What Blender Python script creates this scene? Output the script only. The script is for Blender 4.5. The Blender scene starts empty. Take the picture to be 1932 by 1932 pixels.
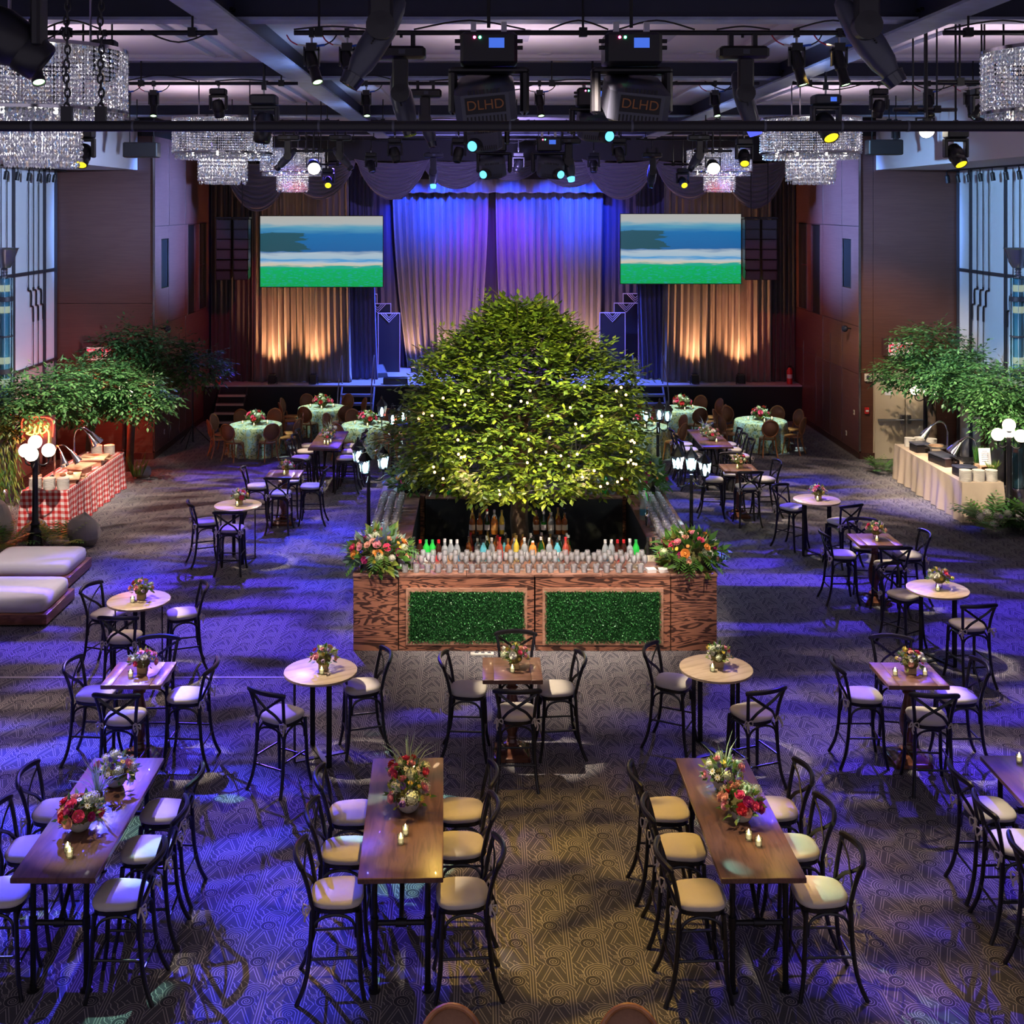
import bpy, math, random
from mathutils import Vector, Matrix
random.seed(7)
PI = math.pi
sc = bpy.context.scene
COL = sc.collection

# ------------------------------------------------------------------ camera
CAMH, FPX, VX, VY = 6.33, 2250.0, 905.0, 390.0      # eye height, focal length in px, level horizon of the shift lens
cam_d = bpy.data.cameras.new('camera'); cam = bpy.data.objects.new('camera', cam_d); COL.objects.link(cam)
cam.location = (0, 0, CAMH); cam.rotation_euler = (PI/2, 0, 0)
cam_d.sensor_width = 36; cam_d.lens = FPX/1932*36
cam_d.shift_x = (966-VX)/1932; cam_d.shift_y = -(966-VY)/1932
cam_d.clip_end = 200
sc.camera = cam

# ------------------------------------------------------------------ render look
vs = sc.view_settings
vs.view_transform = 'Standard'; vs.look = 'None'; vs.gamma = 1; vs.use_curve_mapping = False
vs.exposure = 0.0
cy = sc.cycles
cy.use_denoising = True
cy.max_bounces = 4; cy.diffuse_bounces = 2; cy.glossy_bounces = 2; cy.transmission_bounces = 2; cy.transparent_max_bounces = 10
cy.use_adaptive_sampling = True; cy.adaptive_threshold = 0.2; cy.adaptive_min_samples = 16
cy.caustics_reflective = False; cy.caustics_refractive = False
cy.sample_clamp_indirect = 3.0
w = bpy.data.worlds.new('ambient_fill'); sc.world = w; w.use_nodes = True  # uniform lavender fill, added to enter through the open camera end
w.node_tree.nodes['Background'].inputs[0].default_value = (0.62, 0.55, 0.72, 1)
w.node_tree.nodes['Background'].inputs[1].default_value = 0.55

# ------------------------------------------------------------------ stage and house lights, with added fills
def aim(o, target):
    o.rotation_euler = (Vector(target) - o.location).to_track_quat('-Z', 'Y').to_euler()
def gobo(ld, scale, sx, sy, lo, hi, seed=0.0, floor_level=0.0, dist=1.0):
    """break-up pattern glass in front of a spot lamp, in the lamp's own direction space"""
    ld.use_nodes = True; nt = ld.node_tree; N = nt.nodes; L = nt.links
    em = next(n for n in N if n.type == 'EMISSION')
    tc = N.new('ShaderNodeTexCoord'); sp = N.new('ShaderNodeSeparateXYZ'); L.new(tc.outputs['Normal'], sp.inputs[0])
    def dv(out, k):
        d = N.new('ShaderNodeMath'); d.operation = 'DIVIDE'; L.new(sp.outputs[out], d.inputs[0]); L.new(sp.outputs[2], d.inputs[1])
        m = N.new('ShaderNodeMath'); m.operation = 'MULTIPLY'; L.new(d.outputs[0], m.inputs[0]); m.inputs[1].default_value = k
        return m
    cb = N.new('ShaderNodeCombineXYZ'); L.new(dv(0, sx).outputs[0], cb.inputs[0]); L.new(dv(1, sy).outputs[0], cb.inputs[1]); cb.inputs[2].default_value = seed
    nz = N.new('ShaderNodeTexNoise'); nz.inputs['Scale'].default_value = scale; nz.inputs['Detail'].default_value = 1.5
    nz.inputs['Distortion'].default_value = dist
    L.new(cb.outputs[0], nz.inputs['Vector'])
    mr = N.new('ShaderNodeMapRange'); mr.interpolation_type = 'SMOOTHSTEP'
    mr.inputs[1].default_value = lo; mr.inputs[2].default_value = hi; mr.inputs[3].default_value = floor_level; mr.inputs[4].default_value = 1.0
    L.new(nz.outputs['Fac'], mr.inputs[0]); L.new(mr.outputs[0], em.inputs['Strength'])
def spot(name, loc, target, power, color, angle, blend=0.5, radius=0.08):
    d = bpy.data.lights.new(name, 'SPOT'); d.energy = power; d.color = color
    d.spot_size = math.radians(angle); d.spot_blend = blend; d.shadow_soft_size = radius
    o = bpy.data.objects.new(name, d); COL.objects.link(o); o.location = loc; aim(o, target)
    return d
def point(name, loc, power, color, radius=0.1):
    d = bpy.data.lights.new(name, 'POINT'); d.energy = power; d.color = color; d.shadow_soft_size = radius
    o = bpy.data.objects.new(name, d); COL.objects.link(o); o.location = loc
    return d
BLUE = (0.05, 0.055, 1.0); INDIGO = (0.09, 0.04, 1.0); AMBER = (1.0, 0.62, 0.12); TEAL = (0.45, 1.0, 0.80)
WARM = (1.0, 0.74, 0.48); GOLD = (1.0, 0.55, 0.22); LAV = (0.42, 0.42, 1.0)
# blue break-up washes on the carpet
for i, (lx, ly, tx, ty, pw, ang, sd) in enumerate([
        (-5.4, 25.7, -4.6, 15.5, 26000, 46, 1.0), (-3.4, 25.7, -3.9, 21.5, 13000, 40, 2.3), (6.9, 25.7, 6.6, 18.0, 17000, 48, 3.1),
        (-6.6, 18.9, -4.6, 10.6, 31000, 40, 4.7), (7.9, 18.9, 6.2, 11.2, 15000, 42, 5.9), (4.1, 31.8, 6.4, 25.0, 9000, 42, 6.4),
        (-3.6, 31.8, -4.8, 26.0, 9000, 44, 7.7), (7.2, 31.8, 4.9, 14.8, 9000, 20, 9.2)]):
    gobo(spot('blue_wash', (lx, ly, 8.0), (tx, ty, 0), pw*0.95, BLUE if i % 2 else INDIGO, ang, 0.6, 0.03), 4.0, 1.0, 3.8, 0.42, 0.60, sd, 0.03)
for i, (lx, ly, tx, ty, pw, ang, sd) in enumerate([(-3.2, 31.8, -5.0, 19.0, 5200, 34, 21.0), (5.6, 31.8, 6.9, 19.5, 5200, 34, 22.5), (-6.2, 25.7, -6.0, 25.0, 2200, 56, 23.0), (7.0, 25.7, 7.4, 26.5, 2200, 56, 24.0), (-5.6, 18.9, -4.4, 13.0, 1800, 50, 25.0), (6.2, 18.9, 5.6, 13.5, 1800, 50, 26.0)]):
    gobo(spot('straw_wash', (lx, ly, 7.9), (tx, ty, 0), pw, (1.0, 0.74, 0.62), ang, 0.7, 0.03), 3.0, 1.0, 4.2, 0.44, 0.62, sd, 0.08)
# amber and teal break-ups in the foreground
gobo(spot('amber_wash', (0.5, 12.0, 8.0), (0.9, 9.8, 0), 1900, AMBER, 50, 0.7, 0.03), 5.0, 1.0, 2.0, 0.40, 0.60, 11.0, 0.15)
gobo(spot('amber_wash', (3.5, 12.0, 8.0), (2.0, 10.6, 0), 1200, AMBER, 46, 0.7, 0.03), 5.0, 2.0, 1.0, 0.42, 0.60, 12.0, 0.15)
gobo(spot('teal_breakup', (-2.4, 18.0, 8.0), (-0.6, 10.0, 0), 6000, TEAL, 42, 0.4, 0.02), 9.0, 1.0, 1.6, 0.64, 0.66, 13.4, 0.0, 0.4)
gobo(spot('teal_breakup', (6.0, 18.0, 8.0), (3.2, 10.2, 0), 6000, TEAL, 42, 0.4, 0.02), 9.0, 1.6, 1.0, 0.64, 0.66, 15.2, 0.0, 0.4)
# lavender light raking the timber side walls, red near the stage and the neon corner
spot('wall_wash', (2.6, 25.8, 7.6), (-8.2, 31.3, 6.0), 46000, (0.16, 0.34, 1.0), 25, 1.0)
spot('wall_wash', (-1.2, 25.8, 7.6), (9.5, 31.3, 6.0), 46000, (0.16, 0.34, 1.0), 25, 1.0)
spot('red_wash', (-3.6, 29.4, 7.9), (-8.1, 34.6, 3.6), 700, (1.0, 0.05, 0.12), 46, 1.0)
spot('red_wash', (5.0, 29.4, 7.9), (9.5, 34.6, 3.6), 700, (1.0, 0.05, 0.12), 46, 1.0)
spot('red_wash', (-5.0, 25.0, 8.0), (-9.6, 29.9, 2.6), 1000, (1.0, 0.07, 0.08), 30, 1.0)
spot('warm_wash', (6.3, 25.6, 7.8), (10.8, 29.9, 2.2), 2600, WARM, 36, 1.0)
# the lit faces of the stage drapes
for x, pw in ((-2.3, 1500), (-1.25, 2300), (-0.2, 900), (1.0, 1300), (2.2, 1300), (3.1, 2200), (3.85, 1300)):
    spot('drape_downlight', (x, 37.1, 7.6), (x, 38.9, 6.1), pw*0.75, (0.015, 0.06, 1.0), 50, 0.9)
for x in (-2.2, -1.0, 0.3, 1.6, 2.9, 3.7):
    spot('drape_uplight', (x, 38.25, 1.2), (x, 38.9, 3.0), 210, (1.0, 0.55, 0.30), 90, 0.9)
spot('drape_violet', (0.6, 36.6, 7.4), (0.6, 38.9, 4.0), 1000, (0.22, 0.0, 1.0), 80, 0.8)
spot('stage_floor_blue', (0.0, 36.4, 7.6), (-2.9, 36.9, 1.06), 9000, (0.10, 0.18, 1.0), 40, 0.6)
spot('stage_floor_blue', (1.5, 36.4, 7.6), (4.3, 36.9, 1.06), 6000, (0.10, 0.18, 1.0), 40, 0.6)
for x in (-6.15, -4.93, 6.38, 7.75):
    spot('curtain_uplight', (x, 35.40, 1.40), (x+0.05, 35.66, 3.4), 400, (1.0, 0.45, 0.20), 100, 1.0, 0.05)
spot('valance_fill', (0.7, 28.6, 7.3), (0.7, 35.0, 7.9), 1000, (0.42, 0.34, 1.0), 100, 0.8)  # unseen wash added to brighten the swags
# big tree: warm green-gold wash from the rig in front, daylight-white bar light
spot('tree_wash', (-1.0, 13.6, 7.9), (0.7, 19.2, 3.4), 3000, (1.0, 0.93, 0.45), 34, 0.6)
spot('tree_wash', (3.0, 13.6, 7.9), (0.9, 19.2, 3.2), 2500, (1.0, 0.88, 0.45), 34, 0.6)
spot('bar_front_light', (0.9, 10.0, 8.0), (0.8, 17.0, 0.75), 3300, (1.0, 0.80, 0.66), 34, 0.7)
spot('bar_top_light', (0.8, 14.5, 8.2), (0.8, 18.2, 1.1), 4200, (1.0, 0.86, 0.74), 40, 0.7)
# side buffets and their trees
spot('buffet_light', (-5.2, 21.6, 7.9), (-8.6, 25.8, 1.9), 5000, (1.0, 0.88, 0.72), 36, 0.8)
spot('buffet_light', (-6.4, 16.4, 7.9), (-8.45, 24.0, 0.9), 6500, (1.0, 0.82, 0.72), 17, 0.7)
spot('buffet_light', (7.9, 16.4, 7.9), (10.2, 24.9, 0.9), 5500, (1.0, 0.84, 0.66), 19, 0.7)
spot('corner_flower_fill', (-2.2, 12.6, 8.0), (-1.46, 17.3, 1.3), 2400, (1.0, 0.88, 0.74), 13, 0.6)  # unseen pair of spots added to brighten the front corner flowers
spot('corner_flower_fill', (3.9, 12.6, 8.0), (3.06, 17.3, 1.3), 2400, (1.0, 0.88, 0.74), 13, 0.6)
spot('buffet_light', (6.6, 21.6, 7.9), (10.3, 25.8, 1.6), 5500, (1.0, 0.84, 0.66), 38, 0.8)
spot('ottoman_fill', (-6.0, 16.2, 8.0), (-7.4, 19.4, 0.4), 2200, (0.95, 0.85, 1.0), 22, 0.7)  # unseen fill added to whiten the ottomans
# windows glow: cool light thrown on the pulled-down shades
spot('shade_wash', (-1.4, 20.0, 7.5), (-10.6, 27.8, 5.0), 5000, (0.46, 0.62, 1.0), 40, 0.7)
spot('shade_wash', (2.8, 20.0, 7.5), (12.0, 27.8, 5.0), 5000, (0.30, 0.58, 1.0), 40, 0.7)
# unseen uplights added in place of light bounced onto the ceiling
for x, y in ((-5.5, 15.0), (6.5, 15.0), (0.5, 15.3), (-5.5, 22.5), (6.5, 22.5), (0.8, 22.5)):
    spot('ceiling_bounce_fill', (x, y, 7.3), (x, y, 9.0), 120, (0.92, 0.74, 0.86), 150, 0.8, 0.2)

for x, y in ((-2.1, 16.0), (-2.1, 22.5), (4.2, 16.0), (4.2, 22.5)):  # unseen lamps added in place of light spilling onto the flanges
    spot('beam_spill_fill', (x, y, 7.75), (x-0.6 if x < 0 else x+0.55, y, 8.25), 26, (0.34, 0.52, 1.0), 150, 0.7, 0.1)

# ------------------------------------------------------------------ mesh helpers
class MB:
    def __init__(s): s.v = []; s.f = []; s.m = []
    def add(s, vs_, fs, mi=0):
        b = len(s.v); s.v.extend(tuple(v) for v in vs_); s.f.extend([tuple(b+i for i in f) for f in fs]); s.m.extend([mi]*len(fs))
    def box(s, c, d, rz=0, mi=0, rot=None, taper=1.0):
        x, y, z = d[0]/2, d[1]/2, d[2]/2
        pts = [(-x,-y,-z),(x,-y,-z),(x,y,-z),(-x,y,-z),(-x*taper,-y*taper,z),(x*taper,-y*taper,z),(x*taper,y*taper,z),(-x*taper,y*taper,z)]
        R = rot if rot is not None else Matrix.Rotation(rz, 3, 'Z')
        C = Vector(c)
        s.add([R @ Vector(p) + C for p in pts], [(0,3,2,1),(4,5,6,7),(0,1,5,4),(1,2,6,5),(2,3,7,6),(3,0,4,7)], mi); return s
    def b2(s, x0, x1, y0, y1, z0, z1, mi=0):
        return s.box(((x0+x1)/2, (y0+y1)/2, (z0+z1)/2), (x1-x0, y1-y0, z1-z0), mi=mi)
    def bev(s, x0, x1, y0, y1, z0, z1, b=0.01, mi=0):
        """box with chamfered edges"""
        rings = [(z0, b), (z0+b, 0), (z1-b, 0), (z1, b)]; vs_ = []
        for z, i in rings:
            vs_ += [(x0+i+b, y0+i, z), (x1-i-b, y0+i, z), (x1-i, y0+i+b, z), (x1-i, y1-i-b, z), (x1-i-b, y1-i, z), (x0+i+b, y1-i, z), (x0+i, y1-i-b, z), (x0+i, y0+i+b, z)]
        fs = [tuple(range(7, -1, -1)), tuple(range(24, 32))]
        for r in range(3):
            for k in range(8): fs.append((r*8+k, r*8+(k+1) % 8, (r+1)*8+(k+1) % 8, (r+1)*8+k))
        s.add(vs_, fs, mi); return s
    def tube(s, pts, r, n=8, mi=0, flat=1.0, caps=True, closed=False):
        P = [Vector(p) for p in pts]; k = len(P)
        R = r if isinstance(r, (list, tuple)) else [r]*k
        vs_ = []; prev = None
        for i in range(k):
            if closed: t = P[(i+1) % k] - P[i-1]
            else: t = P[min(i+1, k-1)] - P[max(i-1, 0)]
            if t.length < 1e-9: t = Vector((0, 0, 1))
            t.normalize()
            if prev is None:
                ref = Vector((0, 0, 1)) if abs(t.z) < 0.9 else Vector((0, 1, 0))
                a = t.cross(ref).normalized()
            else:
                a = (prev - t*prev.dot(t))
                a = a.normalized() if a.length > 1e-6 else t.orthogonal().normalized()
            prev = a; b = t.cross(a)
            for j in range(n):
                an = 2*PI*j/n
                vs_.append(P[i] + a*(math.cos(an)*R[i]*flat) + b*(math.sin(an)*R[i]))
        fs = []
        for i in range(k if closed else k-1):
            q = (i+1) % k
            for j in range(n): fs.append((i*n+j, i*n+(j+1) % n, q*n+(j+1) % n, q*n+j))
        if caps and not closed: fs.append(tuple(range(n-1, -1, -1))); fs.append(tuple(range((k-1)*n, k*n)))
        s.add(vs_, fs, mi); return s
    def lathe(s, prof, n=16, c=(0,0,0), mi=0, rot=None, square=False):
        C = Vector(c); vs_ = []
        for r, z in prof:
            for j in range(n):
                an = 2*PI*(j+0.5)/n
                p = Vector((r*math.cos(an), r*math.sin(an), z))
                vs_.append((rot @ p if rot is not None else p) + C)
        fs = []
        for i in range(len(prof)-1):
            for j in range(n): fs.append((i*n+j, i*n+(j+1) % n, (i+1)*n+(j+1) % n, (i+1)*n+j))
        if prof[0][0] > 1e-5: fs.append(tuple(range(n-1, -1, -1)))
        if prof[-1][0] > 1e-5: fs.append(tuple(range((len(prof)-1)*n, len(prof)*n)))
        s.add(vs_, fs, mi); return s
    def ball(s, c, r, n=10, m=6, mi=0, sc_=(1,1,1), jit=0.0):
        prof = [(max(1e-6, r*math.sin(PI*i/m)), -r*math.cos(PI*i/m)) for i in range(m+1)]
        b = len(s.v); s.lathe(prof, n, (0,0,0), mi)
        for i in range(b, len(s.v)):
            v = Vector(s.v[i]); k = 1 + (random.uniform(-jit, jit) if jit else 0)
            s.v[i] = (c[0]+v.x*sc_[0]*k, c[1]+v.y*sc_[1]*k, c[2]+v.z*sc_[2]*k)
        return s
    def leaf(s, p, d, ln, wd, mi=0, up=None):
        """one bent leaf of 2 quads with a pointed tip"""
        d = Vector(d).normalized(); p = Vector(p)
        u = Vector(up) if up is not None else Vector((random.gauss(0,1), random.gauss(0,1), random.gauss(0,1)))
        a = d.cross(u); a = a.normalized() if a.length > 1e-5 else d.orthogonal().normalized()
        nn = a.cross(d)
        m1 = p + d*ln*0.42; e = p + d*ln - nn*ln*0.14
        s.add([p, m1 + a*wd*0.5 - nn*wd*0.16, e, m1 - a*wd*0.5 - nn*wd*0.16, m1+nn*0], [(0,1,4),(1,2,4),(2,3,4),(3,0,4)], mi); return s
    def mesh(s, name, mats, smooth=True, ang=38):
        me = bpy.data.meshes.new(name); me.from_pydata(s.v, [], s.f)
        for m in (mats if isinstance(mats, (list, tuple)) else [mats]): me.materials.append(M[m] if isinstance(m, str) else m)
        if any(s.m): me.polygons.foreach_set('material_index', s.m)
        if smooth:
            me.polygons.foreach_set('use_smooth', [True]*len(me.polygons)); me.set_sharp_from_angle(angle=math.radians(ang))
        me.update(); return me
    def build(s, name, mats, parent=None, smooth=True, ang=38, label=None, kind=None):
        return put(name, s.mesh(name, mats, smooth, ang), parent, label, kind)
def put(name, me, parent=None, label=None, kind=None):
    o = bpy.data.objects.new(name, me); COL.objects.link(o)
    if parent is not None: o.parent = parent
    if label: o['label'] = label
    if kind: o['kind'] = kind
    return o
def thing(name, label, cat, loc=(0,0,0), rz=0, group=None):
    o = bpy.data.objects.new(name, None); COL.objects.link(o); o.empty_display_size = 0.1
    o.location = loc; o.rotation_euler = (0, 0, rz); o['label'] = label; o['category'] = cat
    if group: o['group'] = group
    return o
def tag(o, label, cat, group=None, loc=None, rz=None):
    o['label'] = label; o['category'] = cat
    if group: o['group'] = group
    if loc is not None: o.location = loc
    if rz is not None: o.rotation_euler = (0, 0, rz)
    return o
def struct(o): o['kind'] = 'structure'; return o
KIDS = {}
def children(o):
    if o.name not in KIDS: KIDS[o.name] = [c for c in COL.objects if c.parent == o]
    return KIDS[o.name]
def dup(root, loc, rz, label, group=None, scale=None):
    """copy of a thing with copies of its parts and sub-parts"""
    def cp(o, par):
        c = o.copy(); COL.objects.link(c)
        if par is not None: c.parent = par
        for ch in children(o): cp(ch, c)
        return c
    r = cp(root, None); r.location = loc; r.rotation_euler = (0, 0, rz); r['label'] = label
    if group: r['group'] = group
    if scale: r.scale = (scale,)*3
    return r
class Proto:
    """the first placement uses the built thing itself, later ones copies"""
    def __init__(s, root): s.root = root; s.used = False; children(root); [children(c) for c in children(root)]
    def at(s, loc, rz, label, group=None, scale=None):
        if not s.used:
            s.used = True; r = s.root; r.location = loc; r.rotation_euler = (0,0,rz); r['label'] = label
            if group: r['group'] = group
            if scale: r.scale = (scale,)*3
            return r
        return dup(s.root, loc, rz, label, group, scale)
def FP(px, py, h=0.0):
    """measured point of the photograph, taken onto the level plane of height h in the hall"""
    Y = (CAMH-h)*FPX/(py-VY); return Vector(((px-VX)*Y/FPX, Y, h))
def PP(px, py, Y): return Vector(((px-VX)*Y/FPX, Y, CAMH-(py-VY)*Y/FPX))
def smooth_curve(pts, k=4):
    """Catmull-Rom through the points"""
    P = [Vector(p) for p in pts]; out = []
    for i in range(len(P)-1):
        p0, p1, p2, p3 = P[max(i-1,0)], P[i], P[i+1], P[min(i+2, len(P)-1)]
        for j in range(k):
            t = j/k
            out.append(0.5*((2*p1) + (p2-p0)*t + (2*p0-5*p1+4*p2-p3)*t*t + (3*p1-p0-3*p2+p3)*t**3))
    out.append(P[-1]); return out

# ------------------------------------------------------------------ materials
M = {}
class NT:
    """tiny expression helper over a node tree"""
    def __init__(s, m): s.nt = m.node_tree; s.N = s.nt.nodes; s.L = s.nt.links
    def val(s, sock, v):
        if hasattr(v, 'links') or isinstance(v, bpy.types.NodeSocket): s.L.new(v, sock)
        else: sock.default_value = v
    def m(s, op, a, b=0.0, c=None):
        n = s.N.new('ShaderNodeMath'); n.operation = op; s.val(n.inputs[0], a); s.val(n.inputs[1], b)
        if c is not None: s.val(n.inputs[2], c)
        return n.outputs[0]
    def mix(s, f, a, b):
        n = s.N.new('ShaderNodeMix'); n.data_type = 'RGBA'; s.val(n.inputs[0], f)
        for i, c in ((6, a), (7, b)):
            if isinstance(c, tuple): n.inputs[i].default_value = (*c[:3], 1)
            else: s.L.new(c, n.inputs[i])
        return n.outputs[2]
    def coord(s, out='Object'): return s.N.new('ShaderNodeTexCoord').outputs[out]
    def sep(s, v): n = s.N.new('ShaderNodeSeparateXYZ'); s.L.new(v, n.inputs[0]); return n.outputs
    def mapping(s, v, scale=(1,1,1), loc=(0,0,0), rot=(0,0,0)):
        n = s.N.new('ShaderNodeMapping'); s.L.new(v, n.inputs[0]); n.inputs['Scale'].default_value = scale; n.inputs['Location'].default_value = loc; n.inputs['Rotation'].default_value = rot
        return n.outputs[0]
    def noise(s, v, scale=5, detail=3, dist=0.0, rough=0.5):
        n = s.N.new('ShaderNodeTexNoise'); s.L.new(v, n.inputs['Vector']); n.inputs['Scale'].default_value = scale; n.inputs['Detail'].default_value = detail
        n.inputs['Distortion'].default_value = dist; n.inputs['Roughness'].default_value = rough; return n.outputs['Fac']
    def ramp(s, f, stops):
        n = s.N.new('ShaderNodeValToRGB'); s.L.new(f, n.inputs[0]); e = n.color_ramp.elements
        while len(e) < len(stops): e.new(0.5)
        for q, (p, c) in zip(e, stops): q.position = p; q.color = (*c[:3], 1)
        return n.outputs[0]
    def bump(s, h, strength=0.3, dist=0.01):
        n = s.N.new('ShaderNodeBump'); s.L.new(h, n.inputs['Height']); n.inputs['Strength'].default_value = strength; n.inputs['Distance'].default_value = dist
        return n.outputs[0]
def new_mat(name):
    m = bpy.data.materials.new(name); m.use_nodes = True; M[name] = m
    b = m.node_tree.nodes['Principled BSDF']; return m, NT(m), b
def mat(name, col, rough=0.5, metal=0.0, spec=0.5, var=0.0, vscale=8.0, emit=None, estr=0.0, bump=0.0, coat=0.0, sheen=0.0):
    m, t, b = new_mat(name)
    b.inputs['Base Color'].default_value = (*col, 1); b.inputs['Roughness'].default_value = rough
    b.inputs['Metallic'].default_value = metal; b.inputs['Specular IOR Level'].default_value = spec
    if coat: b.inputs['Coat Weight'].default_value = coat
    if sheen: b.inputs['Sheen Weight'].default_value = sheen
    if var or bump:
        f = t.noise(t.coord(), vscale, 4)
        if var: t.L.new(t.mix(f, tuple(c*(1-var) for c in col), tuple(min(1, c*(1+var)) for c in col)), b.inputs['Base Color'])
        if bump: t.L.new(t.bump(f, bump, 0.02), b.inputs['Normal'])
    if emit: b.inputs['Emission Color'].default_value = (*emit, 1); b.inputs['Emission Strength'].default_value = estr
    return m
def wood(name, c1, c2, scale=(1, 10, 10), bands=6.0, dist=3.0, rough=0.35, contrast=(0.35, 0.65), coat=0.0, bump=0.08):
    m, t, b = new_mat(name); v = t.mapping(t.coord(), scale)
    n = t.noise(v, 1.2, 3, dist); fine = t.noise(t.mapping(t.coord(), tuple(s*6 for s in scale)), 2.0, 4)
    band = t.m('SINE', t.m('MULTIPLY', n, bands*6.28)); band = t.m('MULTIPLY_ADD', band, 0.5, 0.5)
    f = t.m('ADD', t.m('MULTIPLY', band, 0.7), t.m('MULTIPLY', fine, 0.3))
    t.L.new(t.ramp(f, [(contrast[0], c1), (contrast[1], c2)]), b.inputs['Base Color'])
    b.inputs['Roughness'].default_value = rough; b.inputs['Coat Weight'].default_value = coat
    if bump: t.L.new(t.bump(f, bump, 0.005), b.inputs['Normal'])
    return m
def glassy(name, tint=(1,1,1), refl=0.6, base=0.05, ior=1.5):
    """thin clear glass: mostly transparent, Fresnel reflection"""
    m = bpy.data.materials.new(name); m.use_nodes = True; M[name] = m; t = NT(m); t.N.remove(t.N['Principled BSDF']); out = t.N['Material Output']
    tr = t.N.new('ShaderNodeBsdfTransparent'); tr.inputs[0].default_value = (*tint, 1)
    gl = t.N.new('ShaderNodeBsdfGlossy'); gl.inputs['Roughness'].default_value = 0.06; gl.inputs[0].default_value = (1,1,1,1)
    fr = t.N.new('ShaderNodeFresnel'); fr.inputs[0].default_value = ior
    f = t.m('MINIMUM', t.m('ADD', t.m('MULTIPLY', fr.outputs[0], refl), base), 1.0)
    mx = t.N.new('ShaderNodeMixShader'); t.L.new(f, mx.inputs[0]); t.L.new(tr.outputs[0], mx.inputs[1]); t.L.new(gl.outputs[0], mx.inputs[2]); t.L.new(mx.outputs[0], out.inputs[0])
    return m
def emis(name, col, strength):
    m, t, b = new_mat(name); b.inputs['Base Color'].default_value = (*[c*0.3 for c in col], 1)
    b.inputs['Emission Color'].default_value = (*col, 1); b.inputs['Emission Strength'].default_value = strength; return m
def leafmat(name, col, rough=0.4, trans=0.25):
    m, t, b = new_mat(name); b.inputs['Roughness'].default_value = rough
    f = t.noise(t.coord(), 3.0, 2)
    c = t.mix(f, tuple(x*0.6 for x in col), tuple(min(1, x*1.4) for x in col)); t.L.new(c, b.inputs['Base Color'])
    tl = t.N.new('ShaderNodeBsdfTranslucent'); t.L.new(c, tl.inputs[0])
    mx = t.N.new('ShaderNodeMixShader'); mx.inputs[0].default_value = trans
    t.L.new(b.outputs[0], mx.inputs[1]); t.L.new(tl.outputs[0], mx.inputs[2]); t.L.new(mx.outputs[0], t.N['Material Output'].inputs[0]); return m

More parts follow.
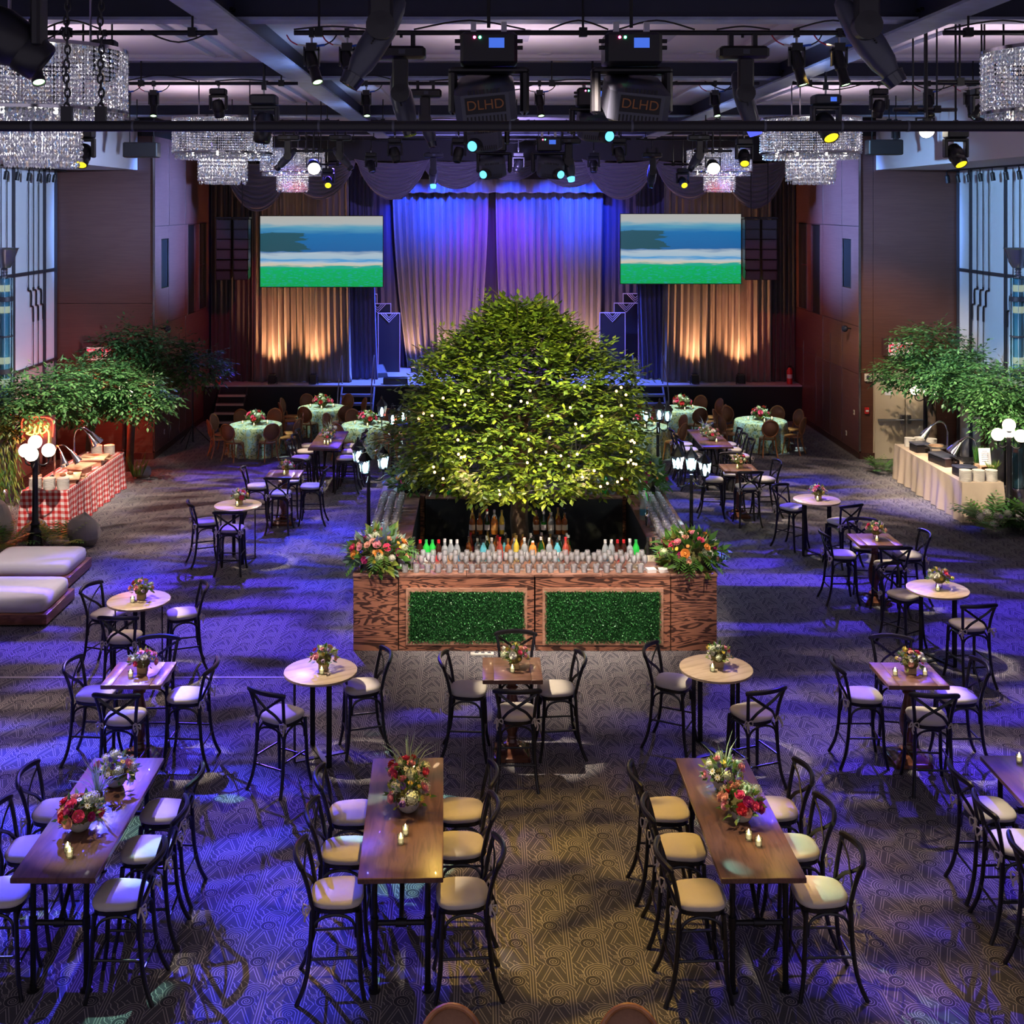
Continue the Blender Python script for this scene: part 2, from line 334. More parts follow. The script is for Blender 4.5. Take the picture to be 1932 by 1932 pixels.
# carpet: pale drawn spirals, fans and ruled diagonals on dark taupe
def carpet():
    m, t, b = new_mat('carpet'); x, y, z = t.sep(t.coord())[:]
    PX, PY = 0.62, 0.50
    lt = lambda q, k: t.m('LESS_THAN', q, k)
    gt = lambda q, k: t.m('GREATER_THAN', q, k)
    fr = lambda q, per, wd: lt(t.m('FRACT', t.m('DIVIDE', q, per)), wd)
    mul = lambda *q: q[0] if len(q) == 1 else t.m('MULTIPLY', q[0], mul(*q[1:]))
    inv = lambda q: t.m('SUBTRACT', 1.0, q)
    over = lambda top, zone, below: t.m('ADD', mul(zone, top), mul(inv(zone), below))
    def polar(u, v, cx_, cy_):
        du = t.m('SUBTRACT', u, cx_); dv = t.m('SUBTRACT', v, cy_)
        return du, dv, t.m('SQRT', t.m('ADD', t.m('POWER', du, 2.0), t.m('POWER', dv, 2.0))), t.m('DIVIDE', t.m('ARCTAN2', dv, du), 2*PI)
    def cell(ox, oy):
        u = t.m('SUBTRACT', t.m('MULTIPLY', t.m('FRACT', t.m('DIVIDE', t.m('ADD', x, 49.6+ox), PX)), PX), PX/2)
        v = t.m('SUBTRACT', t.m('MULTIPLY', t.m('FRACT', t.m('DIVIDE', t.m('ADD', y, 50+oy), PY)), PY), PY/2)
        col = lt(t.m('ABSOLUTE', u), PX/4)
        wavy = fr(t.m('ADD', t.m('ADD', t.m('ADD', t.m('MULTIPLY', u, 0.72), t.m('MULTIPLY', v, 0.5)), t.m('MULTIPLY', t.m('SINE', t.m('MULTIPLY', v, 80.0)), 0.005)), 5.0), 0.040, 0.16)
        q = t.m('ADD', t.m('SUBTRACT', t.m('ABSOLUTE', t.m('ADD', u, 0.02)), t.m('MULTIPLY', t.m('SUBTRACT', -0.03, v), 0.42)), 4.0)
        vee = t.m('MAXIMUM', fr(q, 0.085, 0.075), fr(t.m('ADD', q, 0.024), 0.085, 0.075))
        line = over(vee, lt(v, -0.045), wavy)
        line = over(fr(t.m('ADD', u, 1.0), 0.0225, 0.28), gt(u, 0.092), line)
        _, _, rc, tc = polar(u, v, -0.085, 0.06); line = over(fr(t.m('SUBTRACT', rc, t.m('MULTIPLY', tc, 0.014)), 0.014, 0.38), lt(rc, 0.026), line)
        db, eb, rb_, tb = polar(u, v, 0.055, 0.10); fan = mul(lt(rb_, 0.128), gt(t.m('SUBTRACT', eb, t.m('MULTIPLY', db, 0.55)), -0.012))
        line = over(fr(rb_, 0.024, 0.27), fan, line); line = over(fr(t.m('SUBTRACT', rb_, t.m('MULTIPLY', tb, 0.019)), 0.019, 0.34), lt(rb_, 0.036), line)
        _, _, ra, ta = polar(u, v, 0.0, 0.0); disc = lt(ra, 0.072)
        sp_ = mul(fr(t.m('SUBTRACT', ra, t.m('MULTIPLY', ta, 0.021)), 0.021, 0.30), lt(ra, 0.046)); rim = lt(t.m('ABSOLUTE', t.m('SUBTRACT', ra, 0.068)), 0.0025)
        line = over(t.m('MAXIMUM', sp_, rim), disc, line)
        return mul(col, line), mul(col, disc)
    l1, d1 = cell(0, 0); l2, d2 = cell(PX/2, PY/2)
    line = t.m('ADD', l1, l2); disc = t.m('ADD', d1, d2)
    pile = t.noise(t.coord(), 160, 2)
    dark = t.mix(disc, (0.088, 0.083, 0.094), (0.060, 0.057, 0.068))
    c = t.mix(t.m('MULTIPLY', line, t.m('MULTIPLY_ADD', pile, 0.5, 0.62)), dark, (0.40, 0.365, 0.34))
    t.L.new(c, b.inputs['Base Color']); b.inputs['Roughness'].default_value = 0.95; b.inputs['Specular IOR Level'].default_value = 0.1
    t.L.new(t.bump(pile, 0.25, 0.01), b.inputs['Normal'])
carpet()
mat('ceiling_paint', (0.62, 0.56, 0.60), 0.8, var=0.04, vscale=1.0)
mat('soffit_paint', (0.60, 0.55, 0.60), 0.8)
mat('tile_grille', (0.34, 0.32, 0.40), 0.6)
mat('beam_steel', (0.035, 0.04, 0.075), 0.45, 0.2, var=0.2, vscale=3)
mat('lit_flange', (0.36, 0.42, 0.60), 0.5, 0.1, var=0.35, vscale=5)  # pale blue puts light from below into the navy steel's colour
mat('black_metal', (0.012, 0.012, 0.015), 0.42, 0.3)
mat('black_plastic', (0.011, 0.011, 0.014), 0.38, var=0.2, vscale=20)
mat('rig_grey', (0.05, 0.055, 0.08), 0.35, var=0.15)
mat('chrome', (0.75, 0.75, 0.78), 0.12, 1.0)
mat('brushed_steel', (0.45, 0.46, 0.50), 0.3, 1.0)
wood('wall_veneer', (0.082, 0.030, 0.020), (0.105, 0.042, 0.027), (0.6, 0.6, 14), 4, 0.3, 0.36, (0.0, 1.0), 0.0, 0.0)
wood('side_veneer', (0.13, 0.05, 0.045), (0.165, 0.07, 0.06), (0.6, 0.6, 14), 4, 0.3, 0.38, (0.0, 1.0), 0.0, 0.0)
mat('dark_recess', (0.005, 0.004, 0.005), 0.6)
mat('mirror_panel', (0.30, 0.28, 0.33), 0.12, 0.9)
mat('seam_metal', (0.5, 0.45, 0.45), 0.25, 1.0)
mat('baseboard', (0.06, 0.022, 0.018), 0.4)
mat('shade_fabric', (0.62, 0.66, 0.72), 0.8, var=0.04, vscale=1.5)
mat('mullion', (0.06, 0.055, 0.065), 0.4, 0.5)
mat('dado_panel', (0.36, 0.34, 0.33), 0.6, var=0.1, vscale=2)
mat('door_paint', (0.50, 0.43, 0.32), 0.5, var=0.05, vscale=2)
mat('stage_black', (0.008, 0.008, 0.01), 0.7)
mat('stage_floor', (0.42, 0.42, 0.46), 0.5, var=0.1, vscale=3)
mat('grey_velvet', (0.20, 0.155, 0.13), 0.75, sheen=0.6, var=0.1, vscale=4)
mat('dark_velvet', (0.045, 0.035, 0.04), 0.8, sheen=0.4)
mat('silver_drape', (0.27, 0.24, 0.25), 0.6, sheen=0.25, var=0.08, vscale=3)
mat('blue_drape', (0.10, 0.09, 0.22), 0.7, sheen=0.3)
mat('swag_velvet', (0.105, 0.085, 0.14), 0.7, sheen=0.5)
mat('deco_panel', (0.03, 0.022, 0.04), 0.3)
mat('deco_line', (0.5, 0.42, 0.6), 0.4, emit=(0.35, 0.22, 0.75), estr=0.35)
mat('stair_edge', (0.55, 0.45, 0.36), 0.5)
mat('stair_blue', (0.25, 0.27, 0.40), 0.4, 0.3)
mat('stool_black', (0.010, 0.009, 0.010), 0.30, spec=0.5)
mat('cushion', (0.56, 0.50, 0.42), 0.85, var=0.06, vscale=12, bump=0.1)
mat('tie_cloth', (0.60, 0.52, 0.42), 0.85)
wood('plank_dark', (0.11, 0.05, 0.030), (0.18, 0.085, 0.052), (2.5, 14, 8), 2.5, 0.8, 0.36, (0.15, 0.85), 0.15)
wood('plank_length', (0.085, 0.037, 0.023), (0.14, 0.064, 0.04), (13, 1.6, 8), 2.5, 0.7, 0.36, (0.15, 0.85), 0.15)
wood('top_pale', (0.36, 0.255, 0.16), (0.46, 0.34, 0.23), (1.4, 13, 8), 2.4, 0.8, 0.32, (0.2, 0.8), 0.2)
wood('pedestal_wood', (0.09, 0.03, 0.018), (0.17, 0.065, 0.035), (6, 6, 1.6), 3, 1.0, 0.22, (0.3, 0.7), 0.4)
mat('pipe_iron', (0.02, 0.019, 0.021), 0.4, 0.6)
wood('bar_ply', (0.055, 0.022, 0.014), (0.34, 0.14, 0.08), (0.8, 0.8, 5.0), 11, 0.7, 0.5, (0.30, 0.50))
wood('bar_top_wood', (0.16, 0.075, 0.05), (0.33, 0.17, 0.12), (2, 9, 9), 4, 1.2, 0.35, (0.3, 0.65))
wood('frame_wood', (0.33, 0.165, 0.10), (0.42, 0.225, 0.15), (3, 3, 9), 3, 1.0, 0.5, (0.2, 0.8))
wood('honey_wood', (0.30, 0.115, 0.035), (0.42, 0.18, 0.06), (6, 6, 2), 3, 0.8, 0.3, (0.25, 0.75), 0.2)
mat('cane', (0.28, 0.13, 0.06), 0.6, var=0.2, vscale=60)
wood('platform_wood', (0.16, 0.06, 0.03), (0.27, 0.11, 0.06), (2, 2, 10), 3, 1.0, 0.35, (0.25, 0.75))
mat('linen_pad', (0.60, 0.55, 0.50), 0.9, var=0.05, vscale=3)
mat('linen_cloth', (0.43, 0.34, 0.25), 0.9, var=0.06, vscale=6)
mat('plate_white', (0.72, 0.68, 0.60), 0.25)
mat('paper', (0.75, 0.75, 0.78), 0.8)
mat('napkin', (0.62, 0.58, 0.56), 0.9)
wood('board_wood', (0.50, 0.30, 0.17), (0.62, 0.40, 0.25), (2, 8, 8), 3, 0.8, 0.5, (0.2, 0.8))
mat('food_brown', (0.22, 0.08, 0.03), 0.5, var=0.4, vscale=30)
mat('food_red', (0.35, 0.05, 0.03), 0.4, var=0.3, vscale=30)
mat('food_green', (0.10, 0.22, 0.03), 0.5, var=0.4, vscale=30)
mat('terracotta', (0.45, 0.16, 0.08), 0.7)
mat('bark', (0.10, 0.062, 0.035), 0.85, var=0.4, vscale=10, bump=0.6)
mat('rock', (0.30, 0.27, 0.25), 0.85, var=0.35, vscale=4, bump=0.5)
mat('iron_post', (0.014, 0.013, 0.016), 0.35, 0.4)
emis('globe_glow', (1.0, 0.82, 0.60), 6.0)
emis('lantern_bulb', (0.72, 0.94, 1.0), 22.0)
glassy('lantern_glass', (0.78, 0.95, 0.98), 0.8, 0.08)
emis('fairy_bulb', (1.0, 0.56, 0.24), 6.0)
emis('flame', (1.0, 0.62, 0.26), 16.0)
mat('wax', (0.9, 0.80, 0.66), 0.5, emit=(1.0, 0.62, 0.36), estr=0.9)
glassy('clear_glass', (0.97, 0.98, 0.98), 0.75, 0.05)
def sparkle_glass():
    m = glassy('bar_glass', (0.995, 0.995, 1.0), 1.0, 0.08); t = NT(m); out = t.N['Material Output']; src = out.inputs[0].links[0].from_socket
    df = t.N.new('ShaderNodeBsdfDiffuse'); df.inputs[0].default_value = (0.9, 0.9, 0.92, 1); mx = t.N.new('ShaderNodeMixShader'); mx.inputs[0].default_value = 0.22  # white diffuse mixed in stands for bright reflections in the glass
    t.L.new(src, mx.inputs[1]); t.L.new(df.outputs[0], mx.inputs[2]); t.L.new(mx.outputs[0], out.inputs[0])
sparkle_glass()
glassy('green_glass', (0.12, 0.55, 0.14), 0.6, 0.05)
glassy('amber_glass', (0.45, 0.16, 0.04), 0.6, 0.05)
glassy('votive_glass', (0.84, 0.95, 0.86), 0.7, 0.06)
mat('dark_bottle', (0.012, 0.012, 0.010), 0.1, spec=0.7)
mat('cola', (0.03, 0.008, 0.004), 0.12)
mat('lime_liquid', (0.02, 0.42, 0.05), 0.15)
mat('clear_liquid', (0.26, 0.29, 0.31), 0.12)
mat('orange_liquid', (0.62, 0.22, 0.04), 0.15)
mat('yellow_liquid', (0.55, 0.42, 0.05), 0.15)
mat('whisky', (0.24, 0.07, 0.015), 0.1)
mat('blue_liquid', (0.10, 0.42, 0.52), 0.1)
mat('red_cap', (0.55, 0.02, 0.03), 0.4); mat('white_cap', (0.7, 0.7, 0.7), 0.4); mat('green_cap', (0.03, 0.4, 0.08), 0.4); mat('gold_cap', (0.5, 0.34, 0.12), 0.3, 0.8); mat('black_cap', (0.02, 0.02, 0.02), 0.4)
mat('label_cream', (0.62, 0.55, 0.42), 0.7); mat('label_red', (0.55, 0.03, 0.04), 0.6); mat('label_white', (0.7, 0.7, 0.7), 0.7); mat('label_blue', (0.05, 0.25, 0.45), 0.6); mat('label_orange', (0.75, 0.38, 0.12), 0.6)
mat('birch_vase', (0.40, 0.28, 0.17), 0.8, var=0.4, vscale=25)
mat('stone_bowl', (0.42, 0.42, 0.38), 0.6, var=0.15, vscale=10)
mat('moss', (0.12, 0.11, 0.03), 0.95, var=0.5, vscale=40, bump=0.8)
for nm, c in dict(pink=(0.80, 0.30, 0.34), hotpink=(0.80, 0.07, 0.16), peach=(0.85, 0.42, 0.28), orange=(0.80, 0.30, 0.05), yellow=(0.75, 0.55, 0.06), white=(0.80, 0.76, 0.62), cream=(0.66, 0.70, 0.42), purple=(0.22, 0.10, 0.38), magenta=(0.42, 0.02, 0.14), lilac=(0.55, 0.38, 0.58), red=(0.68, 0.03, 0.04)).items():
    mat('petal_'+nm, c, 0.55)
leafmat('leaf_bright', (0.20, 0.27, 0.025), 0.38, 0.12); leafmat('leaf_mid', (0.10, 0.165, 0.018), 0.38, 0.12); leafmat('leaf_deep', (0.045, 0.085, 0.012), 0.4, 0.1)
leafmat('ficus_bright', (0.16, 0.34, 0.11), 0.4, 0.15); leafmat('ficus_mid', (0.07, 0.20, 0.055), 0.4, 0.15); leafmat('ficus_deep', (0.03, 0.095, 0.025), 0.4, 0.15)
leafmat('eucalyptus', (0.20, 0.32, 0.22)); leafmat('fern_green', (0.08, 0.20, 0.03)); leafmat('grass_pale', (0.34, 0.46, 0.28)); leafmat('lime_leaf', (0.24, 0.30, 0.05))
leafmat('box_deep', (0.016, 0.10, 0.022), 0.35, 0.1); leafmat('box_mid', (0.03, 0.18, 0.04), 0.3, 0.1); leafmat('box_light', (0.08, 0.30, 0.085), 0.25, 0.1)
mat('crystal', (0.80, 0.81, 0.90), 0.22, 0.5, emit=(0.75, 0.78, 1.0), estr=0.04)  # all crystals emit slightly in place of refracted bulb light and coloured glints
mat('crystal_warm_glint', (0.95, 0.80, 0.72), 0.07, 0.8, emit=(1.0, 0.8, 0.6), estr=0.10)
mat('crystal_blue_glint', (0.45, 0.62, 1.0), 0.07, 0.8, emit=(0.5, 0.7, 1.0), estr=0.12)
emis('chandelier_bulb', (1.0, 0.9, 0.75), 10.0)
emis('lens_green', (0.62, 1.0, 0.55), 3.0); emis('lens_yellow', (1.0, 0.75, 0.02), 1.6); emis('lens_white', (1.0, 0.90, 0.74), 14.0); emis('lens_cyan', (0.10, 0.62, 1.0), 2.6); emis('lens_blue', (0.06, 0.08, 1.0), 2.0)
mat('lens_dark', (0.02, 0.025, 0.04), 0.08, spec=0.8)
emis('lcd_blue', (0.06, 0.16, 0.75), 1.0); emis('led_red', (1.0, 0.05, 0.2), 25.0); emis('led_green', (0.05, 1.0, 0.3), 25.0)
mat('orange_print', (0.30, 0.11, 0.02), 0.5)
emis('neon_yellow', (1.0, 0.62, 0.06), 9.0); emis('neon_red', (1.0, 0.04, 0.02), 7.0)
emis('exit_red', (1.0, 0.01, 0.06), 1.3); mat('exit_face', (0.55, 0.45, 0.42), 0.5, emit=(1, 0.8, 0.75), estr=0.3)
mat('extinguisher_red', (0.5, 0.02, 0.02), 0.3); mat('print_black', (0.01, 0.01, 0.01), 0.6)
emis('column_lamp', (1.0, 0.74, 0.48), 0.8); glassy('column_glass', (0.42, 0.66, 0.74), 0.5, 0.10)
mat('frosted_core', (0.28, 0.42, 0.48), 0.5)
mat('silk_bowl', (0.30, 0.28, 0.34), 0.25, 0.9)
mat('blue_plug', (0.02, 0.10, 0.55), 0.4); mat('red_plug', (0.5, 0.03, 0.08), 0.4)
mat('wire_dark', (0.02, 0.02, 0.02), 0.6); mat('ice_tub', (0.35, 0.38, 0.42), 0.2, 0.3); mat('riser_cloth', (0.028, 0.027, 0.032), 0.85)
for _n in ('fairy_bulb', 'flame', 'wax', 'lens_green', 'lens_yellow', 'lens_white', 'lens_cyan', 'lens_blue', 'lcd_blue', 'led_red', 'led_green', 'neon_yellow', 'neon_red', 'exit_red', 'exit_face', 'column_lamp', 'deco_line', 'crystal', 'crystal_warm_glint', 'crystal_blue_glint', 'chandelier_bulb', 'lantern_bulb'): M[_n].cycles.emission_sampling = 'NONE'
# patterned cloths
def floral_cloth():
    m, t, b = new_mat('floral_cloth'); v = t.coord()
    n1 = t.noise(t.mapping(v, (1, 1, 0.8)), 5.5, 4, 1.5); n2 = t.noise(v, 11, 3, 2.0)
    c = t.mix(t.ramp(n1, [(0.44, (0,0,0)), (0.54, (1,1,1))]), (0.30, 0.40, 0.40), (0.42, 0.40, 0.20))
    c = t.mix(t.ramp(n2, [(0.52, (0,0,0)), (0.60, (1,1,1))]), c, (0.10, 0.13, 0.05))
    t.L.new(c, b.inputs['Base Color']); b.inputs['Roughness'].default_value = 0.85
floral_cloth()
def gingham():
    m, t, b = new_mat('gingham'); x, y, z = t.sep(t.coord())[:]
    g = t.N.new('ShaderNodeNewGeometry'); nz = t.sep(g.outputs['Normal'])[2]; top = t.m('GREATER_THAN', nz, 0.6)
    u = t.m('ADD', x, t.m('MULTIPLY', t.m('SUBTRACT', 1.0, top), y))
    v = t.m('ADD', t.m('MULTIPLY', top, y), t.m('MULTIPLY', t.m('SUBTRACT', 1.0, top), z))
    P = 0.115
    a = t.m('LESS_THAN', t.m('FRACT', t.m('DIVIDE', t.m('ADD', u, 30.0), P)), 0.5); c = t.m('LESS_THAN', t.m('FRACT', t.m('DIVIDE', t.m('ADD', v, 30.0), P)), 0.5)
    s = t.m('MULTIPLY', t.m('ADD', a, c), 0.5)
    t.L.new(t.ramp(s, [(0.0, (0.66, 0.60, 0.58)), (0.5, (0.55, 0.16, 0.15)), (1.0, (0.42, 0.012, 0.012))]), b.inputs['Base Color']); b.inputs['Roughness'].default_value = 0.9
gingham()
def screen_mat():
    m, t, b = new_mat('screen_picture'); v = t.coord('Generated'); x, y, z = t.sep(v)[:]
    nb = t.noise(t.mapping(v, (1.6, 1, 9.0)), 2.2, 3, 0.6); fine = t.noise(t.mapping(v, (9, 1, 26)), 2.5, 3)
    zz = t.m('ADD', z, t.m('MULTIPLY', t.m('SUBTRACT', nb, 0.5), 0.10))
    c = t.ramp(zz, [(0.0, (0.0, 0.36, 0.07)), (0.24, (0.0, 0.42, 0.12)), (0.285, (0.02, 0.36, 0.30)), (0.30, (0.62, 0.55, 0.42)), (0.345, (0.45, 0.55, 0.62)), (0.37, (0.06, 0.30, 0.62)), (0.40, (0.35, 0.50, 0.62)), (0.46, (0.42, 0.52, 0.60)), (0.50, (0.015, 0.12, 0.34)), (0.74, (0.012, 0.15, 0.40)), (0.84, (0.10, 0.34, 0.48)), (0.90, (0.42, 0.46, 0.46)), (1.0, (0.44, 0.43, 0.40))])
    dk = t.m('MULTIPLY', t.m('LESS_THAN', t.m('ADD', x, t.m('MULTIPLY', nb, 0.5)), 0.62), t.m('MULTIPLY', t.m('GREATER_THAN', zz, 0.50), t.m('LESS_THAN', zz, 0.76)))
    c = t.mix(t.m('MULTIPLY', dk, 0.8), c, (0.02, 0.07, 0.05))
    sky = t.m('MULTIPLY', t.m('LESS_THAN', zz, 0.24), t.m('GREATER_THAN', fine, 0.56))
    c = t.mix(t.m('MULTIPLY', sky, 0.55), c, (0.02, 0.32, 0.42))
    b.inputs['Base Color'].default_value = (0.01, 0.01, 0.01, 1); t.L.new(c, b.inputs['Emission Color']); b.inputs['Emission Strength'].default_value = 0.95
screen_mat()
# ------------------------------------------------------------------ the hall
CX = 0.68                      # centre line of the hall
XS, XW = 8.85, 11.30           # half width between the timber cheeks / between the window walls
YB = 29.9                      # the brown walls that face the room
struct(MB().b2(CX-13, CX+13, 3, 42, -0.1, 0).build('floor', 'carpet'))
ceil = struct(MB().b2(CX-13, CX+13, 3, 42, 8.58, 8.8).build('ceiling', 'ceiling_paint'))
for sgn in (-1, 1):
    struct(MB().b2(*sorted((CX+sgn*9.26, CX+sgn*12.2)), 3, YB, 7.25, 8.58).build('soffit', 'soffit_paint'))
# coffer mouldings, air grilles and round ceiling speakers between the beams
for (x0, x1, y0, y1) in ((-1.9, 4.0, 13.6, 18.0), (-8.0, -3.6, 13.6, 18.0), (5.6, 9.4, 13.6, 18.0), (-1.9, 4.0, 19.6, 25.8), (-8.0, -3.6, 19.6, 25.8), (5.6, 9.4, 19.6, 25.8)):
    for k, ins in enumerate((0.0, 0.32)):
        mb = MB(); t_ = 0.06
        a, b_, c, d = x0+ins, x1-ins, y0+ins, y1-ins
        mb.b2(a, b_, c, c+t_, 8.53-k*0.0, 8.58); mb.b2(a, b_, d-t_, d, 8.53, 8.58); mb.b2(a, a+t_, c+t_, d-t_, 8.53, 8.58); mb.b2(b_-t_, b_, c+t_, d-t_, 8.53, 8.58)
        mb.build('coffer_moulding', 'soffit_paint', ceil)
for (x, y) in ((0.2, 15.6), (2.1, 15.6), (-0.9, 21.5), (1.0, 21.5)):
    g = MB().b2(x-0.45, x+0.45, y-0.45, y+0.45, 8.55, 8.58).build('air_grille', 'tile_grille', ceil)
for (px, py) in ((382, 77), (430, 107), (1028, 102), (1328, 100), (1620, 105), (1712, 65), (1475, 163), (330, 160)):
    Y = (8.57-CAMH)*FPX/(VY-py); MB().lathe([(0.11, 0), (0.11, -0.012), (0.085, -0.02)], 20, ((px-VX)*Y/FPX, Y, 8.58)).build('ceiling_speaker', 'soffit_paint', ceil)
# steel: cross beams and the two long beams
for y in (12.9, 18.7, 26.5, 33.6):
    bm = struct(MB().b2(CX-9.2, CX+9.2, y-0.05, y+0.05, 8.36, 8.58).build('ceiling_beam', 'beam_steel'))
    MB().b2(CX-9.2, CX+9.2, y-0.16, y+0.16, 8.33, 8.36).build('flange', 'lit_flange', bm)
for x in (-2.7, 4.75):
    bm = struct(MB().b2(x-0.06, x+0.06, 4, 34.4, 8.28, 8.58).build('ceiling_beam', 'beam_steel'))
    MB().b2(x-0.19, x+0.19, 4, 34.4, 8.25, 8.28).build('flange', 'lit_flange', bm)
    for y in (12.9, 18.7, 26.5):
        for s in (-1, 1):
            for q in (-0.05, 0.05):
                MB().lathe([(0.02, 0), (0.02, 0.04)], 6, (x+s*0.06, y-0.25+q, 8.42), rot=Matrix.Rotation(s*PI/2, 3, 'Y')).build('bolt', 'black_metal', bm)
# timber cheek walls beside the stage, in panels with bright seams
SIDE = {-1: 'left', 1: 'right'}
for s in (-1, 1):
    xw = CX+s*XS
    wl = struct(MB().b2(*sorted((xw+s*0.02, xw+s*0.3)), YB+0.02, 41.0, 0, 8.58).build('wall_%s' % SIDE[s], 'dark_recess'))
    cols = [(29.9, 31.35), (31.37, 33.1), (33.12, 36.0)]
    rows = [(0.0, 2.1), (2.115, 3.3), (3.315, 5.83), (5.845, 8.1)]
    holes = {(0, 2): (30.75, 31.35, 4.25, 5.48), (1, 2): None, (2, 2): (33.4, 34.2, 3.33, 5.8)}
    for i, (y0, y1) in enumerate(cols):
        for j, (z0, z1) in enumerate(rows):
            off = 0.35 if (j % 2 and i < 2) else 0.0
            mb = MB(); X0, X1 = sorted((xw, xw+s*0.03))
            hl = holes.get((i, j))
            if hl:
                a, b_, c, d = hl
                if i == 0: a, b_ = 30.6, 31.28
                if i == 2: b_ = min(b_, y1-0.3)
                for (q0, q1, r0, r1) in ((y0, a, z0, z1), (b_, y1, z0, z1), (a, b_, z0, c), (a, b_, d, z1)):
                    if q1-q0 > 0.02 and r1-r0 > 0.02: mb.b2(X0, X1, q0, q1, r0, r1)
                MB().b2(*sorted((xw+s*0.035, xw+s*0.05)), a, b_, c, d).build('niche_back', 'dark_recess', wl)  # near-black colour stands in for the shade of a deeper niche
                nf = MB()
                for (q0, q1, r0, r1) in ((a-0.02, a, c-0.02, d+0.02), (b_, b_+0.02, c-0.02, d+0.02), (a, b_, d, d+0.02), (a, b_, c-0.02, c)): nf.b2(*sorted((xw-s*0.012, xw+s*0.035)), q0, q1, r0, r1)
                nf.build('niche_frame', 'seam_metal', wl)
            else: mb.b2(X0, X1, y0, y1, z0, z1)
            mb.build('panel', 'side_veneer', wl, smooth=False)
    for (y, z0, z1) in ((31.36, 5.84, 7.9), (33.11, 5.84, 7.9), (31.36, 0.1, 3.2), (32.4, 0.1, 2.9), (33.11, 0.6, 3.3), (33.8, 0.1, 2.2), (35.1, 1.0, 2.4)):
        MB().b2(*sorted((xw-s*0.012, xw+s*0.0)), y-0.008, y+0.008, z0, z1).build('seam_strip', 'seam_metal', wl)
    MB().b2(*sorted((xw-s*0.03, xw+s*0.02)), YB-0.025, YB, 0.2, 8.1).build('corner_strip', 'seam_metal', wl)
    for (y0, y1, z0, z1) in ((34.72, 35.28, 4.65, 5.83), (34.72, 35.28, 3.35, 4.62), (35.3, 35.55, 3.35, 5.83)):
        MB().b2(*sorted((xw-s*0.02, xw-s*0.001)), y0, y1, z0, z1).build('mirror_panel', 'mirror_panel', wl)
    struct(MB().b2(*sorted((xw-s*0.02, xw+s*0.0)), YB+0.02, 35.2, 0, 0.16).build('baseboard_%s' % SIDE[s], 'baseboard'))
    # brown wall facing the room
    fw = struct(MB().b2(*sorted((xw+s*0.31, CX+s*(XW+0.6))), YB+0.04, YB+0.3, 0, 8.58).build('wall_%s_front' % SIDE[s], 'dark_recess'))
    a, b_ = sorted((xw+s*0.0, CX+s*XW))
    if s < 0: ps = [(a, b_, 0, 3.9), (a, b_, 3.91, 8.1)]
    else: ps = [(a, 9.86, 0, 8.1), (11.45, b_, 0, 2.2), (9.87, b_, 2.2, 8.1)]
    for (x0, x1, z0, z1) in ps: MB().b2(x0, x1, YB, YB+0.04, z0, z1).build('panel', 'wall_veneer', fw, smooth=False)
    struct(MB().b2(*(sorted((xw, xw+0.39)) if s > 0 else (a, b_)), YB-0.02, YB, 0, 0.16).build('baseboard_%s_front' % SIDE[s], 'baseboard'))
    # window wall: shades, mullions, hanging blind cords, dado below
    xx = CX+s*XW
    wn = struct(MB().b2(*sorted((xx+s*0.06, xx+s*0.3)), 3, YB, 0, 7.25).build('wall_%s_window' % SIDE[s], 'dado_panel'))
    wi = struct(MB().b2(*sorted((xx-s*0.03, xx+s*0.06)), 14, YB, 4.72, 4.80).build('window_%d' % (1 if s < 0 else 2), 'mullion'))
    MB().b2(*sorted((xx-s*0.03, xx+s*0.06)), 14, YB, 2.50, 2.56).build('rail', 'mullion', wi)
    y = YB
    edges = [29.82, 29.05]
    while edges[-1] > 15: edges.append(edges[-1]-1.93)
    for e in edges: MB().b2(*sorted((xx-s*0.05, xx+s*0.06)), e-0.03, e+0.03, 0.0, 7.25).build('mullion', 'mullion', wi)
    for k in range(len(edges)-1):
        y0, y1 = edges[k+1]+0.03, edges[k]-0.03
        for (z0, z1) in ((2.56, 4.72), (4.80, 7.25)): MB().b2(*sorted((xx+s*0.01, xx+s*0.03)), y0, y1, z0, z1).build('roller_shade', 'shade_fabric', wi)
        MB().b2(*sorted((xx+s*0.02, xx+s*0.05)), y0, y1, 0.1, 2.50).build('dado_board', 'dado_panel', wi)
        if y1-y0 > 1.2 and k < 4:
            for q in (0.37, 0.70, 1.02):
                yy = y1-q; xq = xx-s*0.03
                MB().tube([(xq, yy, 7.2), (xq, yy, 4.42)], 0.011, 5).build('blind_cord', 'black_metal', wi)
                MB().tube(smooth_curve([(xq, yy, 4.42), (xq, yy, 4.36), (xq, yy+0.16, 4.32), (xq, yy+0.17, 4.05), (xq, yy+0.17, 3.98), (xq, yy+0.29, 3.94), (xq, yy+0.30, 3.6)], 3), 0.02, 6).build('cord_guide', 'black_metal', wi)
                MB().tube([(xq, yy+0.30, 3.6), (xq, yy+0.30, 2.56)], 0.010, 5).build('blind_cord', 'black_metal', wi)
# wall behind the side aisles above the doors, back wall of the stage house
struct(MB().b2(CX-XS-0.3, CX+XS+0.3, 41.0, 41.3, 0, 8.58).build('wall_back', 'stage_black'))
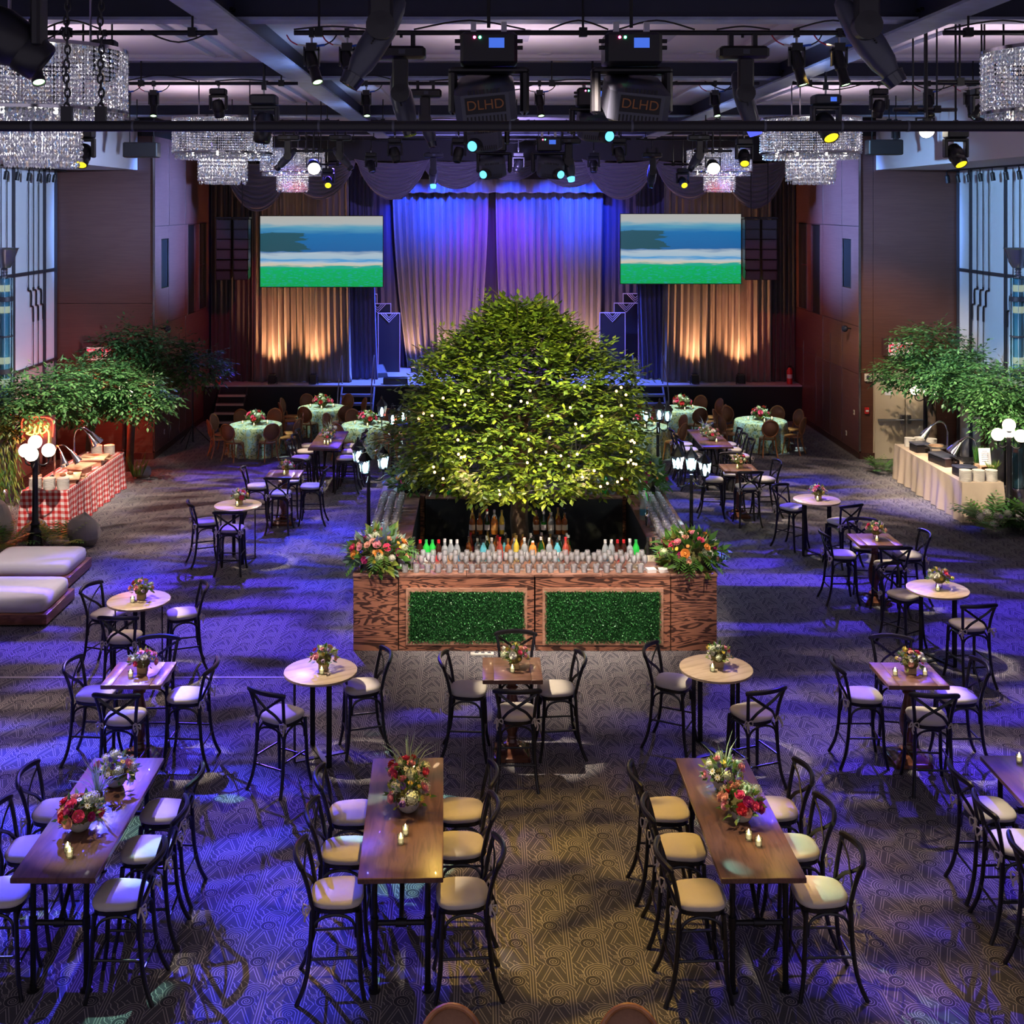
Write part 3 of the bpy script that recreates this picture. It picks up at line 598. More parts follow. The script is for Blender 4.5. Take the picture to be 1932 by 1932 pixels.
# double exit door in the right brown wall
dr = struct(MB().b2(9.87, 11.44, YB+0.02, YB+0.06, 0, 2.2).build('door_1', 'door_paint'))
for (x0, x1) in ((9.90, 10.65), (10.67, 11.42)):
    lf = MB().b2(x0, x1, YB-0.03, YB+0.02, 0.01, 2.16).build('door_leaf', 'door_paint', dr)
    MB().tube([(x0+0.05, YB-0.09, 1.0), (x1-0.05, YB-0.09, 1.0)], 0.028, 8).build('push_bar', 'brushed_steel', lf)
    hx = x1-0.07 if x0 < 10 else x0+0.07
    MB().b2(hx-0.04, hx+0.04, YB-0.11, YB-0.03, 0.9, 1.12).build('latch_box', 'brushed_steel', lf)
MB().b2(9.92, 10.25, YB-0.09, YB-0.03, 2.04, 2.13).build('door_closer', 'plate_white', dr)
# ------------------------------------------------------------------ stage
ZST = 1.06; YST = 35.2
st = struct(MB().b2(CX-XS+0.02, CX+XS-0.02, YST, 40.9, 0, ZST-0.04).build('stage_riser', 'stage_black'))
MB().b2(CX-XS+0.02, CX+XS-0.02, YST-0.03, 40.9, ZST-0.04, ZST).build('stage_deck', 'stage_floor', st)
def drape(name, mats, label, x0t, x1t, x0b, x1b, y, z0, z1, folds, amp=0.08, cat='curtain', seed=1, group=None, sway=0.0):
    rnd = random.Random(seed); n = folds*8; rows = 14
    ph = [rnd.uniform(-0.5, 0.5) for _ in range(folds+2)]; am = [rnd.uniform(0.35, 1.3) for _ in range(folds+2)]
    mb = MB(); vs_ = []; fs = []
    for j in range(rows+1):
        v = j/rows; a = x0t+(x0b-x0t)*v**1.6; b_ = x1t+(x1b-x1t)*v**1.6
        for i in range(n+1):
            u = i/n; k = int(u*folds); f = u*folds*2*PI
            w_ = math.sin(f + ph[k]*0.6*math.sin(v*2.2)) * am[k] * amp*(0.65+0.5*v)
            vs_.append((a+(b_-a)*u + 0.5*w_*math.cos(f) + sway*math.sin(PI*v)*(u-0.5), y+w_, z1+(z0-z1)*v + (0.02*math.sin(f*0.5) if j == rows else 0)))
    for j in range(rows):
        for i in range(n): fs.append((j*(n+1)+i, j*(n+1)+i+1, (j+1)*(n+1)+i+1, (j+1)*(n+1)+i))
    mb.add(vs_, fs)
    o = mb.build(name, mats, None, True, 180); md = o.modifiers.new('thickness', 'SOLIDIFY'); md.thickness = 0.012
    return tag(o, label, cat, group)
drape('stage_curtain', 'silver_drape', 'long silver-grey curtain forming the left half behind the stage opening', -2.85, 0.28, -2.35, -0.05, 38.95, ZST+0.01, 6.85, 13, 0.15, seed=3)
drape('stage_curtain', 'silver_drape', 'long silver-grey curtain forming the right half behind the stage opening', 0.52, 4.02, 0.75, 3.95, 38.95, ZST+0.01, 6.85, 14, 0.15, seed=4)
drape('backdrop_curtain', 'blue_drape', 'dark blue backdrop behind the deco panels left of the silver curtains', -4.3, -2.4, -4.3, -2.2, 39.3, ZST+0.01, 7.4, 9, 0.09, seed=5)
drape('backdrop_curtain', 'blue_drape', 'dark blue backdrop behind the deco panels right of the silver curtains', 3.6, 5.9, 3.6, 5.9, 39.3, ZST+0.01, 7.4, 10, 0.09, seed=6)
drape('backdrop_curtain', 'dark_velvet', 'black curtain strip showing between the two silver stage curtains', -0.3, 1.1, -0.6, 1.3, 39.5, ZST+0.01, 7.4, 7, 0.05, seed=8)
drape('side_curtain', 'grey_velvet', 'taupe pleated curtain lit gold from below, under the left screen', -6.85, -3.95, -6.85, -3.85, 35.85, ZST+0.01, 7.6, 16, 0.10, seed=9)
drape('side_curtain', 'grey_velvet', 'taupe pleated curtain lit gold from below, under the right screen', 5.55, 8.75, 5.45, 8.75, 35.85, ZST+0.01, 7.6, 17, 0.10, seed=10)
drape('side_curtain', 'dark_velvet', 'near-black curtain behind the left column of loudspeakers', -8.1, -6.75, -8.1, -6.75, 35.95, ZST+0.01, 7.8, 8, 0.07, seed=11)
drape('side_curtain', 'dark_velvet', 'near-black curtain behind the right column of loudspeakers', 8.62, 9.5, 8.62, 9.5, 35.95, ZST+0.01, 7.8, 6, 0.07, seed=12)
drape('violet_curtain', 'blue_drape', 'narrow violet curtain beside the left deco panels', -4.05, -3.25, -4.0, -3.1, 36.4, ZST+0.01, 7.6, 6, 0.08, seed=13)
drape('violet_curtain', 'blue_drape', 'narrow violet curtain beside the right deco panels', 4.75, 5.65, 4.9, 5.7, 36.4, ZST+0.01, 7.6, 6, 0.08, seed=14)
drape('border_curtain', 'silver_drape', 'short gathered border hanging above the silver stage curtains', -3.0, 4.2, -3.0, 4.2, 38.6, 6.78, 7.25, 30, 0.05, seed=15)
# swagged valance
def swag(cx_, wd, ztop, drop, y, label, k):
    mb = MB(); vs_ = []; fs = []; nu, nv, nf = 28, 48, 9
    for j in range(nv+1):
        v = j/nv
        for i in range(nu+1):
            u = i/nu; q = math.sin(PI*u)
            z = ztop - drop*(q**0.75)*(0.10+0.90*v) - 0.10*v*(1-q)
            sq = 1-0.10*v*(1-q)
            vs_.append((cx_+(u-0.5)*wd*sq, y-0.16*q*v - 0.055*q*math.sin(v*nf*2*PI + 1.5*(u-0.5)), z))
    for j in range(nv):
        for i in range(nu): fs.append((j*(nu+1)+i, j*(nu+1)+i+1, (j+1)*(nu+1)+i+1, (j+1)*(nu+1)+i))
    mb.add(vs_, fs); o = mb.build('swag', 'swag_velvet', None, True, 180); o.modifiers.new('thickness', 'SOLIDIFY').thickness = 0.015
    tag(o, label, 'swag', 'swags of the stage valance')
ORD = ['leftmost', 'second', 'third', 'fourth', 'middle', 'sixth', 'seventh', 'eighth', 'rightmost']
for k, (px, ybot, wpx) in enumerate(((487, 399, 130), (604, 377, 128), (740, 377, 128), (860, 357, 125), (965, 342, 112), (1075, 354, 125), (1170, 377, 130), (1300, 377, 125), (1422, 394, 125))):
    Y = 34.9+(k % 2)*0.10; zb = CAMH-(ybot-VY)*Y/FPX; zt = 7.72
    swag((px-VX)*Y/FPX, wpx*1.12*Y/FPX, zt, (zt-zb)/1.0, Y, 'plum velvet swag of the stage valance, %s%s' % (ORD[k], '' if k in (0, 8, 4) else ' from the left'), k)
struct(MB().b2(CX-XS, CX+XS, 34.98, 35.12, 7.68, 8.58).build('trim_1', 'stage_black'))
struct(MB().b2(-3.1, 4.3, 38.55, 38.65, 7.22, 8.58).build('trim_3', 'stage_black'))
struct(MB().b2(CX-XS, CX-3.6-XS+5.4, 36.2, 36.3, 7.4, 8.58).build('trim_2', 'stage_black'))
# screens
for (x0, y0, x1, y1, nm) in ((491, 408, 722, 541, 'left'), (1171, 404, 1398, 535, 'right')):
    Y = 35.4; a = PP(x0, y1, Y); b_ = PP(x1, y0, Y)
    t = thing('projection_screen', 'flat video wall glowing blue and green on the %s of the stage' % nm, 'screen', ((a.x+b_.x)/2, Y, a.z))
    hw, hh = (b_.x-a.x)/2, b_.z-a.z
    MB().b2(-hw-0.02, hw+0.02, 0.012, 0.10, -0.02, hh+0.02).build('casing', 'black_plastic', t)
    MB().b2(-hw, hw, 0, 0.012, 0, hh).build('display', 'screen_picture', t)
    for q in (-0.7, 0.7): MB().tube([(q*hw, 0.06, hh), (q*hw, 0.06, 8.59-a.z)], 0.012, 6).build('hanging_cable', 'black_metal', t)
# hanging loudspeaker columns
def line_array(px, py, label):
    Y = 34.6; p = PP(px, py, Y)
    t = thing('speaker_column', label, 'loudspeaker', p, 0, 'hanging loudspeaker columns')
    MB().b2(-0.24, 0.24, -0.2, 0.2, 0.02, 0.07).build('rigging_bar', 'black_metal', t)
    MB().tube([(0, 0, 0.05), (0, 0, 8.33-p.z)], 0.014, 6).build('hanging_chain', 'black_metal', t)
    z = 0; y = 0; an = 0
    for k in range(6):
        h = 0.285; R = Matrix.Rotation(math.radians(an), 3, 'X')
        c = Vector((0, y, z-h/2))
        cb = MB().box(c, (0.43, 0.36, h-0.012), rot=R).build('cabinet', 'black_plastic', t)
        MB().box(c + R @ Vector((0, -0.185, 0)), (0.38, 0.012, h-0.05), rot=R).build('grille', 'rig_grey', cb)
        z -= h; an += 1.5*k; y -= -math.sin(math.radians(an))*-0.10
for px, lb in ((424, 'outer black loudspeaker column hanging left of the left screen'), (457, 'inner black loudspeaker column hanging beside the left screen'), (1417, 'inner black loudspeaker column hanging beside the right screen'), (1449, 'outer black loudspeaker column hanging right of the right screen')):
    line_array(px, 414, lb)
# deco flats
def deco(px0, px1, py, Y, label):
    a = PP(px0, py, Y); b_ = PP(px1, py, Y); h = a.z-ZST
    t = thing('deco_panel', label, 'stage panel', ((a.x+b_.x)/2, Y, ZST), 0, 'deco panels on the stage'); hw = (b_.x-a.x)/2
    MB().b2(-hw, hw, 0, 0.05, 0, h).build('board', 'deco_panel', t)
    fr = MB(); q = 0.022
    fr.b2(-hw, hw, -0.02, 0, h-q*1.4, h); fr.b2(-hw, -hw+q, -0.02, 0, 0, h-q*1.4); fr.b2(hw-q, hw, -0.02, 0, 0, h-q*1.4); fr.build('frame', 'deco_line', t)
    for k, s in enumerate((0.26, 0.19, 0.12)):
        MB().tube([(-s, -0.012, h-0.03), (0, -0.012, h-0.03-s*1.05), (s, -0.012, h-0.03)], 0.010, 5).build('chevron', 'deco_line', t)
for a in ((668, 712, 554, 38.6, 'tallest dark deco panel left of the stage curtains'), (687, 738, 572, 38.3, 'middle-height dark deco panel left of the stage curtains'), (713, 755, 590, 38.0, 'shortest dark deco panel left of the stage curtains'),
          (1175, 1222, 553, 38.6, 'tallest dark deco panel right of the stage curtains'), (1158, 1205, 571, 38.3, 'middle-height dark deco panel right of the stage curtains'), (1131, 1180, 589, 38.0, 'shortest dark deco panel right of the stage curtains')): deco(*a)
# stage steps
def steps(cx_, w_, label, rail, metal):
    t = thing('stage_steps', label, 'stairs', (cx_, YST-0.05, 0))
    n = 4
    for k in range(n):
        z = ZST*(k+1)/(n+1)-0.02; y = -0.28*(n-k)
        MB().b2(-w_/2, w_/2, y, y+0.28, z-0.05, z).build('tread', 'stage_black' if not metal else 'stair_blue', t)
        MB().b2(-w_/2, w_/2, y-0.015, y, z-0.06, z+0.006).build('nosing', 'stair_edge' if not metal else 'stair_blue', t)
        if not metal: MB().b2(-w_/2, w_/2, y+0.02, y+0.04, z-ZST/(n+1), z-0.05).build('riser', 'stage_black', t)
    for s in (-1, 1):
        MB().tube([(s*w_/2, -1.12, 0), (s*w_/2, 0.0, ZST-0.05)], 0.03, 6).build('stringer', 'stage_black' if not metal else 'stair_blue', t)
        if rail: MB().tube(smooth_curve([(s*w_/2, -1.05, 0.15), (s*w_/2, -1.05, 1.0), (s*w_/2, -0.05, 1.95), (s*w_/2, 0.05, 1.1)], 3), 0.018, 6).build('handrail', 'stair_blue', t)
steps(-3.58, 0.95, 'blue-lit metal steps with handrails up to the stage left of the tree', True, True)
steps(4.95, 0.9, 'blue-lit metal steps up to the stage, half hidden right of the tree', True, True)
steps(-7.25, 0.8, 'black steps with pale edges at the far left stage corner', False, False)
# stage odds and ends
def wedge(loc, rz, label):
    t = thing('floor_monitor', label, 'loudspeaker', loc, rz)
    pts = [(-0.3, -0.22, 0), (0.3, -0.22, 0), (0.3, 0.22, 0), (-0.3, 0.22, 0), (-0.3, -0.16, 0.12), (0.3, -0.16, 0.12), (0.3, 0.14, 0.36), (-0.3, 0.14, 0.36), (0.3, 0.22, 0.34), (-0.3, 0.22, 0.34)]
    mb = MB(); mb.add(pts, [(0,3,2,1),(0,1,5,4),(4,5,6,7),(7,6,8,9),(9,8,2,3),(0,4,7,9,3),(1,2,8,6,5)]); mb.build('cabinet', 'black_plastic', t, False)
    g = MB(); g.add([(-0.26, -0.155, 0.135), (0.26, -0.155, 0.135), (0.26, 0.13, 0.363), (-0.26, 0.13, 0.363)], [(0,1,2,3)]); g.build('grille', 'rig_grey', t)
wedge((-3.2, 36.9, ZST), 0.5, 'black wedge monitor on the blue-lit stage floor')
t = thing('speaker_box', 'low black box speaker on the stage edge beside the tree', 'loudspeaker', (-2.5, 35.45, ZST)); MB().bev(-0.36, 0.36, -0.15, 0.15, 0, 0.2, 0.015).build('cabinet', 'black_plastic', t); MB().b2(-0.32, 0.32, -0.162, -0.15, 0.03, 0.17).build('grille', 'rig_grey', t)
def uplight(x, label):
    t = thing('uplight_can', label, 'stage light', (x, 35.42, ZST), 0, 'uplights at the foot of the taupe curtains')
    MB().bev(-0.11, 0.11, -0.12, 0.09, 0.03, 0.30, 0.02).build('housing', 'black_plastic', t); MB().b2(-0.08, 0.08, -0.10, 0.07, 0.30, 0.315).build('lens', 'lens_dark', t)
    MB().tube([(-0.13, -0.01, 0.0), (-0.13, -0.01, 0.2), (0.13, -0.01, 0.2), (0.13, -0.01, 0.0)], 0.012, 6).build('bracket', 'black_metal', t)
uplight(-6.15, 'black uplight at the foot of the left taupe curtain, outer one'); uplight(-4.93, 'black uplight at the foot of the left taupe curtain, inner one')
uplight(6.38, 'black uplight at the foot of the right taupe curtain, inner one'); uplight(7.75, 'black uplight at the foot of the right taupe curtain, outer one')
t = thing('uplight_can', 'small lit floor lamp on the stage by the silver curtain', 'stage light', (-2.05, 37.9, ZST)); MB().bev(-0.14, 0.14, -0.06, 0.06, 0.02, 0.16, 0.015).build('housing', 'black_plastic', t); MB().b2(-0.12, 0.12, -0.05, 0.05, 0.16, 0.17).build('lens', 'column_lamp', t)
def extinguisher(loc, label):
    t = thing('fire_extinguisher', label, 'extinguisher', loc); MB().lathe([(0.02, 0), (0.08, 0.01), (0.08, 0.40), (0.05, 0.47), (0.02, 0.50)], 14).build('cylinder', 'extinguisher_red', t)
    MB().b2(-0.05, 0.05, -0.02, 0.02, 0.50, 0.56).build('valve_handle', 'black_metal', t); MB().tube(smooth_curve([(0.03, 0, 0.52), (0.11, 0, 0.45), (0.1, 0, 0.15)], 3), 0.013, 6).build('hose', 'black_metal', t); MB().lathe([(0.082, 0.18), (0.082, 0.30)], 14).build('label_band', 'label_white', t)
extinguisher((-7.75, 35.35, ZST), 'red fire extinguisher on the stage beside the black steps'); extinguisher((9.2, 35.4, ZST), 'red fire extinguisher at the right end of the stage')
t = thing('microphone_stand', 'thin black tripod stand by the maroon wall near black steps', 'stand', (-7.6, 31.6, 0))
MB().tube([(0,0,0.1), (0,0,2.2)], 0.018, 6).build('pole', 'black_metal', t)
for k in range(3): a = k*2.09+0.4; MB().tube([(0,0,0.55), (0.5*math.cos(a), 0.5*math.sin(a), 0.012)], 0.012, 6).build('leg', 'black_metal', t)
# exit signs and wall bits
def text(name, body, size, matn, parent, loc, rot=(PI/2, 0, 0), ext=0.004, outline=0.0):
    c = bpy.data.curves.new(name, 'FONT'); c.body = body; c.size = size; c.extrude = ext; c.align_x = 'CENTER'; c.align_y = 'CENTER'; c.offset = outline
    c.materials.append(M[matn]); tmp = bpy.data.objects.new(name, c); COL.objects.link(tmp); dg = bpy.context.evaluated_depsgraph_get()
    me = bpy.data.meshes.new_from_object(tmp.evaluated_get(dg)); bpy.data.objects.remove(tmp); bpy.data.curves.remove(c)
    o = put(name, me, parent); o.location = loc; o.rotation_euler = rot; return o
def exit_sign(x, z, label):
    t = thing('exit_sign', label, 'sign', (x, YB-0.16, z)); MB().b2(-0.42, 0.30, 0.0, 0.16, -0.19, 0.24).build('housing', 'baseboard', t); MB().b2(-0.30, 0.30, -0.03, 0, -0.18, 0.14).build('sign_face', 'exit_face', t)
    text('lettering', 'EXIT', 0.30, 'exit_red', t, (0, -0.036, -0.02)); 
exit_sign((1700-VX)*29.7/FPX, CAMH-(657-VY)*29.7/FPX, 'red EXIT sign above the beige double doors'); exit_sign((186-VX)*29.7/FPX, CAMH-(666-VY)*29.7/FPX, 'red EXIT sign half hidden in leaves on the left brown wall')
t = tag(MB().b2(-0.09, 0.09, -0.005, 0, -0.09, 0.09).build('door_notice', 'paper'), 'small white notice with the letter F on door', 'notice', loc=(10.24, YB-0.036, 1.70)); text('lettering', 'F', 0.13, 'print_black', t, (0, -0.008, 0))
t = thing('wall_speaker_box', 'small white square box on brown wall beside the doors', 'fixture', (9.73, YB-0.05, 2.05)); MB().bev(-0.09, 0.09, 0, 0.05, -0.1, 0.1, 0.01).build('housing', 'plate_white', t); MB().lathe([(0.05, 0), (0.05, 0.012)], 14, rot=Matrix.Rotation(PI/2, 3, 'X')).build('grille', 'rig_grey', t)
t = thing('fire_alarm_pull', 'red fire alarm box on brown wall beside the doors', 'alarm', (9.70, YB-0.05, 1.22)); MB().bev(-0.055, 0.055, 0, 0.05, -0.08, 0.08, 0.01).build('housing', 'extinguisher_red', t); MB().b2(-0.035, 0.035, -0.012, 0, -0.02, 0.02).build('pull_bar', 'label_white', t)
for s, y, z, lb in ((1, 31.0, 0.45, 'white socket plate low on the right timber cheek wall'), (1, 30.35, 1.1, 'white switch plate on the right timber cheek wall'), (-1, 30.9, 0.5, 'white socket plate low on the left timber cheek wall')):
    x = CX+s*XS; t = thing('wall_plate', lb, 'wall plate', (x, y, z)); MB().b2(*sorted((-s*0.012, 0)), -0.04, 0.04, -0.06, 0.06).build('plate', 'plate_white', t); MB().b2(*sorted((-s*0.016, -s*0.012)), -0.02, 0.02, -0.03, 0.03).build('insert', 'rig_grey', t)
for s, lb in ((1, 'small dark dome lamp on the right timber cheek wall'), (-1, 'small dark dome lamp on the left cheek wall above leaves')):
    x = CX+s*XS; t = thing('wall_lamp', lb, 'wall lamp', (x, 30.6, 3.2)); MB().tube([(0, 0, 0), (-s*0.12, 0, 0.02)], 0.02, 6).build('arm', 'black_metal', t); MB().ball((-s*0.16, 0, 0), 0.085, 12, 8).build('dome', 'lens_dark', t)
# ------------------------------------------------------------------ bar stools
def outline(hw, hd, n=20, p=3.2, back=0.86):
    out = []
    for j in range(n):
        a = 2*PI*(j+0.5)/n; c, s_ = math.cos(a), math.sin(a)
        x = math.copysign(abs(c)**(2/p), c)*hw; y = math.copysign(abs(s_)**(2/p), s_)*hd
        k = back+(1-back)*(y+hd)/(2*hd); out.append((x*k, y))
    return out
def loft(mb, rings, n):
    vs_ = [v for r in rings for v in r]; fs = [tuple(range(n-1, -1, -1)), tuple(range((len(rings)-1)*n, len(rings)*n))]
    for i in range(len(rings)-1):
        for j in range(n): fs.append((i*n+j, i*n+(j+1) % n, (i+1)*n+(j+1) % n, (i+1)*n+j))
    mb.add(vs_, fs); return mb
def make_stool():
    t = thing('bar_stool', 'stool', 'bar stool')
    o = outline(0.212, 0.205)
    ring = lambda z, k: [(x*k, y*k, z) for x, y in o]
    loft(MB(), [ring(0.685, 0.94), ring(0.69, 0.98), ring(0.72, 0.98), ring(0.725, 0.94)], 20).build('seat_frame', 'stool_black', t)
    cu = loft(MB(), [ring(0.725, 0.97), ring(0.735, 1.03), ring(0.757, 1.05), ring(0.775, 1.0), ring(0.787, 0.86), ring(0.793, 0.5), ring(0.793, 0.1)], 20).build('cushion', 'cushion', t, ang=60)
    for s in (-1, 1):
        MB().tube(smooth_curve([(s*0.185, 0.165, 0.70), (s*0.192, 0.178, 0.45), (s*0.198, 0.19, 0.2), (s*0.222, 0.225, 0.0)], 4), [0.020]*9+[0.018]*4, 8).build('leg', 'stool_black', t)
        MB().tube(smooth_curve([(s*0.232, -0.315, 0), (s*0.208, -0.255, 0.14), (s*0.192, -0.215, 0.35), (s*0.186, -0.195, 0.7), (s*0.192, -0.208, 0.84), (s*0.212, -0.24, 0.98), (s*0.232, -0.275, 1.09)], 3), 0.019, 8).build('back_leg', 'stool_black', t)
        tb = MB()
        for q in (0.0, 2.0, 4.1): 
            an = q; tb.tube(smooth_curve([(s*0.205, -0.205, 0.745), (s*0.205+0.04*math.cos(an), -0.24+0.025*math.sin(an), 0.775), (s*0.205+0.055*math.cos(an+0.5), -0.235+0.03*math.sin(an), 0.72-0.02*q/4), (s*0.205, -0.21, 0.74)], 3), 0.007, 5)
        tb.tube(smooth_curve([(s*0.205, -0.22, 0.74), (s*0.225, -0.245, 0.70), (s*0.215, -0.25, 0.655)], 3), 0.008, 5); tb.tube([(s*0.16, -0.19, 0.755), (s*0.208, -0.226, 0.745)], 0.007, 5)
        tb.build('cushion_tie', 'tie_cloth', t)
    MB().tube(smooth_curve([(-0.262, -0.262, 1.085), (-0.20, -0.292, 1.098), (-0.1, -0.325, 1.104), (0, -0.337, 1.106), (0.1, -0.325, 1.104), (0.20, -0.292, 1.098), (0.262, -0.262, 1.085)], 3), [0.020, 0.027]+[0.029]*15+[0.027, 0.020], 8, flat=0.75).build('top_rail', 'stool_black', t)
    for s in (-1, 1):
        MB().tube(smooth_curve([(-s*0.17, -0.19, 0.735), (-s*0.10, -0.235, 0.84), (0, -0.26+0.006*s, 0.91), (s*0.11, -0.272, 0.99), (s*0.205, -0.262, 1.055)], 3), 0.017, 6, flat=0.5).build('cross_slat', 'stool_black', t)
    for (a, b_) in (((-0.197, 0.187, 0.27), (0.197, 0.187, 0.27)), ((-0.203, -0.235, 0.27), (0.203, -0.235, 0.27)), ((-0.197, 0.187, 0.34), (-0.195, -0.222, 0.34)), ((0.197, 0.187, 0.34), (0.195, -0.222, 0.34))):
        MB().tube([a, b_], 0.011, 6).build('stretcher', 'stool_black', t)
    def arch(a, b_):
        a, b_ = Vector(a), Vector(b_); pts = []
        for k in range(13):
            q = k/12; u = 0.5-0.5*math.cos(PI*q); p = a.lerp(b_, u); p.z = 0.50+0.18*(math.sin(PI*q)**0.55); pts.append(p)
        MB().tube(pts, 0.012, 6).build('arch_brace', 'stool_black', t)
    arch((-0.178, 0.168, 0), (0.178, 0.168, 0)); arch((-0.178, -0.196, 0), (0.178, -0.196, 0)); arch((-0.186, 0.152, 0), (-0.184, -0.185, 0)); arch((0.186, 0.152, 0), (0.184, -0.185, 0))
    return t
STOOL = Proto(make_stool())
rs = random.Random(21)
def stool(x, y, tx, ty, side, ref, face=None, jit=0.06):
    a = math.atan2(ty-y, tx-x)-PI/2 if face is None else face
    STOOL.at((x, y, 0), a+rs.uniform(-jit, jit), 'black cross-back stool, %s of %s' % (side, ref), 'cross-back bar stools')
# ------------------------------------------------------------------ tables
def make_long():
    t = thing('communal_table', 'x', 'table'); HW, HL = 0.34, 1.035
    MB().bev(-HW, HW, -HL, HL, 0.955, 1.0, 0.005).build('tabletop', 'plank_length', t)
    for sy in (-1, 1):
        y = sy*0.87
        for sx in (-1, 1):
            x = sx*0.215; MB().tube([(x, y, 0.03), (x, y, 0.945)], 0.024, 10).build('leg', 'pipe_iron', t)
            MB().lathe([(0.05, 0), (0.05, 0.014), (0.03, 0.02), (0.03, 0.055)], 12, (x, y, 0)).build('floor_flange', 'pipe_iron', t)
            MB().lathe([(0.03, 0.94), (0.05, 0.945), (0.05, 0.955)], 12, (x, y, 0)).build('top_flange', 'pipe_iron', t)
            MB().tube([(x, y, 0.50), (x, y, 0.60)], 0.034, 10).build('fitting', 'pipe_iron', t)
        MB().tube([(-0.215, y, 0.55), (0.215, y, 0.55)], 0.022, 8).build('crossbar', 'pipe_iron', t)
        MB().tube([(-0.045, y, 0.55), (0.045, y, 0.55)], 0.034, 10).build('fitting', 'pipe_iron', t)
        MB().tube([(0, y, 0.55), (0, sy*0.32, 0.95)], 0.020, 8).build('brace', 'pipe_iron', t)
    return t
def make_square():
    t = thing('pedestal_table', 'x', 'table'); H = 0.34
    tp = MB().bev(-0.21, 0.21, -H, H, 0.95, 1.0, 0.004).build('tabletop', 'plank_dark', t)
    for s in (-1, 1): MB().bev(*sorted((s*0.212, s*H)), -H, H, 0.95, 1.0, 0.004).build('end_board', 'plank_dark', tp)
    prof = [(0.06, 0.11), (0.075, 0.12), (0.10, 0.135), (0.10, 0.15), (0.065, 0.165), (0.05, 0.20), (0.058, 0.22), (0.05, 0.235), (0.055, 0.26), (0.085, 0.33), (0.102, 0.42), (0.100, 0.50), (0.075, 0.62), (0.052, 0.72), (0.045, 0.77), (0.07, 0.785), (0.07, 0.80), (0.05, 0.815), (0.055, 0.86), (0.11, 0.90), (0.12, 0.93), (0.12, 0.95)]
    MB().lathe(prof, 20).build('pedestal', 'pedestal_wood', t)
    mb = MB(); mb.bev(-0.21, 0.21, -0.21, 0.21, 0, 0.055, 0.008); mb.box((0, 0, 0.0825), (0.38, 0.38, 0.055), taper=0.62); mb.build('plinth', 'pedestal_wood', t)
    return t
def make_round():
    t = thing('round_bar_table', 'x', 'table')
    MB().lathe([(0.405, 0.965), (0.42, 0.97), (0.42, 0.995), (0.412, 1.0), (0.0, 1.0)], 40).build('tabletop', 'top_pale', t)
    for k in range(2):
        R = Matrix.Rotation(k*PI/2, 3, 'Z'); r = 0.31
        for s in (-1, 1): MB().box(R @ Vector((s*r, 0, 0.485)), (0.012, 0.06, 0.96), rot=R).build('leg', 'pipe_iron', t)
        MB().box(R @ Vector((0, 0, 0.006+k*0.012)), (2*r, 0.06, 0.012), rot=R).build('floor_bar', 'pipe_iron', t)
        MB().box(R @ Vector((0, 0, 0.952-k*0.012)), (2*r, 0.06, 0.012), rot=R).build('top_bar', 'pipe_iron', t)
    return t
LONG, SQUARE, ROUND = Proto(make_long()), Proto(make_square()), Proto(make_round())
TABLES = {}
LREF = {'L1': 'the leftmost front long table', 'L2': 'the front long table left of centre', 'L3': 'the front long table right of centre', 'L4': 'the rightmost front long table', 'L5': 'the far long table left of the tree', 'L6': 'the far long table right of the tree'}
for k, (x, y, rz) in dict(L1=(-3.39, 10.5, 0.0), L2=(-0.66, 10.5, 0.03), L3=(2.245, 10.5, 0.012), L4=(5.2, 10.55, 0.0), L5=(-3.45, 27.3, 0.0), L6=(5.3, 27.5, 0.0)).items():
    desc = {'L1': 'long dark wood table with three flower bowls, leftmost of the front row', 'L2': 'long dark wood table on pipe legs, front row left of centre', 'L3': 'long dark wood table on pipe legs, front row right of centre', 'L4': 'long dark wood table cut off by the right edge', 'L5': 'long dark wood table in the distance left of the tree', 'L6': 'long dark wood table in the distance right of the tree'}[k]
    LONG.at((x, y, 0), rz, desc, 'long pipe-leg tables'); TABLES[k] = (x, y)
    for sx, sn in ((-1, 'left'), (1, 'right')):
        if k == 'L4' and sx > 0: continue
        for dy, en in ((-0.80, 'near'), (-0.12, 'middle'), (0.52, 'far')):
            c, s_ = math.cos(rz), math.sin(rz); ox, oy = sx*(0.50+rs.uniform(-0.02, 0.02)), dy+rs.uniform(-0.03, 0.03)
            X, Y = x+ox*c-oy*s_, y+ox*s_+oy*c
            stool(X, Y, 0, 0, '%s %s seat' % (en, sn), LREF[k], face=rz+(-PI/2 if sx < 0 else PI/2))
SREF = {'S1': 'the square table behind the leftmost long table', 'S2': 'the square table facing the hedge-fronted bar', 'S3': 'the square table behind the rightmost long table', 'S4': 'the square table between two round ones', 'S5': 'the distant square table left of the bar', 'S6': 'the distant square table right of the bar'}
SQ = dict(S1=FP(263, 1270, 1.0), S2=FP(966, 1261, 1.0), S3=FP(1714, 1271, 1.0), S4=FP(1650, 1017.5, 1.0), S5=FP(536.5, 893.5, 1.0), S6=FP(1393, 882, 1.0))
for k, p in SQ.items():
    SQUARE.at((p.x, p.y, 0), 0, 'dark square pedestal table: ' + SREF[k].replace('the square table ', '').replace('the distant square table ', 'far off, '), 'square pedestal tables'); TABLES[k] = (p.x, p.y)
    for (dx, dy, sn) in ((-0.53, 0.02, 'left seat'), (0.53, 0.02, 'right seat'), (0.02, -0.57, 'near seat'), (0.04, 0.56, 'far seat')):
        stool(p.x+dx+rs.uniform(-0.03, 0.03), p.y+dy+rs.uniform(-0.03, 0.03), p.x, p.y, sn, SREF[k], jit=0.1)
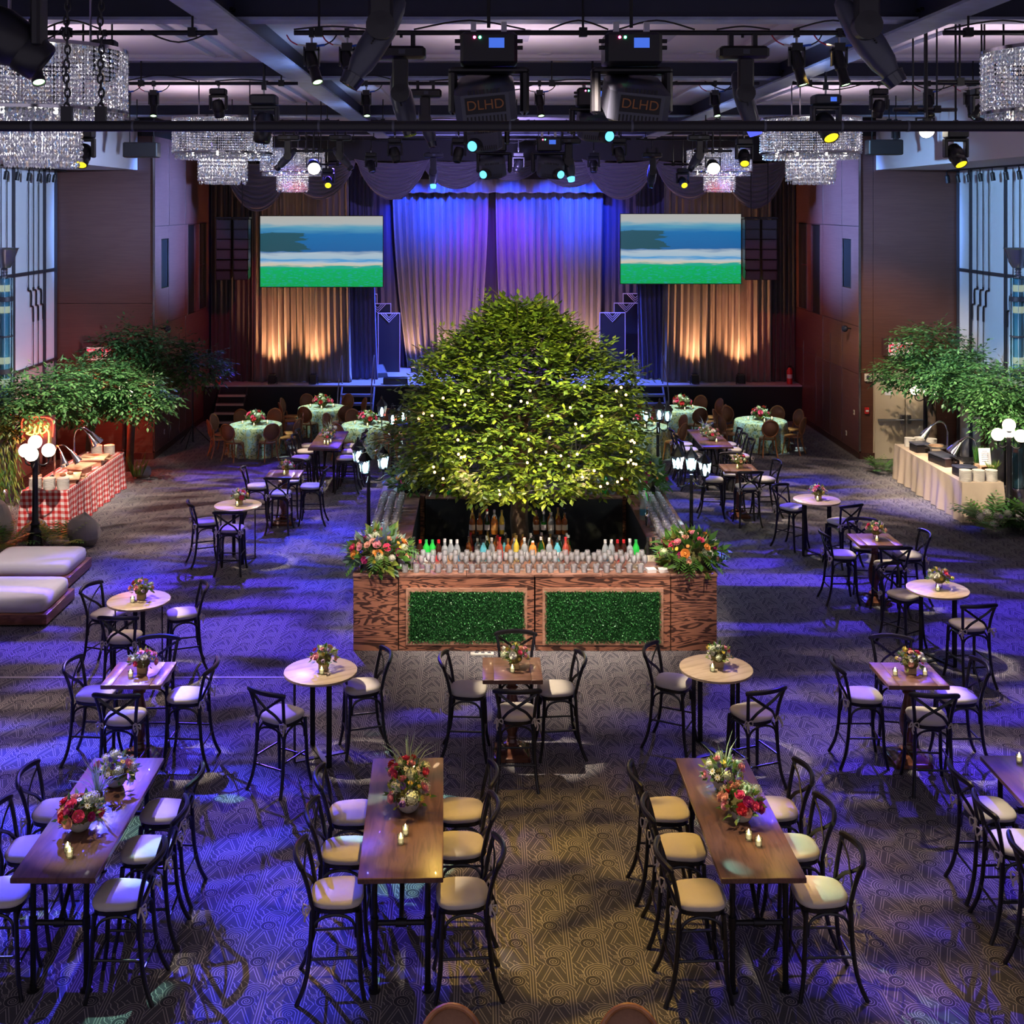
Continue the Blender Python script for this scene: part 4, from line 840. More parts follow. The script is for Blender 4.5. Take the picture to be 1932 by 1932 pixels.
RREF = {'R1': 'the round table beside the white ottomans', 'R2': 'the round table left of the bar front', 'R3': 'the round table right of the bar front', 'R4': 'the rightmost round table', 'R5': 'the round table nearest the linen buffet', 'R6': 'the distant round table left of the bar'}
RT = dict(R1=FP(262, 1131, 1.0), R2=FP(605, 1264, 1.0), R3=FP(1351, 1259, 1.0), R4=FP(1769, 1110, 1.0), R5=FP(1541, 942, 1.0), R6=FP(449, 952, 1.0))
RST = dict(R1=[(-0.47, 0.16, 'left seat'), (0.02, -0.72, 'near seat'), (0.55, 0.18, 'right seat')], R2=[(-0.34, -0.62, 'near left seat'), (0.46, 0.16, 'far right seat')], R3=[(-0.46, 0.22, 'far left seat'), (0.27, -0.64, 'near right seat')],
           R4=[(-0.30, 0.50, 'far seat'), (0.12, -0.74, 'near seat')], R5=[(-0.34, 0.42, 'far seat'), (0.26, -0.60, 'near seat')], R6=[(-0.52, -0.20, 'left seat'), (0.02, -0.66, 'near seat')])
for k, p in RT.items():
    ROUND.at((p.x, p.y, 0), 0.44, 'pale wood high table on flat steel legs: ' + RREF[k].replace('the round table ', 'round, ').replace('the rightmost round table', 'round, rightmost in view').replace('the distant round table', 'round, distant,'), 'round high tables'); TABLES[k] = (p.x, p.y)
    for (dx, dy, sn) in RST[k]: stool(p.x+dx, p.y+dy, p.x, p.y, sn, RREF[k])
# ------------------------------------------------------------------ dining tables with floor-length cloth, cane chairs
def make_dining():
    t = thing('round_dining_table', 'x', 'table'); n = 72; rnd = random.Random(5); R = 0.66
    MB().lathe([(R-0.03, 0.71), (R-0.01, 0.735), (0, 0.735)], 36).build('tabletop', 'pedestal_wood', t)
    MB().tube([(0, 0, 0.02), (0, 0, 0.71)], 0.06, 10).build('pedestal', 'pedestal_wood', t)
    MB().lathe([(0.3, 0), (0.3, 0.02), (0.06, 0.03)], 20).build('base', 'pedestal_wood', t)
    prof = [(0.0, 0.75), (R*0.9, 0.75), (R, 0.745), (R+0.012, 0.73), (R+0.02, 0.6), (R+0.035, 0.35), (R+0.06, 0.08), (R+0.075, 0.01)]
    vs_ = []; fs = []
    for i, (r, z) in enumerate(prof):
        for j in range(n):
            a = 2*PI*j/n; d = max(0, (0.74-z))*0.085*(math.sin(a*13+0.4*math.sin(3*a)))
            vs_.append(((r+d)*math.cos(a), (r+d)*math.sin(a), z))
    for i in range(len(prof)-1):
        for j in range(n): fs.append((i*n+j, i*n+(j+1) % n, (i+1)*n+(j+1) % n, (i+1)*n+j))
    mb = MB(); mb.add(vs_, fs); mb.build('tablecloth', 'floral_cloth', t, ang=70); return t
def make_cane():
    t = thing('cane_chair', 'x', 'chair')
    o = outline(0.215, 0.21, 20, 2.5, 0.9); ring = lambda z, k: [(x*k, y*k, z) for x, y in o]
    loft(MB(), [ring(0.435, 0.95), ring(0.44, 1.0), ring(0.465, 1.0), ring(0.472, 0.93), ring(0.468, 0.3)], 20).build('seat', 'honey_wood', t)
    for s in (-1, 1):
        MB().tube(smooth_curve([(s*0.17, 0.16, 0.44), (s*0.175, 0.17, 0.25), (s*0.19, 0.21, 0.0)], 4), 0.019, 8).build('leg', 'honey_wood', t)
        MB().tube(smooth_curve([(s*0.19, -0.27, 0.0), (s*0.165, -0.20, 0.22), (s*0.15, -0.18, 0.44), (s*0.13, -0.20, 0.58)], 4), 0.019, 8).build('back_leg', 'honey_wood', t)
    pts = []; dsc = []
    for k in range(28):
        a = 2*PI*k/28; x = 0.205*math.cos(a); z = 0.735+0.215*math.sin(a); y = -0.215-0.16*(z-0.52)-0.03*(1-(x/0.205)**2)
        pts.append((x, y, z)); dsc.append((x*0.95, y, 0.735+(z-0.735)*0.95))
    MB().tube(pts, 0.019, 8, closed=True).build('back_frame', 'honey_wood', t)
    mb = MB(); mb.add(dsc+[(0, -0.28, 0.735)], [(i, (i+1) % 28, 28) for i in range(28)]); ob = mb.build('cane_panel', 'cane', t); ob.modifiers.new('thickness', 'SOLIDIFY').thickness = 0.008
    for s in (-1, 1): MB().tube(smooth_curve([(s*0.165, 0.15, 0.30), (s*0.12, 0.15, 0.40), (s*0.05, 0.15, 0.43)], 3), 0.011, 6).build('corner_brace', 'honey_wood', t)
    return t
DINING, CANE = Proto(make_dining()), Proto(make_cane())
DREF = {'D1': 'the patterned table by the black steps', 'D2': 'the patterned table before the blue steps', 'D3': 'the patterned table just left of the tree', 'D4': 'the patterned table right of the tree', 'D5': 'the patterned table by the maroon wall', 'D6': 'the patterned table half behind the tree'}
DT = dict(D1=(-5.75, 30.6), D2=(-4.38, 33.2), D3=(-2.87, 30.6), D4=(5.6, 33.0), D5=(7.35, 31.2), D6=(4.15, 30.4))
DANG = dict(D1=(22, 75, 118, 165, 205, 245, 300, 345), D2=(15, 60, 120, 165, 205, 255, 310), D3=(20, 70, 115, 160, 235, 305, 345), D4=(20, 55, 165, 215, 285, 330), D5=(20, 55, 125, 160, 200, 268, 318), D6=(20, 65, 110, 160, 230, 320))
SECT = ['right side', 'far right side', 'far side', 'far left side', 'left side', 'near left side', 'near side', 'near right side']
for k, (x, y) in DT.items():
    DINING.at((x, y, 0), rs.uniform(0, 3), 'round table under a floor-length green floral cloth: ' + DREF[k].replace('the patterned table ', ''), 'cloth-covered dining tables'); TABLES[k] = (x, y)
    used = {}
    for a in DANG[k]:
        sct = SECT[int(((a+22.5) % 360)//45)]; used[sct] = used.get(sct, 0)+1
        if used[sct] > 1: sct = 'second '+sct
        ar = math.radians(a); r = 0.92
        CANE.at((x+r*math.cos(ar), y+r*math.sin(ar), 0), ar+PI/2+rs.uniform(-0.12, 0.12), 'honey wood cane chair, %s of %s' % (sct, DREF[k]), 'cane-back dining chairs')
for x, lb in ((-0.19, 'left'), (1.0, 'right')):
    CANE.at((x, 7.72, 0), PI, 'orange wooden chair back cut off at the bottom edge, %s one' % lb, 'cane-back dining chairs')
# ------------------------------------------------------------------ ottomans
def ottoman(x0, x1, y0, y1, label):
    t = thing('ottoman', label, 'ottoman', ((x0+x1)/2, (y0+y1)/2, 0), 0, 'white ottomans'); hx, hy = (x1-x0)/2, (y1-y0)/2
    pl = MB(); pl.bev(-hx, hx, -hy, hy, 0.03, 0.19, 0.006); pl.build('platform', 'platform_wood', t)
    MB().b2(-hx+0.08, hx-0.08, -hy+0.08, hy-0.08, 0, 0.03).build('plinth', 'black_metal', t)
    o = outline(hx-0.05, hy-0.04, 40, 9, 1.0); ring = lambda z, k: [(x*(1-k/hx), y*(1-k/hy), z) for x, y in o]
    loft(MB(), [ring(0.19, 0.03), ring(0.21, 0.0), ring(0.30, -0.012), ring(0.37, 0.0), ring(0.40, 0.035), ring(0.415, 0.12), ring(0.42, 0.4)], 40).build('cushion', 'linen_pad', t, ang=60)
ottoman(-8.1, -6.52, 17.95, 19.2, 'white cushion on a wood platform, ottoman nearer the round table'); ottoman(-8.3, -6.80, 19.75, 20.9, 'white cushion on a wood platform, ottoman nearer the lamp post')
# ------------------------------------------------------------------ flowers
PET = {}
def blossom(kind, col):
    if (kind, col) in PET: return PET[(kind, col)]
    mb = MB(); mats = ['petal_'+col, 'petal_yellow']
    if kind == 'rose':
        for k, (r, h, n, op) in enumerate(((0.95, 0.10, 6, 0.55), (0.70, 0.34, 5, 0.40), (0.40, 0.52, 4, 0.2))):
            for j in range(n):
                a = 2*PI*j/n+k*0.5; w_ = PI/n*1.25
                p = lambda rr, aa, z: (rr*math.cos(aa), rr*math.sin(aa), z)
                mb.add([p(0.15, a-w_*0.5, h-0.35), p(0.15, a+w_*0.5, h-0.35), p(r, a+w_, h+0.1), p(r*1.04, a, h+0.22), p(r, a-w_, h+0.1)], [(0, 1, 2, 3), (0, 3, 4)])
        mb.ball((0, 0, 0.25), 0.42, 8, 5)
    elif kind == 'tulip':
        for j in range(6):
            a = 2*PI*j/6; w_ = 0.55; r = 0.55 if j % 2 else 0.5
            p = lambda rr, aa, z: (rr*math.cos(aa), rr*math.sin(aa), z)
            mb.add([p(0.1, a, -0.5), p(r, a-w_, 0.1), p(r, a+w_, 0.1), p(r*1.15, a, 0.1), p(0.32, a, 1.0)], [(0, 3, 1), (0, 2, 3), (1, 3, 4), (3, 2, 4)])
    elif kind == 'puff':
        rp = random.Random(2); mb.ball((0, 0, 0), 0.72, 8, 5, jit=0.1)
        for j in range(46):
            zz = 1-1.75*(j+0.5)/46; a = j*2.39996; rr = math.sqrt(max(0, 1-zz*zz)); d = Vector((rr*math.cos(a), rr*math.sin(a), zz)); tt = d.orthogonal().normalized(); bb = d.cross(tt); q = 0.17; o_ = d*rp.uniform(0.86, 1.0)
            mb.add([o_+tt*q, o_+bb*q, o_-tt*q, o_-bb*q, o_-d*0.1], [(0, 1, 4), (1, 2, 4), (2, 3, 4), (3, 0, 4)])
    elif kind == 'daisy':
        for j in range(9):
            a = 2*PI*j/9; mb.leaf((0, 0, 0), (math.cos(a), math.sin(a), 0.25), 1.0, 0.5, up=(0, 0, 1))
        mb.ball((0, 0, 0.1), 0.25, 6, 4, mi=1)
    PET[(kind, col)] = mb.mesh('blossom', mats, True, 50); return PET[(kind, col)]
def put_blossom(par, kind, col, p, d, r):
    o = put({'rose': 'rose', 'tulip': 'tulip', 'puff': 'hydrangea', 'daisy': 'daisy'}[kind], blossom(kind, col), par)
    o.location = p; o.rotation_euler = Vector(d).to_track_quat('Z', 'Y').to_euler(); o.scale = (r, r, r); return o
def fern(mb, p, d, ln, mi=0, droop=0.5, n=9):
    p = Vector(p); d = Vector(d).normalized(); q = p.copy()
    for k in range(n):
        t_ = k/n; d = (d+Vector((0, 0, -droop/n))).normalized(); side = d.cross(Vector((0, 0, 1)))
        side = side.normalized() if side.length > 1e-4 else Vector((1, 0, 0))
        q2 = q+d*ln/n; w_ = ln*0.30*math.sin(PI*(0.12+0.88*(1-t_)))
        for s in (-1, 1): mb.leaf(q, side*s+d*0.6, w_, w_*0.34, mi, up=(0, 0, 1))
        q = q2
    mb.leaf(q, d, ln*0.1, ln*0.04, mi, up=(0, 0, 1))
def arrangement(name, label, loc, vase, r, palette, n, rnd, grass=0, ferns=0, group='table flowers', vh=None, flat=0.8, br=None, leaves=None, lm=('lime_leaf', 'fern_green', 'eucalyptus'), seedn=0.12):
    t = thing(name, label, 'flowers', loc, 0, group)
    if vase == 'cube':
        vh = 0.105; h = 0.052; mb = MB()
        mb.bev(-h, h, -h, h, 0, vh, 0.004); mb.build('vase', 'birch_vase', t)
    elif vase == 'bowl': vh = vh or 0.10; MB().lathe([(0.045, 0), (0.075, 0.02), (0.10, 0.06), (0.105, vh), (0.095, vh), (0.0, vh-0.02)], 18).build('bowl', 'stone_bowl', t)
    elif vase == 'small': vh = vh or 0.10; MB().lathe([(0.03, 0), (0.055, 0.03), (0.06, 0.07), (0.05, vh), (0.0, vh-0.01)], 14).build('pot', 'stone_bowl', t)
    elif vase == 'box': vh = vh or 0.16; MB().bev(-0.26, 0.26, -0.2, 0.2, 0, vh, 0.01).build('planter', 'dark_recess', t)
    elif vase == 'glass': vh = 0.12; MB().lathe([(0.035, 0), (0.045, 0.01), (0.05, 0.11), (0.05, vh)], 14).build('vase', 'clear_glass', t)
    br = br or r*0.28; c = Vector((0, 0, vh+r*0.15)); fo = MB()
    for k in range(leaves or int(26+n*3)):
        a = rnd.uniform(0, 2*PI); e = rnd.uniform(-0.25 if r < 0.4 else -0.55, 1.3); d = Vector((math.cos(a)*math.cos(e), math.sin(a)*math.cos(e), math.sin(e)))
        ln = r*rnd.uniform(0.28, 0.5)
        fo.leaf(c+Vector((d.x, d.y, d.z*flat))*r*rnd.uniform(0.55, 0.98), d+Vector((rnd.uniform(-.5, .5), rnd.uniform(-.5, .5), rnd.uniform(-.4, .5))), ln, ln*0.45, rnd.choice((0, 0, 1, 1, 2)))
    for k in range(ferns):
        a = rnd.uniform(0, 2*PI); fern(fo, c+Vector((math.cos(a), math.sin(a), 0.2))*r*0.5, (math.cos(a), math.sin(a), rnd.uniform(0.0, 1.1)), r*rnd.uniform(0.75, 1.05), 1, 1.4)
    for k in range(grass):
        a = rnd.uniform(0, 2*PI); e = rnd.uniform(0.75, 1.4); d = Vector((math.cos(a)*math.cos(e), math.sin(a)*math.cos(e), math.sin(e))); ln = rnd.uniform(0.20, 0.40)
        p0 = c+Vector((d.x, d.y, 0))*r*0.2; p1 = p0+d*ln*0.6; p2 = p1+(d+Vector((d.x, d.y, -0.7))*0.6).normalized()*ln*0.45; sd = d.cross(Vector((0, 0, 1))).normalized()*0.006
        fo.add([p0-sd, p0+sd, p1+sd, p1-sd, p2], [(0, 1, 2, 3), (3, 2, 4)], 3)
    core = MB().ball((0, 0, vh+r*0.12), r*0.62, 10, 6, sc_=(1, 1, flat)); core.build('greenery_core', 'moss', t)
    fo.build('foliage', [lm[0], lm[1], lm[2], 'grass_pale'], t, kind='stuff')
    for k in range(n):
        e = math.asin(min(1, 0.05+0.95*((k+0.5)/n))); a = k*2.39996+rnd.uniform(-0.4, 0.4)
        d = Vector((math.cos(a)*math.cos(e), math.sin(a)*math.cos(e), math.sin(e))); kd, cl = palette[k % len(palette)]
        put_blossom(t, kd, cl, c+Vector((d.x, d.y, d.z*flat))*r*rnd.uniform(0.86, 1.06), d, br*rnd.uniform(0.75, 1.2)*(1.1 if kd == 'puff' else 0.6 if kd == 'daisy' else 1))
    return t
PASTEL = [('rose', 'pink'), ('tulip', 'white'), ('rose', 'hotpink'), ('tulip', 'yellow'), ('rose', 'peach'), ('daisy', 'yellow'), ('tulip', 'lilac'), ('puff', 'cream'), ('rose', 'pink'), ('daisy', 'white'), ('rose', 'white')]
BRIGHT = [('rose', 'hotpink'), ('puff', 'cream'), ('rose', 'peach'), ('daisy', 'white'), ('rose', 'pink'), ('rose', 'magenta'), ('puff', 'white'), ('rose', 'red'), ('daisy', 'white'), ('rose', 'peach')]
YELLOWP = [('daisy', 'yellow'), ('puff', 'cream'), ('tulip', 'purple'), ('daisy', 'white'), ('rose', 'pink'), ('daisy', 'yellow'), ('tulip', 'purple'), ('daisy', 'white'), ('puff', 'white')]
REDS = [('rose', 'hotpink'), ('daisy', 'white'), ('rose', 'red'), ('puff', 'cream'), ('rose', 'pink'), ('rose', 'hotpink'), ('daisy', 'white')]
GARDEN = [('rose', 'pink'), ('rose', 'orange'), ('daisy', 'yellow'), ('rose', 'hotpink'), ('puff', 'cream'), ('rose', 'peach'), ('daisy', 'orange'), ('rose', 'magenta'), ('rose', 'peach'), ('daisy', 'yellow'), ('puff', 'white')]
# ------------------------------------------------------------------ candles
def make_candle():
    t = thing('votive_candle', 'x', 'candle')
    MB().lathe([(0.0, 0.002), (0.026, 0.002), (0.029, 0.01), (0.031, 0.072), (0.028, 0.072), (0.0265, 0.012)], 14).build('glass_cup', 'votive_glass', t)
    MB().lathe([(0.024, 0.014), (0.024, 0.05), (0.0, 0.05)], 12).build('wax', 'wax', t)
    MB().lathe([(0.0, 0.05), (0.007, 0.058), (0.009, 0.066), (0.005, 0.082), (0.0, 0.096)], 8).build('flame', 'flame', t); return t
CANDLE = Proto(make_candle())
def candle(x, y, z, where): CANDLE.at((x, y, z), 0, 'lit votive candle ' + where, 'votive candles')
rf = random.Random(33)
PIN = (1.0, 0.85, 0.66)
def pinspot(x, y, z, pw, ang=13): spot('pin_spot', (x-3.0, y+0.5, 8.0), (x, y, z), pw, PIN, ang, 0.5, 0.02)
for k, ref in {**RREF, **SREF}.items():
    x, y = TABLES[k]; far = y > 18
    arrangement('flower_arrangement', 'pastel flowers in a wooden cube vase on ' + ref, (x+0.03, y+0.02, 1.0), 'cube' if k != 'S4' and k != 'R4' else 'glass', 0.15, PASTEL[rf.randrange(6):]+PASTEL[:4], 16, rf, group='cube vase flowers', br=0.042)
    if k == 'S3':
        candle(x-0.17, y-0.05, 1.0, 'left of the vase on '+ref); candle(x+0.17, y-0.05, 1.0, 'right of the vase on '+ref)
    else: candle(x-0.02+rf.uniform(-0.05, 0.05), y-0.12, 1.0, 'before the vase on '+ref)
    pinspot(x, y, 1.05, 3900, 8.0)
def on(k, dx, dy): x, y = TABLES[k]; return (x+dx, y+dy, 1.0)
arrangement('flower_arrangement', 'yellow and purple flowers in a bowl on '+LREF['L1'], on('L1', 0.04, 0.48), 'bowl', 0.18, YELLOWP, 22, rf, 0, group='bowl flowers')
arrangement('moss_pot', 'small stone pot of moss and tall grass on '+LREF['L1'], on('L1', -0.0, 0.1), 'small', 0.07, [('daisy', 'cream')], 2, rf, 26, group='bowl flowers', lm=('moss', 'grass_pale', 'grass_pale'))
arrangement('flower_arrangement', 'pink and cream flowers in a bowl on '+LREF['L1'], on('L1', -0.03, -0.3), 'bowl', 0.185, BRIGHT, 24, rf, 0, group='bowl flowers')
arrangement('flower_arrangement', 'hot pink flowers and long grass on '+LREF['L2'], on('L2', -0.0, 0.42), 'bowl', 0.17, REDS, 20, rf, 30, group='bowl flowers')
arrangement('flower_arrangement', 'yellow and white flowers in a bowl on '+LREF['L2'], on('L2', 0.03, 0.02), 'bowl', 0.185, YELLOWP, 24, rf, 0, group='bowl flowers')
arrangement('flower_arrangement', 'yellow and purple flowers with grass on '+LREF['L3'], on('L3', -0.02, 0.42), 'bowl', 0.185, YELLOWP, 24, rf, 12, group='bowl flowers')
arrangement('moss_pot', 'small moss pot between flowers on '+LREF['L3'], on('L3', 0.02, 0.14), 'small', 0.06, [('daisy', 'cream')], 2, rf, 4, group='bowl flowers', lm=('moss', 'moss', 'grass_pale'))
arrangement('flower_arrangement', 'pink and cream flowers in a bowl on '+LREF['L3'], on('L3', 0.03, -0.14), 'bowl', 0.185, BRIGHT, 24, rf, 0, group='bowl flowers')
for k, a in (('L1', ((-0.01, -0.66, 'farther of near pair'), (0.03, -0.73, 'nearer of near pair'), (0.14, 0.66, 'at the far end'))), ('L2', ((0.03, -0.38, 'farther of near pair'), (0.0, -0.52, 'nearer of near pair'), (0.04, 0.72, 'at the far end'))), ('L3', ((0.02, -0.46, 'left of near pair'), (0.08, -0.56, 'right of near pair'))), ('L4', ((-0.02, 0.90, 'at the far end'),)), ('L5', ((-0.03, -0.55, 'left one'), (0.05, -0.6, 'right one'), (0.08, -0.35, 'behind'))), ('L6', ((-0.1, 0.5, 'far one'), (0.05, -0.55, 'near one')))):
    for dx, dy, w_ in a: candle(TABLES[k][0]+dx, TABLES[k][1]+dy, 1.0, '%s on %s' % (w_, LREF[k]))
arrangement('flower_arrangement', 'white flowers with tall pale grass on '+LREF['L5'], on('L5', 0.0, 0.2), 'bowl', 0.17, YELLOWP, 12, rf, 30, group='bowl flowers'); arrangement('flower_arrangement', 'pink and cream flowers in a bowl on '+LREF['L5'], on('L5', 0.0, -0.3), 'bowl', 0.15, PASTEL, 12, rf, group='bowl flowers')
arrangement('flower_arrangement', 'purple flowers with tall pale grass on '+LREF['L6'], on('L6', -0.05, 0.25), 'bowl', 0.16, YELLOWP, 12, rf, 22, group='bowl flowers'); arrangement('flower_arrangement', 'pink and yellow flowers before the grass on '+LREF['L6'], on('L6', 0.0, -0.25), 'bowl', 0.17, PASTEL, 14, rf, group='bowl flowers')
for k in ('L1', 'L2', 'L3'):
    x, y = TABLES[k]
    for dy in (-0.5, 0.45): pinspot(x, y+dy, 1.08, 1700, 7)
for k in ('L4', 'L5', 'L6'): pinspot(TABLES[k][0], TABLES[k][1], 1.05, 2600, 13)
for k, ref in DREF.items():
    x, y = TABLES[k]
    arrangement('flower_arrangement', 'low red and white flowers on '+ref, (x, y, 0.75), 'cube', 0.24, REDS, 18, rf, group='dining table flowers')
    for q, (dx, dy, w_) in enumerate(((-0.33, -0.02, 'left'), (0.30, 0.02, 'right'), (0.02, -0.33, 'front'))): candle(x+dx, y+dy, 0.75, '%s of the flowers on %s' % (w_, ref))
    spot('pin_spot', (x-2.0, y-1.5, 8.0), (x, y, 0.8), 5200, (0.72, 1.0, 0.95), 13, 0.5, 0.02)
# ------------------------------------------------------------------ the bar
BX0, BX1, BY0, BY1, BH = -1.80, 3.38, 17.0, 22.4, 1.09
def hedge(par, x0, x1, z0, z1, y, n, rnd):
    mb = MB()
    for k in range(n):
        p = Vector((rnd.uniform(x0, x1), y+rnd.uniform(-0.012, 0.03), rnd.uniform(z0, z1)))
        d = Vector((rnd.uniform(-1, 1), rnd.uniform(-1.6, -0.2), rnd.uniform(-1, 1))); ln = rnd.uniform(0.022, 0.034); mb.leaf(p, d, ln, ln*0.62, rnd.choice((0, 0, 1, 1, 2)))
    mb.build('boxwood_leaves', ['box_deep', 'box_mid', 'box_light'], par, True, kind='stuff')
    MB().b2(x0, x1, y+0.035, y+0.05, z0, z1).build('hedge_backing', 'box_deep', par)
rh = random.Random(9)
for i, (x0, x1, lb) in enumerate(((-1.15, 0.775, 'left'), (0.795, 2.715, 'right'))):
    t = thing('hedge_bar_unit', '%s wooden bar front with a framed clipped-hedge panel' % lb, 'bar', (0, 0, 0), 0, 'hedge-panel bar fronts')
    MB().b2(x0, x1, BY0, BY0+0.06, 0, BH-0.04).build('plywood_face', 'bar_ply', t, False)
    a, b_, c, d = x0+0.10, x1-0.10, 0.09, 0.90
    for (q0, q1, r0, r1) in ((a, b_, d-0.055, d), (a, b_, c, c+0.055), (a, a+0.06, c+0.055, d-0.055), (b_-0.06, b_, c+0.055, d-0.055)): MB().b2(q0, q1, BY0-0.03, BY0, r0, r1).build('frame_rail', 'frame_wood', t, False)
    hp = MB().b2(a+0.06, b_-0.06, BY0-0.012, BY0, c+0.055, d-0.055).build('hedge_panel', 'box_deep', t); hedge(hp, a+0.04, b_-0.04, c+0.035, d-0.04, BY0-0.045, 9000, rh)
for (x0, x1, y0, y1, lb) in ((BX0, -1.165, BY0, BY0+0.72, 'front left'), (2.73, BX1, BY0, BY0+0.72, 'front right'), (BX0, -1.0, BY1-0.72, BY1, 'far left'), (2.6, BX1, BY1-0.72, BY1, 'far right')):
    t = thing('bar_corner_block', 'dark-grained plywood corner block of the bar, %s' % lb, 'bar', (0, 0, 0), 0, 'bar corner blocks')
    MB().b2(x0, x1, y0, y1, 0, BH-0.03).build('block', 'bar_ply', t, False); MB().bev(x0-0.01, x1+0.01, y0-0.015, y1+0.01, BH-0.03, BH, 0.004).build('cap', 'bar_top_wood', t)
for s, x0, x1, lb in ((-1, BX0, BX0+0.72, 'left'), (1, BX1-0.72, BX1, 'right')):
    t = thing('bar_side_counter', 'long side counter of the bar, %s arm' % lb, 'bar', (0, 0, 0), 0, 'bar side counters')
    y0, y1 = BY0+0.74, BY1-0.74; q = (y1-y0)/2
    xo = x0 if s < 0 else x1-0.05
    for k in range(2): MB().b2(xo, xo+0.05, y0+k*q+0.01, y0+(k+1)*q-0.01, 0, BH-0.05).build('plywood_face', 'bar_ply', t, False)
    for k in range(4): MB().bev(x0, x1, y0+k*q/2, y0+(k+1)*q/2-0.008, BH-0.05, BH-0.01, 0.003).build('top_board', 'bar_top_wood', t)
    xi = x1-0.06 if s < 0 else x0; MB().b2(xi, xi+0.06, y0, y1, 0, BH-0.05).build('inner_face', 'stage_black', t)
t = thing('bar_worktop', 'reddish wooden worktop along the front of the bar', 'worktop')
for k in range(4): w_ = (2.72+1.155)/4; MB().bev(-1.155+k*w_, -1.155+(k+1)*w_-0.004, BY0-0.012, BY0+0.62, BH-0.035, BH, 0.003).build('top_board', 'bar_top_wood', t)
MB().b2(-1.15, 2.71, BY0+0.62, BY0+0.68, 0, BH-0.02).build('inner_face', 'stage_black', t); MB().b2(-1.15, 2.71, BY0+0.68, BY0+1.10, BH-0.16, BH-0.13).build('speed_shelf', 'stage_black', t)
t = thing('bar_back_counter', 'far counter of the bar with a black inner face', 'bar'); MB().b2(-0.98, 2.58, 21.55, 21.62, 0, BH-0.04).build('inner_face', 'stage_black', t); MB().bev(-0.98, 2.58, 21.53, 22.38, BH-0.04, BH, 0.004).build('top_board', 'bar_top_wood', t); MB().b2(-0.98, 2.58, 22.33, 22.38, 0, BH-0.04).build('plywood_face', 'bar_ply', t)
t = thing('bottle_riser', 'black-draped stepped riser around the tree trunk', 'riser', (0.62, 19.0, 0))
MB().bev(-0.85, 0.85, -0.22, 0.24, 0, 0.74, 0.01).build('lower_step', 'riser_cloth', t); MB().bev(-0.80, -0.20, 0.26, 0.60, 0, 1.02, 0.01).build('upper_step', 'riser_cloth', t); MB().bev(0.24, 0.80, 0.26, 0.60, 0, 1.02, 0.01).build('upper_step', 'riser_cloth', t)
# glasses
def make_glass():
    prof = [(0.0, 0.0), (0.036, 0.0), (0.036, 0.004), (0.006, 0.010), (0.005, 0.07), (0.012, 0.078), (0.036, 0.10), (0.045, 0.135), (0.040, 0.185), (0.034, 0.205), (0.032, 0.205), (0.038, 0.18), (0.043, 0.135), (0.03, 0.10), (0.0, 0.085)]
    return MB().lathe(prof, 12).mesh('wine_glass', 'bar_glass')
def make_tumbler(): return MB().lathe([(0.0, 0.006), (0.032, 0.0), (0.036, 0.004), (0.042, 0.095), (0.040, 0.095), (0.034, 0.012)], 12).mesh('tumbler', 'bar_glass')
GW, GT = make_glass(), make_tumbler()
rg = random.Random(12)
ORDN = 'first second third fourth fifth sixth seventh eighth ninth tenth eleventh twelfth thirteenth fourteenth fifteenth sixteenth seventeenth eighteenth nineteenth twentieth twenty-first twenty-second twenty-third'.split()
ROWN = ['front row', 'second row', 'third row', 'fourth row']
for r in range(4):
    n = 23
    for k in range(n):
        x = -1.07+k*(2.47+1.07)/(n-1)+(0.075 if r % 2 else 0)
        if x > 2.45: continue
        tum = r < 1
        o = put('tumbler' if tum else 'wine_glass', GT if tum else GW); sc_ = 1.15 if tum else 1.0; o.scale = (sc_,)*3
        tag(o, 'clear %s in the %s on the bar front, %s from the left' % ('tumbler' if tum else 'stemmed glass', ROWN[r], ORDN[k]), 'glass', 'glasses on the bar front', (x+rg.uniform(-0.008, 0.008), BY0+0.09+r*0.135, BH))
for s, xa, lb in ((-1, -1.66, 'left'), (1, 2.82, 'right')):
    for i in range(3):
        for k in range(18):
            y = 18.0+k*0.17
            if y > 20.9: continue
            o = put('wine_glass', GW); o.scale = (1.25,)*3
            tag(o, 'clear glass on the %s bar arm, %s line, %s from the front' % (lb, ORDN[i], ORDN[k]), 'glass', 'glasses along the bar arms', (xa+i*0.15+rg.uniform(-0.01, 0.01), y, BH-0.01))
